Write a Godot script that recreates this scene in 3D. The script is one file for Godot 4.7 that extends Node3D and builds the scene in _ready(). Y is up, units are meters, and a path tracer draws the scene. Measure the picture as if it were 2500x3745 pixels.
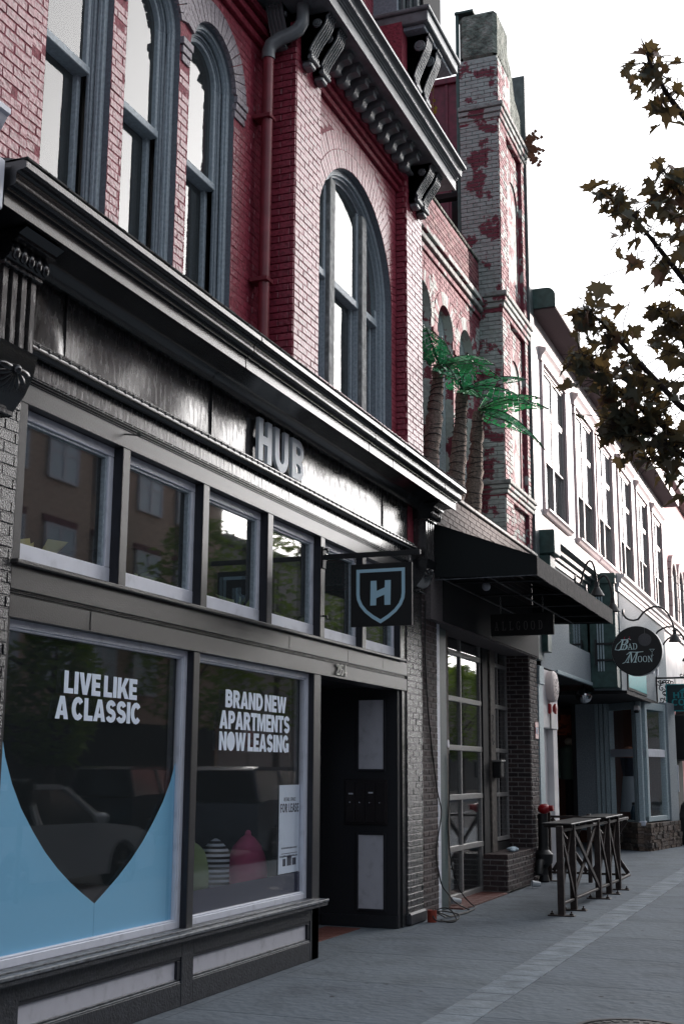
extends Node3D

const EYE := Vector3(4.3424, 1.6, 0.0)
const TURN := Vector3(0.20178, 0.37195, 0.00605)
const UX := Vector3(1, 0, 0)
const UY := Vector3(0, 1, 0)
const US := Vector3(0, 0, -1)
const STREET := Basis(Vector3(0, 0, -1), Vector3(0, 1, 0), Vector3(1, 0, 0))

var M := {}
var rng := RandomNumberGenerator.new()
var taken := {}
var brick_meshes := {}


class MB:
	var v := PackedVector3Array()
	var n := PackedVector3Array()
	var xf := Transform3D()

	func tri(a: Vector3, b: Vector3, c: Vector3, na: Vector3, nb: Vector3, nc: Vector3) -> void:
		if (b - a).cross(c - a).dot(na + nb + nc) > 0.0:
			var t := b; b = c; c = t
			t = nb; nb = nc; nc = t
		v.append(xf * a); v.append(xf * b); v.append(xf * c)
		var k := xf.basis
		n.append((k * na).normalized()); n.append((k * nb).normalized()); n.append((k * nc).normalized())

	func flat(p: Array, hint: Vector3) -> void:
		var nn: Vector3 = (p[1] - p[0]).cross(p[2] - p[0])
		if nn.length() < 1e-12 and p.size() > 3:
			nn = (p[2] - p[0]).cross(p[3] - p[0])
		nn = nn.normalized()
		if nn.dot(hint) < 0.0:
			nn = -nn
		for i in range(1, p.size() - 1):
			tri(p[0], p[i], p[i + 1], nn, nn, nn)

	func box(a: Vector3, b: Vector3, bev := 0.0) -> void:
		var c := (a + b) * 0.5
		var h := (b - a).abs() * 0.5
		var k := minf(bev, minf(h.x, minf(h.y, h.z)) * 0.6)
		for ax in 3:
			var e := (ax + 1) % 3
			var f := (ax + 2) % 3
			for sg in [-1.0, 1.0]:
				var q := []
				for w in [[-1, -1], [1, -1], [1, 1], [-1, 1]]:
					var p := Vector3()
					p[ax] = sg * h[ax]
					p[e] = w[0] * (h[e] - k)
					p[f] = w[1] * (h[f] - k)
					q.append(c + p)
				var hint := Vector3()
				hint[ax] = sg
				flat(q, hint)
			if k > 0.0:
				for s1 in [-1.0, 1.0]:
					for s2 in [-1.0, 1.0]:
						var q := []
						for w in [[-1, 0], [1, 0], [1, 1], [-1, 1]]:
							var p := Vector3()
							p[ax] = w[0] * (h[ax] - k)
							p[e] = s1 * (h[e] - (k if w[1] == 1 else 0.0))
							p[f] = s2 * (h[f] - (0.0 if w[1] == 1 else k))
							q.append(c + p)
						var hint := Vector3()
						hint[e] = s1
						hint[f] = s2
						flat(q, hint)

	# a polygon (counted in u and w) pushed along e; corners flatter than «soft» degrees are shaded smooth
	func prism(poly: PackedVector2Array, o: Vector3, u: Vector3, w: Vector3, e: Vector3, soft := 0.0, caps := true) -> void:
		var m := poly.size()
		var area := 0.0
		for i in m:
			area += poly[i].cross(poly[(i + 1) % m])
		var en := []
		for i in m:
			var d := poly[(i + 1) % m] - poly[i]
			var q := Vector2(d.y, -d.x).normalized() * (1.0 if area > 0 else -1.0)
			en.append((u * q.x + w * q.y).normalized())
		for i in m:
			var j := (i + 1) % m
			var a := o + u * poly[i].x + w * poly[i].y
			var b := o + u * poly[j].x + w * poly[j].y
			var n0: Vector3 = en[i]
			var n1: Vector3 = en[i]
			if soft > 0.0:
				var lim := cos(deg_to_rad(soft))
				var pr: Vector3 = en[(i + m - 1) % m]
				var nx: Vector3 = en[j]
				if pr.dot(en[i]) > lim:
					n0 = (pr + n0).normalized()
				if nx.dot(en[i]) > lim:
					n1 = (nx + n1).normalized()
			tri(a, b, b + e, n0, n1, n1)
			tri(a, b + e, a + e, n0, n1, n0)
		if caps:
			var t := Geometry2D.triangulate_polygon(poly)
			var en_ := e.normalized()
			for i in range(0, t.size(), 3):
				var q := []
				for k in 3:
					q.append(o + u * poly[t[i + k]].x + w * poly[t[i + k]].y)
				tri(q[0], q[1], q[2], -en_, -en_, -en_)
				tri(q[0] + e, q[1] + e, q[2] + e, en_, en_, en_)

	func tube(path: Array, r, seg := 6, caps := true) -> void:
		var rings := []
		var nor := []
		var up := Vector3(0.13, 0.97, 0.21)
		for i in path.size():
			var d: Vector3 = (path[mini(i + 1, path.size() - 1)] - path[maxi(i - 1, 0)]).normalized()
			var a := up - d * up.dot(d)
			if a.length() < 0.05:
				a = Vector3(1, 0.1, 0.2) - d * Vector3(1, 0.1, 0.2).dot(d)
			a = a.normalized()
			up = a
			var b := d.cross(a)
			var rr: float = r[i] if r is Array else r
			var ring := []
			var nn := []
			for k in seg:
				var t := TAU * k / seg
				var q := a * cos(t) + b * sin(t)
				nn.append(q)
				ring.append(path[i] + q * rr)
			rings.append(ring)
			nor.append(nn)
		for i in path.size() - 1:
			for k in seg:
				var l := (k + 1) % seg
				tri(rings[i][k], rings[i][l], rings[i + 1][l], nor[i][k], nor[i][l], nor[i + 1][l])
				tri(rings[i][k], rings[i + 1][l], rings[i + 1][k], nor[i][k], nor[i + 1][l], nor[i + 1][k])
		if caps:
			flat(rings[0], path[0] - path[1])
			flat(rings[-1], path[-1] - path[-2])

	# profile of (radius, height) turned round «axis»
	func lathe(prof: Array, o: Vector3, axis := Vector3(0, 1, 0), seg := 16, sx := 1.0) -> void:
		axis = axis.normalized()
		var a := axis.cross(Vector3(0.3, 0.2, 0.9)).normalized()
		var b := axis.cross(a)
		for i in prof.size() - 1:
			var p: Vector2 = prof[i]
			var q: Vector2 = prof[i + 1]
			var d := (q - p).normalized()
			for k in seg:
				var t0 := TAU * k / seg
				var t1 := TAU * (k + 1) / seg
				var c0 := a * cos(t0) * sx + b * sin(t0)
				var c1 := a * cos(t1) * sx + b * sin(t1)
				var n0 := (c0 * d.y - axis * d.x)
				var n1 := (c1 * d.y - axis * d.x)
				var A := o + c0 * p.x + axis * p.y
				var B := o + c1 * p.x + axis * p.y
				var C := o + c1 * q.x + axis * q.y
				var D := o + c0 * q.x + axis * q.y
				if p.x > 1e-5:
					tri(A, B, C, n0, n1, n1)
				if q.x > 1e-5:
					tri(A, C, D, n0, n1, n0)

	func ball(o: Vector3, r: Vector3, seg := 10, rows := 6) -> void:
		for i in rows:
			var f0 := PI * i / rows - PI / 2
			var f1 := PI * (i + 1) / rows - PI / 2
			for k in seg:
				var t0 := TAU * k / seg
				var t1 := TAU * (k + 1) / seg
				var p := [Vector3(cos(f0) * cos(t0), sin(f0), cos(f0) * sin(t0)), Vector3(cos(f0) * cos(t1), sin(f0), cos(f0) * sin(t1)), Vector3(cos(f1) * cos(t1), sin(f1), cos(f1) * sin(t1)), Vector3(cos(f1) * cos(t0), sin(f1), cos(f1) * sin(t0))]
				var q := []
				var m := []
				for w in p:
					q.append(o + w * r)
					m.append((w / r).normalized())
				if i > 0:
					tri(q[0], q[1], q[2], m[0], m[1], m[2])
				if i < rows - 1:
					tri(q[0], q[2], q[3], m[0], m[2], m[3])

	func mesh() -> ArrayMesh:
		var a := []
		a.resize(Mesh.ARRAY_MAX)
		a[Mesh.ARRAY_VERTEX] = v
		a[Mesh.ARRAY_NORMAL] = n
		var am := ArrayMesh.new()
		am.add_surface_from_arrays(Mesh.PRIMITIVE_TRIANGLES, a)
		return am


func P(x: float, y: float, s: float) -> Vector3:
	return Vector3(x, y, -s)


func numbered(called: String) -> String:
	var k: int = taken.get(called, 0)
	taken[called] = k + 1
	return called if k == 0 else "%s_%03d" % [called, k]


func origin_of(p: Node) -> Vector3:
	var o := Vector3()
	while p != self and p != null:
		o += (p as Node3D).position
		p = p.get_parent()
	return o


# one named mesh, its vertices given in the place's own metres
func part(called: String, mb: MB, mat: Material, parent: Node3D = self) -> MeshInstance3D:
	var m := MeshInstance3D.new()
	m.name = numbered(called) if parent == self else called
	m.mesh = mb.mesh()
	m.material_override = mat
	parent.add_child(m, true)
	m.position = -origin_of(parent)
	return m


func thing(called: String, label: String, category: String, at := Vector3(), group := "") -> Node3D:
	var o := Node3D.new()
	o.name = numbered(called)
	add_child(o)
	o.position = at
	tag(o, label, category, group)
	return o


func tag(o: Node, label: String, category: String, group := "") -> void:
	o.set_meta("label", label)
	o.set_meta("category", category)
	if group:
		o.set_meta("group", group)


func structure(called: String) -> Node3D:
	var o := Node3D.new()
	o.name = numbered(called)
	add_child(o)
	o.set_meta("kind", "structure")
	return o


func bx(called: String, parent: Node3D, mat: Material, x0: float, x1: float, y0: float, y1: float, s0: float, s1: float, bev := 0.004) -> MeshInstance3D:
	var b := MB.new()
	b.box(P(x0, y0, s0), P(x1, y1, s1), bev)
	return part(called, b, mat, parent)


func poly_part(called: String, parent: Node3D, mat: Material, pts: Array, o: Vector3, u: Vector3, w: Vector3, e: Vector3, soft := 0.0) -> MeshInstance3D:
	var b := MB.new()
	b.prism(PackedVector2Array(pts), o, u, w, e, soft)
	return part(called, b, mat, parent)


func lettering(called: String, parent: Node3D, mat: Material, text: String, base: Basis, at: Vector3, width: float, height: float, depth := 0.004, font := "Droid Sans", weight := 700, heavy := 0.0, tight := 0) -> MeshInstance3D:
	var f := SystemFont.new()
	f.font_names = PackedStringArray([font])
	f.font_weight = weight
	var t := TextMesh.new()
	t.font = f
	if heavy > 0.0 or tight != 0:
		var fv := FontVariation.new()
		fv.base_font = f
		fv.variation_embolden = heavy
		fv.spacing_glyph = tight
		t.font = fv
	t.text = text
	t.font_size = 64
	t.pixel_size = 0.01
	t.depth = 0.02
	t.horizontal_alignment = HORIZONTAL_ALIGNMENT_LEFT
	var bb := t.get_aabb()
	var m := MeshInstance3D.new()
	m.name = called if parent != self else numbered(called)
	m.mesh = t
	m.material_override = mat
	parent.add_child(m, true)
	var sx := width / maxf(bb.size.x, 0.001)
	var sy := height / maxf(bb.size.y, 0.001) if height > 0.0 else sx
	var b := Basis(base.x * sx, base.y * sy, base.z * (depth / 0.02))
	m.transform = Transform3D(b, at - origin_of(parent) - b * Vector3(bb.position.x, bb.position.y, bb.position.z))
	return m


func noise(seed_: int, freq: float, oct := 4, size := 512, ramp: Gradient = null, kind := FastNoiseLite.TYPE_SIMPLEX_SMOOTH) -> NoiseTexture2D:
	var f := FastNoiseLite.new()
	f.seed = seed_
	f.frequency = freq
	f.noise_type = kind
	f.fractal_octaves = oct
	var t := NoiseTexture2D.new()
	t.width = size
	t.height = size
	t.seamless = true
	t.noise = f
	if ramp:
		t.color_ramp = ramp
	return t


func ramp(stops: Array, hard := false) -> Gradient:
	var g := Gradient.new()
	var o := PackedFloat32Array()
	var c := PackedColorArray()
	for s in stops:
		o.append(s[0])
		c.append(s[1])
	g.offsets = o
	g.colors = c
	if hard:
		g.interpolation_mode = Gradient.GRADIENT_INTERPOLATE_CONSTANT
	return g


func bump(seed_: int, freq: float, strength: float, size := 512, oct := 4) -> NoiseTexture2D:
	var t := noise(seed_, freq, oct, size)
	t.as_normal_map = true
	t.bump_strength = strength
	return t


func rgb(r: int, g: int, b: int) -> Color:
	return Color(r / 255.0, g / 255.0, b / 255.0)


func mat(c: Color, rough: float, tex: Texture2D = null, nrm: Texture2D = null, scale := 1.0, nscale := 1.0, metal := 0.0) -> StandardMaterial3D:
	var m := StandardMaterial3D.new()
	m.albedo_color = c
	m.roughness = rough
	m.metallic = metal
	if tex:
		m.albedo_texture = tex
	if nrm:
		m.normal_enabled = true
		m.normal_texture = nrm
		m.normal_scale = nscale
	if tex or nrm:
		m.uv1_triplanar = true
		m.uv1_world_triplanar = true
		m.uv1_scale = Vector3.ONE * scale
	return m


func pane_mat(a := 0.06, tint := Color(0.75, 0.82, 0.85)) -> StandardMaterial3D:
	var m := StandardMaterial3D.new()
	m.albedo_color = Color(tint.r, tint.g, tint.b, a)
	m.transparency = BaseMaterial3D.TRANSPARENCY_ALPHA
	m.roughness = 0.02
	m.metallic_specular = 0.6
	return m


# distance from the camera if the point is in (or just outside) its picture, else -1
func seen(p: Vector3, margin := 1.05) -> float:
	var q := (Basis.from_euler(TURN).inverse()) * (p - EYE)
	if q.z > -0.3:
		return -1.0
	var h := tan(deg_to_rad(22.11)) * margin
	if absf(q.y / -q.z) > h or absf(q.x / -q.z) > h * 0.667:
		return -1.0
	return -q.z


# items: [Transform3D, length]; the nearest «most» become meshes of their own, the others one MultiMesh
func lay_bricks(parent: Node3D, called: String, items: Array, mats: Array, most: int, depth := 0.03, course := 0.0677, length := 0.203, gap := 0.009) -> void:
	var key := "%f %f %f %f" % [depth, course, length, gap]
	if not brick_meshes.has(key):
		var var_ := []
		for k in 3:
			var b := MB.new()
			var h := Vector3(depth, course - gap + 0.0005, length - gap) * 0.5
			b.box(-h, h, 0.0025 + 0.001 * k)
			for i in b.v.size():
				var w := b.v[i]
				b.v[i] = w + Vector3(0.0012 * sin(w.z * 40.0 + k * 2.0), 0.0009 * sin(w.z * 31.0 + k), 0.0)
			var_.append(b.mesh())
		brick_meshes[key] = var_
	var meshes: Array = brick_meshes[key]
	var near := []
	var rest := []
	for it in items:
		var d := seen(it.origin, 1.01)
		if d > 0:
			near.append([d, it])
		else:
			rest.append(it)
	near.sort_custom(func(a, b): return a[0] < b[0])
	var o := origin_of(parent)
	for i in near.size():
		var t: Transform3D = near[i][1]
		if i < most:
			var m := MeshInstance3D.new()
			m.name = called
			m.mesh = meshes[rng.randi() % 3]
			m.material_override = mats[rng.randi() % mats.size()]
			parent.add_child(m, true)
			m.transform = Transform3D(t.basis, t.origin - o)
		else:
			rest.append(t)
	var lots := []
	for k in mats.size():
		lots.append([])
	for t in rest:
		lots[rng.randi() % mats.size()].append(t)
	for k in mats.size():
		if lots[k].size() == 0:
			continue
		var mm := MultiMesh.new()
		mm.transform_format = MultiMesh.TRANSFORM_3D
		mm.mesh = meshes[k % 3]
		mm.instance_count = lots[k].size()
		for i in lots[k].size():
			var t: Transform3D = lots[k][i]
			mm.set_instance_transform(i, Transform3D(t.basis, t.origin - o))
		var mi := MultiMeshInstance3D.new()
		mi.name = called + "work"
		mi.multimesh = mm
		mi.material_override = mats[k]
		mi.set_meta("kind", "stuff")
		parent.add_child(mi, true)


# running bond on a face x = const (along = "s") or s = const (along = "x"); skip(a0, a1, y0, y1) leaves a brick out
func bond(out: Array, along: String, at: float, a0: float, a1: float, y0: float, y1: float, skip = null, course := 0.0677, length := 0.203, shift := 0.0) -> void:
	var rows := int(floor((y1 - y0) / course + 0.01))
	for r in rows:
		var y := y0 + (r + 0.5) * course
		var a := a0 - (length * 0.5 if r % 2 else 0.0) - shift
		while a < a1 - 0.03:
			var b := minf(a + length, a1)
			var c := maxf(a, a0)
			if b - c > 0.035 and (skip == null or not skip.call(c, b, y - course * 0.5, y + course * 0.5)):
				var sc := ((b - c) - 0.009) / (length - 0.009)
				var jit := 0.0012 * rng.randfn()
				if along == "s":
					out.append(Transform3D(Basis(Vector3(1, 0, 0), Vector3(0, 1, 0), Vector3(0, 0, sc)), P(at + jit, y, (b + c) * 0.5)))
				else:
					out.append(Transform3D(Basis(Vector3(0, 0, 1), Vector3(0, 1, 0), Vector3(-sc, 0, 0)), P((b + c) * 0.5, y, at - jit)))
			a += length


# openings: {s0, s1, y0, sp, r} (arched: top is a half ellipse of height r above sp)
func top_at(o: Dictionary, s: float) -> float:
	if o.r <= 0.0:
		return o.sp
	var a: float = (o.s1 - o.s0) * 0.5
	var t: float = clampf((s - (o.s0 + o.s1) * 0.5) / a, -1.0, 1.0)
	return o.sp + o.r * sqrt(1.0 - t * t)


func wall_face(mb: MB, x: float, s0: float, s1: float, y0: float, y1: float, ops: Array) -> void:
	var cuts := [s0, s1]
	for o in ops:
		cuts.append(o.s0)
		cuts.append(o.s1)
		if o.r > 0.0:
			for k in range(1, 20):
				cuts.append((o.s0 + o.s1) * 0.5 - cos(PI * k / 20.0) * (o.s1 - o.s0) * 0.5)
	cuts.sort()
	for i in cuts.size() - 1:
		var a: float = cuts[i]
		var b: float = cuts[i + 1]
		if b - a < 1e-5 or a < s0 - 1e-6 or b > s1 + 1e-6:
			continue
		var mid := (a + b) * 0.5
		var la := y0
		var lb := y0
		var here := ops.filter(func(o): return o.s0 < mid and o.s1 > mid)
		here.sort_custom(func(p, q): return p.y0 < q.y0)
		for o in here:
			if o.y0 > minf(la, lb) + 1e-5:
				mb.flat([P(x, la, a), P(x, lb, b), P(x, o.y0, b), P(x, o.y0, a)], UX)
			la = top_at(o, a)
			lb = top_at(o, b)
		mb.flat([P(x, la, a), P(x, lb, b), P(x, y1, b), P(x, y1, a)], UX)


func reveal(mb: MB, x0: float, x1: float, o: Dictionary) -> void:
	mb.flat([P(x0, o.y0, o.s0), P(x1, o.y0, o.s0), P(x1, o.sp, o.s0), P(x0, o.sp, o.s0)], US)
	mb.flat([P(x0, o.y0, o.s1), P(x1, o.y0, o.s1), P(x1, o.sp, o.s1), P(x0, o.sp, o.s1)], -US)
	mb.flat([P(x0, o.y0, o.s0), P(x1, o.y0, o.s0), P(x1, o.y0, o.s1), P(x0, o.y0, o.s1)], UY)
	var k := 24 if o.r > 0.0 else 1
	var c: float = (o.s0 + o.s1) * 0.5
	for i in k:
		var a: float = c - cos(PI * i / k) * (o.s1 - o.s0) * 0.5
		var b: float = c - cos(PI * (i + 1) / k) * (o.s1 - o.s0) * 0.5
		mb.flat([P(x0, top_at(o, a), a), P(x1, top_at(o, a), a), P(x1, top_at(o, b), b), P(x0, top_at(o, b), b)], P(0, o.sp, c) - P(0, top_at(o, (a + b) * 0.5), (a + b) * 0.5))


# an arched (or square) frame of width w between x0 (back) and x1 (front), filling the opening's edge
func arch_frame(mb: MB, x0: float, x1: float, o: Dictionary, w: float, sill := true) -> void:
	mb.box(P(x0, o.y0, o.s0), P(x1, o.sp, o.s0 + w), 0.004)
	mb.box(P(x0, o.y0, o.s1 - w), P(x1, o.sp, o.s1), 0.004)
	if sill:
		mb.box(P(x0, o.y0, o.s0 + w), P(x1, o.y0 + w, o.s1 - w), 0.004)
	if o.r > 0.0:
		var poly := PackedVector2Array()
		var c: float = (o.s0 + o.s1) * 0.5
		var a: float = (o.s1 - o.s0) * 0.5
		for i in 25:
			var t := PI * i / 24.0
			poly.append(Vector2(c + cos(t) * a, o.sp + sin(t) * o.r))
		for i in 25:
			var t := PI * (24 - i) / 24.0
			poly.append(Vector2(c + cos(t) * (a - w), o.sp + sin(t) * (o.r - w)))
		mb.prism(poly, Vector3(x0, 0, 0), US, UY, Vector3(x1 - x0, 0, 0), 30.0)
	else:
		mb.box(P(x0, o.sp - w, o.s0 + w), P(x1, o.sp, o.s1 - w), 0.004)


func inset(o: Dictionary, w: float) -> Dictionary:
	return {"s0": o.s0 + w, "s1": o.s1 - w, "y0": o.y0 + w, "sp": o.sp if o.r > 0.0 else o.sp - w, "r": maxf(0.0, o.r - w) if o.r > 0.0 else 0.0}


func glass_in(mb: MB, x: float, o: Dictionary, lean := 0.0) -> void:
	var poly := [P(x, o.y0, o.s0), P(x, o.y0, o.s1), P(x, o.sp, o.s1)]
	if o.r > 0.0:
		var c: float = (o.s0 + o.s1) * 0.5
		var a: float = (o.s1 - o.s0) * 0.5
		for i in range(1, 24):
			var t := PI * i / 24.0
			poly.append(P(x, o.sp + sin(t) * o.r, c + cos(t) * a))
	poly.append(P(x, o.sp, o.s0))
	mb.flat(poly, UX)


func voussoirs(parent: Node3D, called: String, mats: Array, x0: float, x1: float, cs: float, cy: float, r0: float, r1: float, count: int, skip = null) -> void:
	for i in count:
		var t0 := PI * (i + 0.06) / count
		var t1 := PI * (i + 0.94) / count
		if skip != null and skip.call((t0 + t1) * 0.5):
			continue
		var pts := PackedVector2Array([Vector2(cos(t0), sin(t0)) * r0, Vector2(cos(t0), sin(t0)) * r1, Vector2(cos(t1), sin(t1)) * r1, Vector2(cos(t1), sin(t1)) * r0])
		var b := MB.new()
		b.prism(pts, P(x0, cy, cs), US, UY, Vector3(x1 - x0 + 0.001 * rng.randfn(), 0, 0))
		part(called, b, mats[rng.randi() % mats.size()], parent)


func arc(c: Vector2, r: float, a0: float, a1: float, k: int) -> Array:
	var out := []
	for i in k + 1:
		var t := deg_to_rad(lerpf(a0, a1, float(i) / k))
		out.append(c + Vector2(cos(t), sin(t)) * r)
	return out


func _ready() -> void:
	rng.seed = 4711
	var cam := Camera3D.new()
	cam.name = "camera"
	cam.position = EYE
	cam.rotation = TURN
	cam.fov = 44.22
	cam.near = 0.05
	cam.far = 900.0
	add_child(cam)
	var env := Environment.new()
	env.background_mode = Environment.BG_SKY
	var sun_az := deg_to_rad(31.0)
	var sun_el := deg_to_rad(10.5)
	var to_sun := Vector3(sin(sun_az) * cos(sun_el), sin(sun_el), -cos(sun_az) * cos(sun_el))
	var sm := PanoramaSkyMaterial.new()
	sm.panorama = hazy_sky(to_sun)
	var sky := Sky.new()
	sky.sky_material = sm
	env.sky = sky
	env.tonemap_mode = Environment.TONE_MAPPER_LINEAR
	env.tonemap_exposure = 1.6
	env.sdfgi_enabled = true
	env.ssao_enabled = true
	env.ssil_enabled = true
	var we := WorldEnvironment.new()
	we.name = "sky_environment"
	we.environment = env
	add_child(we)
	var sun := DirectionalLight3D.new()
	sun.name = "sun"
	sun.light_color = Color(1.0, 0.93, 0.90)
	sun.light_energy = 1.5
	sun.light_angular_distance = 2.0
	sun.shadow_enabled = true
	sun.look_at_from_position(Vector3.ZERO, -to_sun, UY)
	add_child(sun)
	materials()
	ground()
	red_building()
	storefront()
	brick_neighbour()
	white_building()
	far_buildings()
	across_the_street()
	maple()
	shop_things()
	signs()
	street_things()


# patches with torn edges, for old paint
func ragged(seed_: int, g: Gradient) -> NoiseTexture2D:
	var t := noise(seed_, 0.009, 6, 1024, g)
	var f: FastNoiseLite = t.noise
	f.fractal_gain = 0.58
	f.domain_warp_enabled = true
	f.domain_warp_amplitude = 26.0
	f.domain_warp_frequency = 0.03
	f.domain_warp_fractal_octaves = 4
	return t


# a hazy evening sky: blue grey overhead, pale low down, brightening evenly round the low sun
func hazy_sky(to_sun: Vector3) -> ImageTexture:
	var im := Image.create(256, 128, false, Image.FORMAT_RGBAF)
	for j in 128:
		var up := PI * (0.5 - (j + 0.5) / 128.0)
		for i in 256:
			var az := TAU * (i + 0.5) / 256.0
			var d := Vector3(sin(az) * cos(up), sin(up), -cos(az) * cos(up))
			var t := rad_to_deg(acos(clampf(d.dot(to_sun), -1, 1)))
			var low := pow(1.0 - clampf(sin(up), 0, 1), 2.5)
			var c := Vector3(0.13, 0.18, 0.24).lerp(Vector3(0.40, 0.43, 0.49), low)
			c += Vector3(1.0, 0.96, 0.93) * (10.0 * exp(-t / 16.0)) + Vector3(1.0, 0.98, 0.98) * (1.5 * exp(-t / 42.0))
			if up < 0:
				c = Vector3(0.16, 0.16, 0.17)
			im.set_pixel(i, j, Color(c.x, c.y, c.z))
	return ImageTexture.create_from_image(im)


func materials() -> void:
	var grey_var := noise(11, 0.012, 4, 512, ramp([[0.0, Color(0.72, 0.72, 0.72)], [1.0, Color(1, 1, 1)]]))
	var fine := noise(12, 0.05, 5, 512, ramp([[0.0, Color(0.78, 0.78, 0.78)], [1.0, Color(1, 1, 1)]]))
	var soft := noise(13, 0.02, 5, 512, ramp([[0.0, Color(0.86, 0.86, 0.86)], [0.4, Color(0.97, 0.97, 0.97)], [1.0, Color(1, 1, 1)]]))
	var rough_n := bump(21, 0.03, 5.0)
	var peel_n := bump(22, 0.06, 8.0)
	var grain := bump(23, 0.02, 3.0)
	var red_var := noise(31, 0.03, 5, 512, ramp([[0.0, Color(0.66, 0.6, 0.62)], [0.5, Color(0.95, 0.95, 0.95)], [1.0, Color(1, 1, 1)]]))
	M.red = []
	for c in [rgb(152, 54, 74), rgb(160, 60, 79), rgb(145, 51, 70), rgb(157, 62, 80)]:
		M.red.append(mat(c, 0.37, red_var, rough_n, 1.3, 0.5))
		M.red[-1].metallic_specular = 0.65
	M.redbase = mat(rgb(146, 52, 70), 0.7, red_var, rough_n, 1.3, 0.6)
	M.redtrim = mat(rgb(148, 53, 71), 0.38, red_var, grain, 0.8, 0.4)
	M.redpipe = mat(rgb(140, 54, 66), 0.42, grey_var, null, 0.6)
	M.ring = mat(rgb(150, 142, 150), 0.5, red_var, rough_n, 1.3, 0.6)
	M.reveal = mat(rgb(124, 132, 142), 0.55, fine, rough_n, 1.2, 0.5)
	M.trim = mat(rgb(172, 186, 196), 0.5, fine, grain, 0.9, 0.4)
	M.trimdark = mat(rgb(146, 158, 168), 0.5, fine, grain, 0.9, 0.4)
	M.metal = mat(rgb(128, 134, 138), 0.36, grey_var, grain, 0.7, 0.3)
	M.weathered = mat(rgb(168, 172, 172), 0.65, noise(41, 0.03, 5, 512, ramp([[0.0, Color(0.55, 0.55, 0.55)], [1.0, Color(1, 1, 1)]])), grain, 0.5, 0.6)
	M.black = mat(rgb(30, 30, 33), 0.25, grey_var, peel_n, 2.6, 0.16)
	M.blackmould = mat(rgb(26, 27, 30), 0.20, grey_var, peel_n, 2.2, 0.12)
	M.blackbrick = []
	for c in [rgb(36, 36, 40), rgb(31, 31, 36), rgb(40, 40, 44)]:
		M.blackbrick.append(mat(c, 0.27, grey_var, peel_n, 2.0, 0.5))
	for m_ in M.blackbrick + [M.black, M.blackmould]:
		m_.metallic_specular = 0.7
	M.frieze = mat(rgb(66, 64, 64), 0.22, noise(51, 0.015, 5, 512, ramp([[0.0, Color(0.55, 0.55, 0.57)], [0.6, Color(0.9, 0.9, 0.9)], [1.0, Color(1, 1, 1)]])), grain, 1.8, 0.12)
	M.frieze.metallic_specular = 0.75
	M.frieze.roughness = 0.4
	M.frieze.roughness_texture = noise(54, 0.02, 5, 512, ramp([[0.0, Color(0.4, 0.4, 0.4)], [0.55, Color(0.55, 0.55, 0.55)], [1.0, Color(1, 1, 1)]]))
	M.frieze.uv1_scale = Vector3(1.8, 0.5, 1.8)
	M.belt = mat(rgb(70, 67, 66), 0.30, fine, peel_n, 2.4, 0.14)
	M.mull = mat(rgb(66, 65, 66), 0.28, fine, peel_n, 2.4, 0.1)
	M.navy = mat(rgb(34, 36, 46), 0.5, grey_var)
	M.bulk = mat(rgb(52, 54, 60), 0.5, noise(52, 0.02, 5, 512, ramp([[0.0, Color(0.7, 0.7, 0.7)], [0.7, Color(1, 1, 1)], [0.97, Color(1, 1, 1)], [1.0, Color(1.6, 1.6, 1.6)]])), peel_n, 1.2, 0.2)
	M.sash = mat(rgb(216, 219, 230), 0.45, soft, null, 0.5)
	M.panel = mat(rgb(204, 203, 211), 0.6, soft, null, 0.6)
	M.sill = mat(rgb(120, 124, 130), 0.45, noise(53, 0.03, 5, 512, ramp([[0.0, Color(0.45, 0.45, 0.45)], [0.5, Color(0.85, 0.85, 0.85)], [1.0, Color(1, 1, 1)]])), grain, 0.8, 0.4)
	M.dark = mat(rgb(26, 26, 28), 0.8)
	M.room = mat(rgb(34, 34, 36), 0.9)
	M.curtain = mat(rgb(190, 198, 210), 0.9)
	M.pane = pane_mat(0.05)
	for q in [[M.pane, 0.05]]:
		q[0].normal_enabled = true
		q[0].normal_texture = bump(81, 0.008, 3.0, 256, 2)
		q[0].normal_scale = q[1]
		q[0].uv1_triplanar = true
		q[0].uv1_world_triplanar = true
		q[0].uv1_scale = Vector3.ONE * 0.8
	M.shoppane = pane_mat(0.03, Color(0.55, 0.6, 0.62))
	M.vinyl = mat(rgb(128, 194, 230), 0.5)
	M.navyvinyl = mat(rgb(30, 34, 62), 0.5)
	M.print = mat(rgb(214, 226, 242), 0.5)
	M.iron = mat(rgb(30, 30, 32), 0.5, grey_var, null, 1.0)
	M.cable = mat(rgb(20, 20, 22), 0.6)
	# the neighbour: maroon paint flaking off pale paint, and the other way round
	var flake := ragged(61, ramp([[0.0, rgb(104, 44, 58)], [0.34, rgb(118, 54, 66)], [0.36, rgb(150, 160, 158)], [0.8, rgb(150, 158, 156)]], true))
	var flake2 := ragged(62, ramp([[0.0, rgb(150, 158, 156)], [0.34, rgb(128, 136, 134)], [0.37, rgb(112, 48, 62)], [0.72, rgb(122, 58, 70)], [0.8, rgb(96, 40, 52)]], true))
	M.flake = mat(Color(1, 1, 1), 0.75, flake, rough_n, 0.2, 0.7)
	M.flakered = mat(Color(1, 1, 1), 0.75, flake2, rough_n, 0.22, 0.7)
	M.pale = mat(rgb(146, 154, 152), 0.75, noise(63, 0.02, 5, 512, ramp([[0.0, Color(0.55, 0.55, 0.55)], [0.5, Color(0.9, 0.9, 0.9)], [1.0, Color(1, 1, 1)]])), rough_n, 0.5, 0.8)
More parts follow.
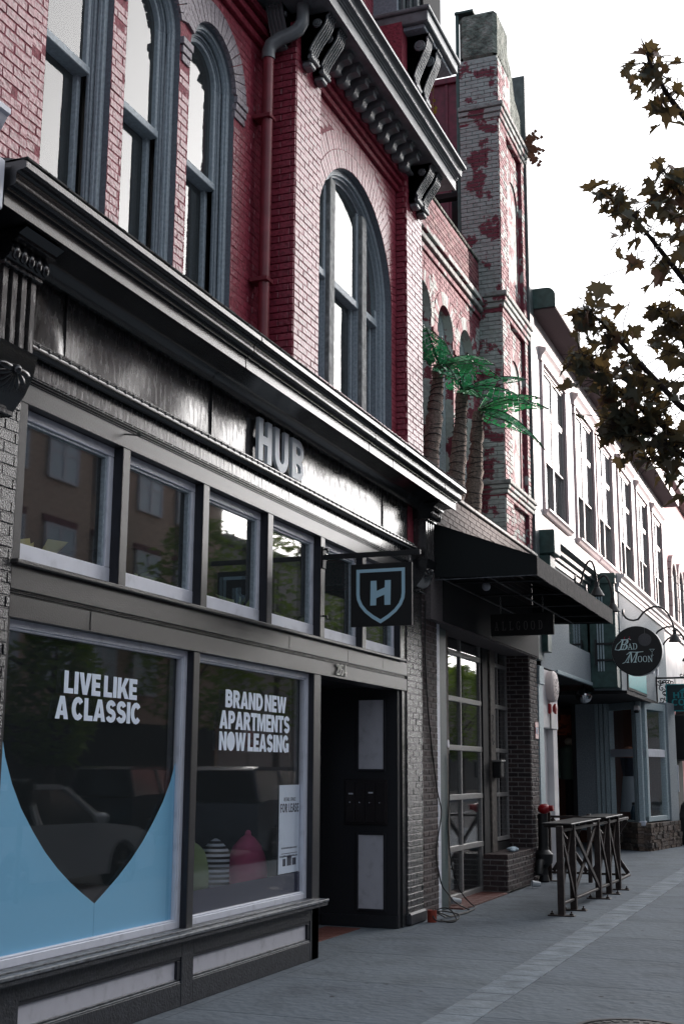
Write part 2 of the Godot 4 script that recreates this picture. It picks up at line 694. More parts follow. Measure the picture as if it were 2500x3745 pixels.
	M.stucco = mat(rgb(150, 156, 150), 0.9, noise(64, 0.014, 5, 512, ramp([[0.0, Color(0.38, 0.42, 0.42)], [0.45, Color(0.7, 0.74, 0.72)], [1.0, Color(1, 1, 1)]])), bump(65, 0.04, 10.0), 0.6, 1.0)
	M.oldbrick = []
	for c in [rgb(126, 70, 78), rgb(112, 62, 70), rgb(134, 84, 88), rgb(98, 58, 64), rgb(140, 104, 104)]:
		M.oldbrick.append(mat(c, 0.8, red_var, rough_n, 1.2, 0.8))
	M.brown = []
	for c in [rgb(66, 50, 50), rgb(58, 45, 46), rgb(72, 56, 54), rgb(50, 40, 42)]:
		M.brown.append(mat(c, 0.7, red_var, rough_n, 1.2, 0.8))
	M.mortar = mat(rgb(170, 166, 164), 0.9, fine, rough_n, 1.2, 0.6)
	M.darkmortar = mat(rgb(112, 104, 104), 0.9, fine)
	M.awning = mat(rgb(24, 30, 31), 0.85, fine, bump(66, 0.2, 4.0), 2.0, 0.4)
	M.valance = mat(rgb(70, 62, 60), 0.8, noise(67, 0.02, 5, 512, ramp([[0.0, Color(0.5, 0.5, 0.5)], [1.0, Color(1, 1, 1)]])), bump(66, 0.2, 4.0), 1.0, 0.4)
	M.gateframe = mat(rgb(150, 148, 146), 0.5, fine)
	M.wood = mat(rgb(106, 98, 92), 0.75, noise(68, 0.03, 5, 512, ramp([[0.0, Color(0.5, 0.5, 0.5)], [1.0, Color(1, 1, 1)]])), grain, 0.8, 0.6)
	M.teal = mat(rgb(60, 84, 88), 0.5, fine)
	M.bluepaint = mat(rgb(186, 204, 210), 0.5, fine)
	M.concrete = []
	for c in [rgb(101, 110, 119), rgb(98, 107, 116), rgb(104, 113, 121)]:
		M.concrete.append(mat(c, 0.85, noise(71, 0.006, 6, 1024, ramp([[0.0, Color(0.78, 0.78, 0.79)], [0.35, Color(0.92, 0.92, 0.92)], [0.6, Color(0.97, 0.97, 0.97)], [1.0, Color(1, 1, 1)]])), bump(72, 0.08, 3.0), 0.22, 0.35))
	M.paver = []
	for c in [rgb(136, 146, 155), rgb(132, 142, 151), rgb(140, 149, 157)]:
		M.paver.append(mat(c, 0.85, grey_var, bump(72, 0.08, 3.0), 0.5, 0.4))
	M.joint = mat(rgb(52, 54, 58), 0.95)
	M.asphalt = mat(rgb(86, 86, 88), 0.9, fine, bump(73, 0.2, 8.0), 0.8, 0.8)
	M.tile = mat(rgb(112, 66, 58), 0.7, fine)
	M.white = mat(rgb(226, 222, 222), 0.6, noise(74, 0.008, 4, 512, ramp([[0.0, Color(0.85, 0.85, 0.86)], [1.0, Color(1, 1, 1)]])), null, 0.3)
	M.whitetrim = mat(rgb(205, 190, 192), 0.5, fine)
	M.sashwhite = mat(rgb(150, 150, 150), 0.5, fine)
	M.greenmetal = mat(rgb(62, 92, 88), 0.5, grey_var)
	M.greymetal = mat(rgb(96, 106, 108), 0.5, grey_var)
	M.maroonmetal = mat(rgb(112, 30, 54), 0.5, grey_var)
	M.soffit = mat(rgb(72, 56, 62), 0.8, fine, bump(75, 0.2, 6.0), 1.5, 0.5)
	M.greystucco = mat(rgb(158, 168, 175), 0.85, fine, bump(76, 0.1, 6.0), 1.0, 0.5)
	M.chrome = mat(rgb(210, 210, 212), 0.12, null, null, 1.0, 1.0, 1.0)
	M.redglossy = mat(rgb(150, 20, 28), 0.3)
	M.curtainglass = mat(rgb(205, 222, 234), 0.15)
	M.cupglass = mat(rgb(200, 206, 210), 0.1)
	M.clear = pane_mat(0.12, Color(0.9, 0.95, 1.0))


func ground() -> void:
	var g := structure("ground")
	var b := MB.new()
	b.flat([P(-120, -0.16, -120), P(120, -0.16, -120), P(120, -0.16, 400), P(-120, -0.16, 400)], UY)
	part("earth", b, M.asphalt, g)
	var road := structure("road")
	bx("asphalt", road, M.asphalt, 5.16, 15.0, -0.15, -0.13, -40, 200, 0.0)
	for k in 14:
		bx("lane_marking", road, M.panel, 10.0, 10.1, -0.129, -0.126, -12.0 + k * 9.0, -9.0 + k * 9.0, 0.0)
	var kerb := structure("kerb")
	for k in 30:
		bx("kerbstone", kerb, M.concrete[k % 3], 5.0, 5.15, -0.15, 0.0, -12 + k * 3.0, -9.006 + k * 3.0, 0.012)
	bx("far_kerbstone", kerb, M.concrete[0], 15.0, 15.15, -0.15, 0.0, -30, 150, 0.012)
	var w := structure("sidewalk")
	bx("bedding", w, M.joint, -1.2, 4.99, -0.14, -0.02, -12, 78, 0.0)
	var rows := []
	for k in 60:
		rows.append(-12.0 + 1.5 * k)
	for k in rows.size() - 1:
		var s0: float = rows[k] + 0.6
		if not (s0 > 10.0 and s0 < 13.0):
			bx("slab", w, M.concrete[k % 3], 0.10, 1.697, -0.1, 0.0, s0, s0 + 1.497, 0.004)
		else:
			bx("slab", w, M.concrete[k % 3], 0.10, 1.697, -0.1, 0.0, s0, s0 + 1.497, 0.004)
		bx("slab", w, M.concrete[(k + 1) % 3], 2.006, 3.5, -0.1, 0.0, s0 + 0.5, s0 + 1.997, 0.004)
		bx("slab", w, M.concrete[(k + 2) % 3], 3.506, 4.99, -0.1, 0.0, s0 + 0.5, s0 + 1.997, 0.004)
	bx("apron_slab", w, M.concrete[1], -1.0, 0.094, -0.1, -0.002, -12, 10.62, 0.0)
	bx("apron_slab", w, M.concrete[2], -1.0, 0.094, -0.1, -0.003, 10.625, 14.9, 0.0)
	bx("apron_slab", w, M.concrete[1], -3.0, 0.094, -0.1, -0.004, 19.0, 40, 0.0)
	for k in 150:
		bx("paver", w, M.paver[rng.randi() % 3], 1.703, 2.0, -0.08, 0.001 + 0.0012 * rng.randf(), 5.0 + k * 0.3, 5.0 + k * 0.3 + 0.294, 0.004)
	for i in 4:
		for j in 9:
			bx("entry_tile", w, M.tile, -0.42 + i * 0.12, -0.304 + i * 0.12, -0.02, 0.004 + 0.001 * rng.randf(), 15.0 + j * 0.24, 15.234 + j * 0.24, 0.003)
	for i in 3:
		for j in 8:
			bx("entry_tile", w, M.tile, -0.78 + i * 0.13, -0.654 + i * 0.13, -0.02, 0.004, 10.66 + j * 0.26, 10.914 + j * 0.26, 0.003)
	var spots := MB.new()
	for k in 90:
		var c := P(rng.randf_range(0.15, 4.6), 0.003, 8.0 + 12.0 * pow(rng.randf(), 1.5))
		var pts := []
		var r := rng.randf_range(0.008, 0.022)
		for i in 8:
			pts.append(c + Vector3(cos(TAU * i / 8.0), 0, sin(TAU * i / 8.0)) * r * rng.randf_range(0.7, 1.2))
		spots.flat(pts, UY)
	var gm := part("gum_spots", spots, mat(rgb(44, 46, 50), 0.8), w)
	gm.set_meta("kind", "stuff")
	var mh := thing("manhole_cover", "round dark iron manhole cover in the slabs at the lower right corner", "manhole cover", P(3.02, 0.0, 8.50))
	var lid := MB.new()
	lid.lathe([Vector2(0, 0.008), Vector2(0.33, 0.008), Vector2(0.34, 0.004), Vector2(0.34, 0.0)], P(3.02, 0.0, 8.50), UY, 40)
	part("lid", lid, M.iron, mh)
	var rim := MB.new()
	rim.lathe([Vector2(0.345, 0.0), Vector2(0.35, 0.012), Vector2(0.385, 0.012), Vector2(0.39, 0.0)], P(3.02, 0.0, 8.50), UY, 40)
	part("rim", rim, M.iron, mh)
	for k in 26:
		var a := TAU * k / 26.0
		var kb := MB.new()
		kb.xf = Transform3D(Basis(UY, a), P(3.02, 0, 8.50))
		kb.box(Vector3(0.26, 0.0085, -0.02), Vector3(0.32, 0.0125, 0.02), 0.002)
		part("stud", kb, M.iron, mh)
	var uc := MB.new()
	uc.lathe([Vector2(0, 0.006), Vector2(0.11, 0.006), Vector2(0.13, 0.002), Vector2(0.13, 0.0)], P(2.86, 0.0, 16.4), UY, 24)
	var u := part("utility_cover", uc, M.iron)
	tag(u, "small round iron utility cover set in the slabs right of the pale paver band", "utility cover")


func arched_window(parent: Node3D, o: Dictionary, x: float, meet: float, curtain := false) -> void:
	# x is the wall face; two sashes behind a moulded frame
	var w := Node3D.new()
	w.name = "window"
	parent.add_child(w, true)
	var f := MB.new()
	arch_frame(f, x - 0.10, x - 0.045, o, 0.05)
	arch_frame(f, x - 0.09, x - 0.065, inset(o, 0.05), 0.015, false)
	part("outer_frame", f, M.trim, w)
	var o2 := inset(o, 0.05)
	var f2 := MB.new()
	arch_frame(f2, x - 0.15, x - 0.10, o2, 0.045)
	arch_frame(f2, x - 0.135, x - 0.115, inset(o2, 0.045), 0.012, false)
	part("inner_frame", f2, M.trimdark, w)
	var o3 := inset(o2, 0.048)
	var up := {"s0": o3.s0, "s1": o3.s1, "y0": meet, "sp": o3.sp, "r": o3.r}
	var f3 := MB.new()
	arch_frame(f3, x - 0.165, x - 0.125, up, 0.042)
	part("upper_sash", f3, M.trim, w)
	var g := MB.new()
	glass_in(g, x - 0.14, inset(up, 0.042))
	part("pane", g, M.pane, w)
	var lo := {"s0": o3.s0, "s1": o3.s1, "y0": o3.y0, "sp": meet + 0.02, "r": 0.0}
	var f4 := MB.new()
	arch_frame(f4, x - 0.235, x - 0.19, lo, 0.045)
	f4.box(P(x - 0.24, meet - 0.03, o3.s0), P(x - 0.115, meet + 0.035, o3.s1), 0.006)
	part("lower_sash", f4, M.trim, w)
	var g2 := MB.new()
	glass_in(g2, x - 0.21, inset(lo, 0.045))
	part("pane", g2, M.pane, w)
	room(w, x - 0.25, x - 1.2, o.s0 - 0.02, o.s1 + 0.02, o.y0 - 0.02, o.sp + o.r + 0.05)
	if curtain:
		var c := MB.new()
		var pts := PackedVector2Array()
		var n_ := 22
		for i in n_ + 1:
			pts.append(Vector2(o3.s0 + (o3.s1 - o3.s0) * (0.0 + 0.62 * i / n_), 0.018 * sin(i * 1.9) + 0.008 * sin(i * 0.7)))
		for i in n_ + 1:
			pts.append(Vector2(pts[n_ - i].x, pts[n_ - i].y - 0.006))
		c.prism(pts, Vector3(x - 0.36, o.y0, 0), US, UX, Vector3(0, o.sp + o.r * 0.5 - o.y0, 0), 60.0)
		part("curtain", c, M.curtain, w)


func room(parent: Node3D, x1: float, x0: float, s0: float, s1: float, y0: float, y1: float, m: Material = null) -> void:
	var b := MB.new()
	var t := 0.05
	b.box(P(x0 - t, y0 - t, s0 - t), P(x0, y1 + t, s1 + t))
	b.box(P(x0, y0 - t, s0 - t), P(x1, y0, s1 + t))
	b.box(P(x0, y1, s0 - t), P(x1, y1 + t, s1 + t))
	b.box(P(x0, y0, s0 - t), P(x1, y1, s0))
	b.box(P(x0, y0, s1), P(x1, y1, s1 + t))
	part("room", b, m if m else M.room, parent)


var hub: Node3D


func moulding(parent: Node3D, called: String, m: Material, prof: Array, s0: float, s1: float, soft := 35.0) -> MeshInstance3D:
	return poly_part(called, parent, m, prof, P(0, 0, s0), UX, UY, P(0, 0, s1) - P(0, 0, s0), soft)


# S-curved bracket whose side outline lies in x and y; width along the street
func scroll_bracket(parent: Node3D, called: String, m: Material, x: float, y_top: float, y_bot: float, reach: float, s: float, width: float, face_us := false) -> void:
	var h := y_top - y_bot
	var out := []
	var steps := 16
	for i in steps + 1:
		var t := float(i) / steps
		var r := reach * (0.30 + 0.70 * (0.5 + 0.5 * cos(PI * pow(1.0 - t, 0.8)))) if t > 0.28 else reach * (0.34 + 0.10 * sin(t / 0.28 * PI))
		out.append(Vector2(r, y_bot + h * 0.86 * t))
	out.append(Vector2(reach, y_bot + h * 0.86))
	out.append(Vector2(reach, y_bot + h * 0.93))
	out.append(Vector2(reach * 1.08, y_bot + h * 0.95))
	out.append(Vector2(reach * 1.08, y_top))
	out.append(Vector2(0, y_top))
	out.append(Vector2(0, y_bot))
	var u := UX
	var e := US
	var o := P(x, 0, s)
	if face_us:
		u = -US
		e = UX
	var node := Node3D.new()
	node.name = called
	parent.add_child(node, true)
	var b := MB.new()
	# core narrower than the ribs, so the ribs stand proud like the flutes of the casting
	var ribs := 5
	var rw := width / (ribs * 2 - 1)
	var core := []
	for p in out:
		core.append(Vector2(maxf(0.0, p.x - 0.018), p.y))
	b.prism(PackedVector2Array(core), o, u, UY, e * width, 30.0)
	part("core", b, m, node)
	for k in ribs:
		var rb := MB.new()
		rb.prism(PackedVector2Array(out), o + e * (rw * 2 * k), u, UY, e * rw, 30.0)
		part("rib", rb, m, node)
	var sc := MB.new()
	sc.xf = Transform3D(Basis(), o + u * (reach * 0.62) + UY * (y_bot + h * 0.78))
	for sd in [-0.008, width - 0.008]:
		sc.lathe([Vector2(0.0, 0.02), Vector2(h * 0.05, 0.02), Vector2(h * 0.06, 0.01), Vector2(h * 0.09, 0.012), Vector2(h * 0.105, 0.0)], e * sd, e if sd > 0 else -e, 14)
	part("scroll", sc, m, node)
	var ft := MB.new()
	ft.xf = Transform3D(Basis(), o)
	ft.box(u * 0.0 + UY * (y_bot - h * 0.13) + e * (width * 0.12), u * (reach * 0.36) + UY * (y_bot - 0.002) + e * (width * 0.88), 0.015)
	ft.tube([u * (reach * 0.36) + UY * (y_bot + h * 0.05) - e * 0.01, u * (reach * 0.36) + UY * (y_bot + h * 0.05) + e * (width + 0.01)], h * 0.055, 10)
	part("drop", ft, m, node)


func red_building() -> void:
	var wn := thing("white_trimmed_building", "white painted cornice and pilaster of the building at the left picture edge", "building", P(-0.5, 0, 2))
	bx("wall", wn, M.sash, -4.0, -0.1, 0, 9.0, -6.0, 5.0, 0.0)
	bx("pilaster", wn, M.sash, -0.1, 0.17, 0, 4.40, 4.85, 5.36, 0.01)
	bx("pilaster_cap", wn, M.sash, -0.1, 0.26, 4.41, 4.50, 4.8, 5.30, 0.012)
	bx("fascia", wn, M.sash, -0.1, 0.38, 4.51, 4.80, -6.0, 5.17, 0.01)
	moulding(wn, "crown", M.sash, [Vector2(-0.1, 4.802), Vector2(0.40, 4.802), Vector2(0.42, 4.84), Vector2(0.47, 4.88), Vector2(0.50, 4.94), Vector2(0.52, 4.95), Vector2(0.52, 4.98), Vector2(-0.1, 5.06)], -6.0, 5.0)
	hub = thing("red_brick_building", "three storey maroon painted brick building with grey arched windows above a black storefront", "building", P(-1, 0, 9.5))
	var left := -0.35
	var right := -0.13
	var L := [{"s0": 6.47, "s1": 7.278, "y0": 4.6, "sp": 7.55, "r": 0.41}, {"s0": 7.471, "s1": 8.29, "y0": 4.6, "sp": 7.55, "r": 0.41}, {"s0": 8.466, "s1": 9.30, "y0": 4.6, "sp": 7.55, "r": 0.41}]
	var R := {"s0": 10.70, "s1": 12.98, "y0": 5.26, "sp": 6.74, "r": 1.14}
	# walls
	var b := MB.new()
	wall_face(b, left, 5.85, 9.90, 4.3, 9.0, L)
	part("wall", b, M.redbase, hub)
	b = MB.new()
	wall_face(b, right, 10.49, 13.165, 4.3, 9.0, [R])
	part("wall", b, M.redbase, hub)
	for q in [[5.27, 5.85, 0.0], [9.90, 10.49, 0.0], [13.16, 13.742, 0.0]]:
		bx("pier", hub, M.redbase, -0.6, -0.001, 4.0, 9.0, q[0], q[1], 0.0)
	bx("back_wall", hub, M.redbase, -9.0, -8.8, 0.0, 12.4, 1.0, 13.74, 0.0)
	bx("side_wall", hub, M.redbase, -8.8, -0.62, 4.0, 12.0, 13.55, 13.72, 0.0)
	bx("side_wall", hub, M.redbase, -8.8, -0.37, 0.0, 12.0, 5.0, 5.2, 0.0)
	bx("roof", hub, M.dark, -8.9, -0.05, 12.0, 12.2, 1.0, 13.7, 0.0)
	bx("floor_slab", hub, M.dark, -8.8, -0.62, 4.3, 4.42, 5.2, 13.55, 0.0)
	bx("wall_head", hub, M.redbase, -0.6, -0.36, 8.2, 9.0, 5.85, 9.9, 0.0)
	var o: Array = []
	var in_left = func(a, c, y0, y1):
		for w in L:
			if a < w.s1 - 0.001 and c > w.s0 + 0.001 and y0 < maxf(top_at(w, clampf(a, w.s0, w.s1)), top_at(w, clampf(c, w.s0, w.s1))):
				return true
			var m: float = (w.s0 + w.s1) * 0.5
			if y1 > 7.3 and Vector2((a + c) * 0.5 - m, maxf(0.0, (y0 + y1) * 0.5 - 7.55)).length() < 0.63 and (y0 + y1) * 0.5 > 7.31:
				return true
		return false
	for seg in [[5.85, 6.47], [7.278, 7.471], [8.29, 8.466], [9.30, 9.90]]:
		bond(o, "s", left - 0.0125, seg[0], seg[1], 4.62, 7.31, null, 0.0677, 0.203, 0.05)
	bond(o, "s", left - 0.0125, 5.85, 9.90, 7.328, 8.29, in_left)
	var in_right = func(a, c, y0, y1):
		var m := 11.84
		var ym: float = (y0 + y1) * 0.5
		if ym < 6.74:
			return a < R.s1 and c > R.s0
		return Vector2((a + c) * 0.5 - m, ym - 6.74).length() < 1.53
	bond(o, "s", right - 0.0125, 10.49, R.s0, 4.92, 6.75, null)
	bond(o, "s", right - 0.0125, R.s1, 13.165, 4.92, 6.75, null, 0.0677, 0.203, 0.1)
	bond(o, "s", right - 0.0125, 10.49, 13.165, 6.75, 8.31, in_right)
	for q in [[9.90, 10.49], [13.16, 13.742], [5.27, 5.85]]:
		bond(o, "s", -0.0125, q[0], q[1], 4.85, 8.66, null)
	bond(o, "x", 9.90, left, 0.0, 4.85, 8.6, null)
	bond(o, "x", 13.16, right, 0.0, 4.85, 8.6, null)
	lay_bricks(hub, "brick", o, M.red, 300)
	# window arches and imposts
	for i in 3:
		var c: float = (L[i].s0 + L[i].s1) * 0.5
		var keep = null
		if i == 0:
			keep = func(t): return t < 0.36
		elif i == 1:
			keep = func(t): return t < 0.36 or t > PI - 0.36
		else:
			keep = func(t): return t > PI - 0.36
		voussoirs(hub, "arch_brick", [M.ring], left - 0.02, left + 0.022, c, 7.55, 0.41, 0.625, 21, keep)
		var rv := MB.new()
		reveal(rv, left - 0.06, left + 0.001, L[i])
		part("reveal", rv, M.reveal, hub)
		arched_window(hub, L[i], left, 6.62, true)
	for k in 3:
		for q in [[9.30 - k * 0.014, 9.525], [8.29 - k * 0.0, 8.466], [7.278, 7.471]]:
			bx("impost_brick", hub, M.ring, left - 0.02, left + 0.035 - 0.010 * k, 7.475 - k * 0.072, 7.54 - k * 0.072, q[0] + k * 0.012, q[1] - k * 0.012, 0.004)
	voussoirs(hub, "arch_brick", M.red, right - 0.02, right + 0.006, 11.84, 6.74, 1.142, 1.33, 46)
	voussoirs(hub, "arch_brick", M.red, right - 0.02, right + 0.004, 11.84, 6.74, 1.338, 1.525, 54)
	var rv := MB.new()
	reveal(rv, right - 0.08, right + 0.001, R)
	part("reveal", rv, M.reveal, hub)
	big_window(R, right)
	for k in 22:
		bx("sill_brick", hub, M.red[k % 4], -0.2, 0.004 + 0.003 * rng.randf(), 5.12, 5.235, 10.50 + k * 0.1213, 10.50 + k * 0.1213 + 0.114, 0.004)
	# brick corbel courses under the cornice
	for k in 3:
		bx("corbel_course", hub, M.redtrim, right - 0.02, right + 0.045 + 0.036 * k, 8.31 + k * 0.072, 8.372 + k * 0.072, 10.492, 13.158, 0.006)
		bx("corbel_course", hub, M.redtrim, left - 0.02, left + 0.045 + 0.036 * k, 8.30 + k * 0.11, 8.372 + k * 0.11, 5.86, 9.898, 0.006)
	bx("corbel_course", hub, M.redtrim, right - 0.02, -0.016, 8.516, 8.60, 10.492, 13.158, 0.004)
	# the metal cornice, a run in front of the piers and a run set back on the left
	for run in [[9.55, 14.02, 0.0], [4.6, 9.55, -0.30]]:
		var d: float = run[2]
		var s0: float = run[0]
		var s1: float = run[1]
		var prof := [Vector2(-0.3, 8.66), Vector2(0.33, 8.66), Vector2(0.33, 8.645), Vector2(0.36, 8.645), Vector2(0.36, 8.765), Vector2(0.375, 8.77), Vector2(0.375, 8.785), Vector2(0.392, 8.79), Vector2(0.392, 8.805)]
		for i in 9:
			var t := i / 8.0
			prof.append(Vector2(0.396 + 0.085 * t + 0.014 * sin(t * TAU), 8.808 + 0.085 * t - 0.012 * sin(t * TAU)))
		prof += [Vector2(0.50, 8.897), Vector2(0.50, 8.925), Vector2(-0.3, 9.02)]
		for i in prof.size():
			prof[i].x += d
		moulding(hub, "cornice", M.metal, prof, s0, s1)
		var bed := [Vector2(-0.1, 8.53), Vector2(0.045, 8.53)]
		bed += arc(Vector2(0.045, 8.55), 0.02, -90, 90, 6)
		bed += [Vector2(0.03, 8.575), Vector2(0.03, 8.66), Vector2(-0.1, 8.66)]
		for i in bed.size():
			bed[i].x += d
		moulding(hub, "bed_mould", M.metal, bed, s0 + 0.35, s1 - 0.30)
	for k in 10:
		var s := 10.66 + 0.246 * k
		var pr := [Vector2(0.0, 8.655), Vector2(0.0, 8.46)]
		pr += [Vector2(0.05, 8.452), Vector2(0.085, 8.462), Vector2(0.105, 8.49), Vector2(0.11, 8.52), Vector2(0.13, 8.545), Vector2(0.17, 8.555), Vector2(0.22, 8.56), Vector2(0.22, 8.615), Vector2(0.245, 8.62), Vector2(0.245, 8.655)]
		moulding(hub, "modillion", M.metal, pr, s, s + 0.105, 40)
	for s in [9.98, 10.27, 13.24, 13.50]:
		scroll_bracket(hub, "scroll_bracket", M.metal, 0.002, 8.655, 8.20, 0.27, s, 0.17)
	scroll_bracket(hub, "scroll_bracket", M.metal, -0.24, 8.66, 8.32, 0.2, 9.895, 0.17, true)
	# downpipe in the corner beside the first pier
	var pipe := MB.new()
	pipe.tube([P(-0.22, 4.7, 9.73), P(-0.22, 8.18, 9.73)], 0.052, 14)
	part("downpipe", pipe, M.redpipe, hub)
	pipe = MB.new()
	pipe.tube([P(-0.22, 8.12, 9.73), P(-0.22, 8.2, 9.73), P(-0.20, 8.27, 9.74), P(-0.12, 8.33, 9.765), P(-0.02, 8.37, 9.79), P(0.05, 8.41, 9.8), P(0.085, 8.48, 9.81), P(0.09, 8.56, 9.81), P(0.09, 8.95, 9.81)], [0.062, 0.064, 0.066, 0.066, 0.066, 0.066, 0.064, 0.06, 0.06], 14)
	part("downpipe_elbow", pipe, M.metal, hub)
	for y in [5.9, 7.5]:
		bx("pipe_strap", hub, M.redpipe, -0.34, -0.16, y, y + 0.04, 9.66, 9.80, 0.004)
	# attic storey with a bracketed hood
	bx("attic_wall", hub, M.redbase, -0.9, -0.42, 9.0, 12.0, 5.2, 13.3, 0.0)
	var ao := []
	bond(ao, "s", -0.431, 10.9, 13.3, 9.05, 11.4, null)
	lay_bricks(hub, "attic_brick", ao, M.red, 120)
	for q in [[9.8, 10.9]]:
		bx("attic_window", hub, M.trim, -0.5, -0.40, 9.0, 11.5, q[0], q[1], 0.01)
	bx("attic_pier", hub, M.redbase, -0.6, 0.02, 9.0, 10.4, 12.95, 13.62, 0.0)
	bx("hood", hub, M.metal, -0.55, 0.34, 10.36, 10.50, 12.96, 14.25, 0.01)
	bx("hood_moulding", hub, M.metal, -0.58, 0.37, 10.50, 10.55, 12.92, 14.3, 0.012)
	bx("hood_soffit", hub, M.trimdark, -0.5, 0.28, 10.31, 10.36, 13.02, 14.18, 0.005)
	for s in [13.15, 13.52]:
		scroll_bracket(hub, "scroll_bracket", M.metal, 0.02, 10.31, 9.62, 0.26, s, 0.17)
	bx("attic_base", hub, M.weathered, -0.4, 0.12, 9.0, 9.34, 12.9, 14.0, 0.008)
	bx("dormer_cheek", hub, M.trimdark, -0.9, -0.10, 10.55, 12.6, 13.15, 13.4, 0.01)
	for k in 3:
		bx("dormer_trim", hub, M.greymetal, -0.10 + 0.07 * k, -0.03 + 0.07 * k, 10.55, 12.8, 13.2 + 0.05 * k, 14.0, 0.015)
	bx("dormer_edge", hub, M.dark, 0.11, 0.15, 10.7, 12.8, 13.4, 14.15, 0.004)


func big_window(R: Dictionary, x: float) -> void:
	var w := Node3D.new()
	w.name = "window"
	hub.add_child(w, true)
	var f := MB.new()
	arch_frame(f, x - 0.18, x - 0.07, R, 0.06, false)
	arch_frame(f, x - 0.15, x - 0.10, inset(R, 0.06), 0.025, false)
	part("outer_frame", f, M.trim, w)
	var o2 := inset(R, 0.065)
	f = MB.new()
	arch_frame(f, x - 0.20, x - 0.14, o2, 0.06)
	part("inner_frame", f, M.trimdark, w)
	for m in [[11.31, 11.455], [12.265, 12.41]]:
		var t := minf(top_at(o2, m[0]), top_at(o2, m[1]))
		bx("mullion", w, M.weathered, x - 0.14, x - 0.09, R.y0, t, m[0], m[1], 0.008)
		bx("mullion_side", w, M.trim, x - 0.20, x - 0.14, R.y0, t, m[0] - 0.01, m[1] + 0.01, 0.004)
	var o3 := inset(o2, 0.06)
	var g := MB.new()
	var up := {"s0": o3.s0, "s1": o3.s1, "y0": 6.58, "sp": o3.sp, "r": o3.r}
	glass_in(g, x - 0.152, up)
	part("pane", g, M.pane, w)
	for q in [[o3.s0, 11.30], [11.465, 12.255], [12.42, o3.s1]]:
		var bot := {"s0": q[0], "s1": q[1], "y0": R.y0 + 0.05, "sp": 6.60, "r": 0.0}
		f = MB.new()
		arch_frame(f, x - 0.235, x - 0.20, bot, 0.04)
		f.box(P(x - 0.24, 6.54, q[0]), P(x - 0.13, 6.62, q[1]), 0.006)
		for e in [q[0], q[1] - 0.035]:
			f.box(P(x - 0.165, 6.62, e), P(x - 0.142, minf(top_at(o3, e), top_at(o3, e + 0.035)), e + 0.035), 0.004)
		part("sash", f, M.trim, w)
		g = MB.new()
		glass_in(g, x - 0.215, inset(bot, 0.04))
		part("pane", g, M.pane, w)
	room(w, x - 0.40, x - 1.6, R.s0 - 0.02, R.s1 + 0.02, R.y0 - 0.02, 8.0)


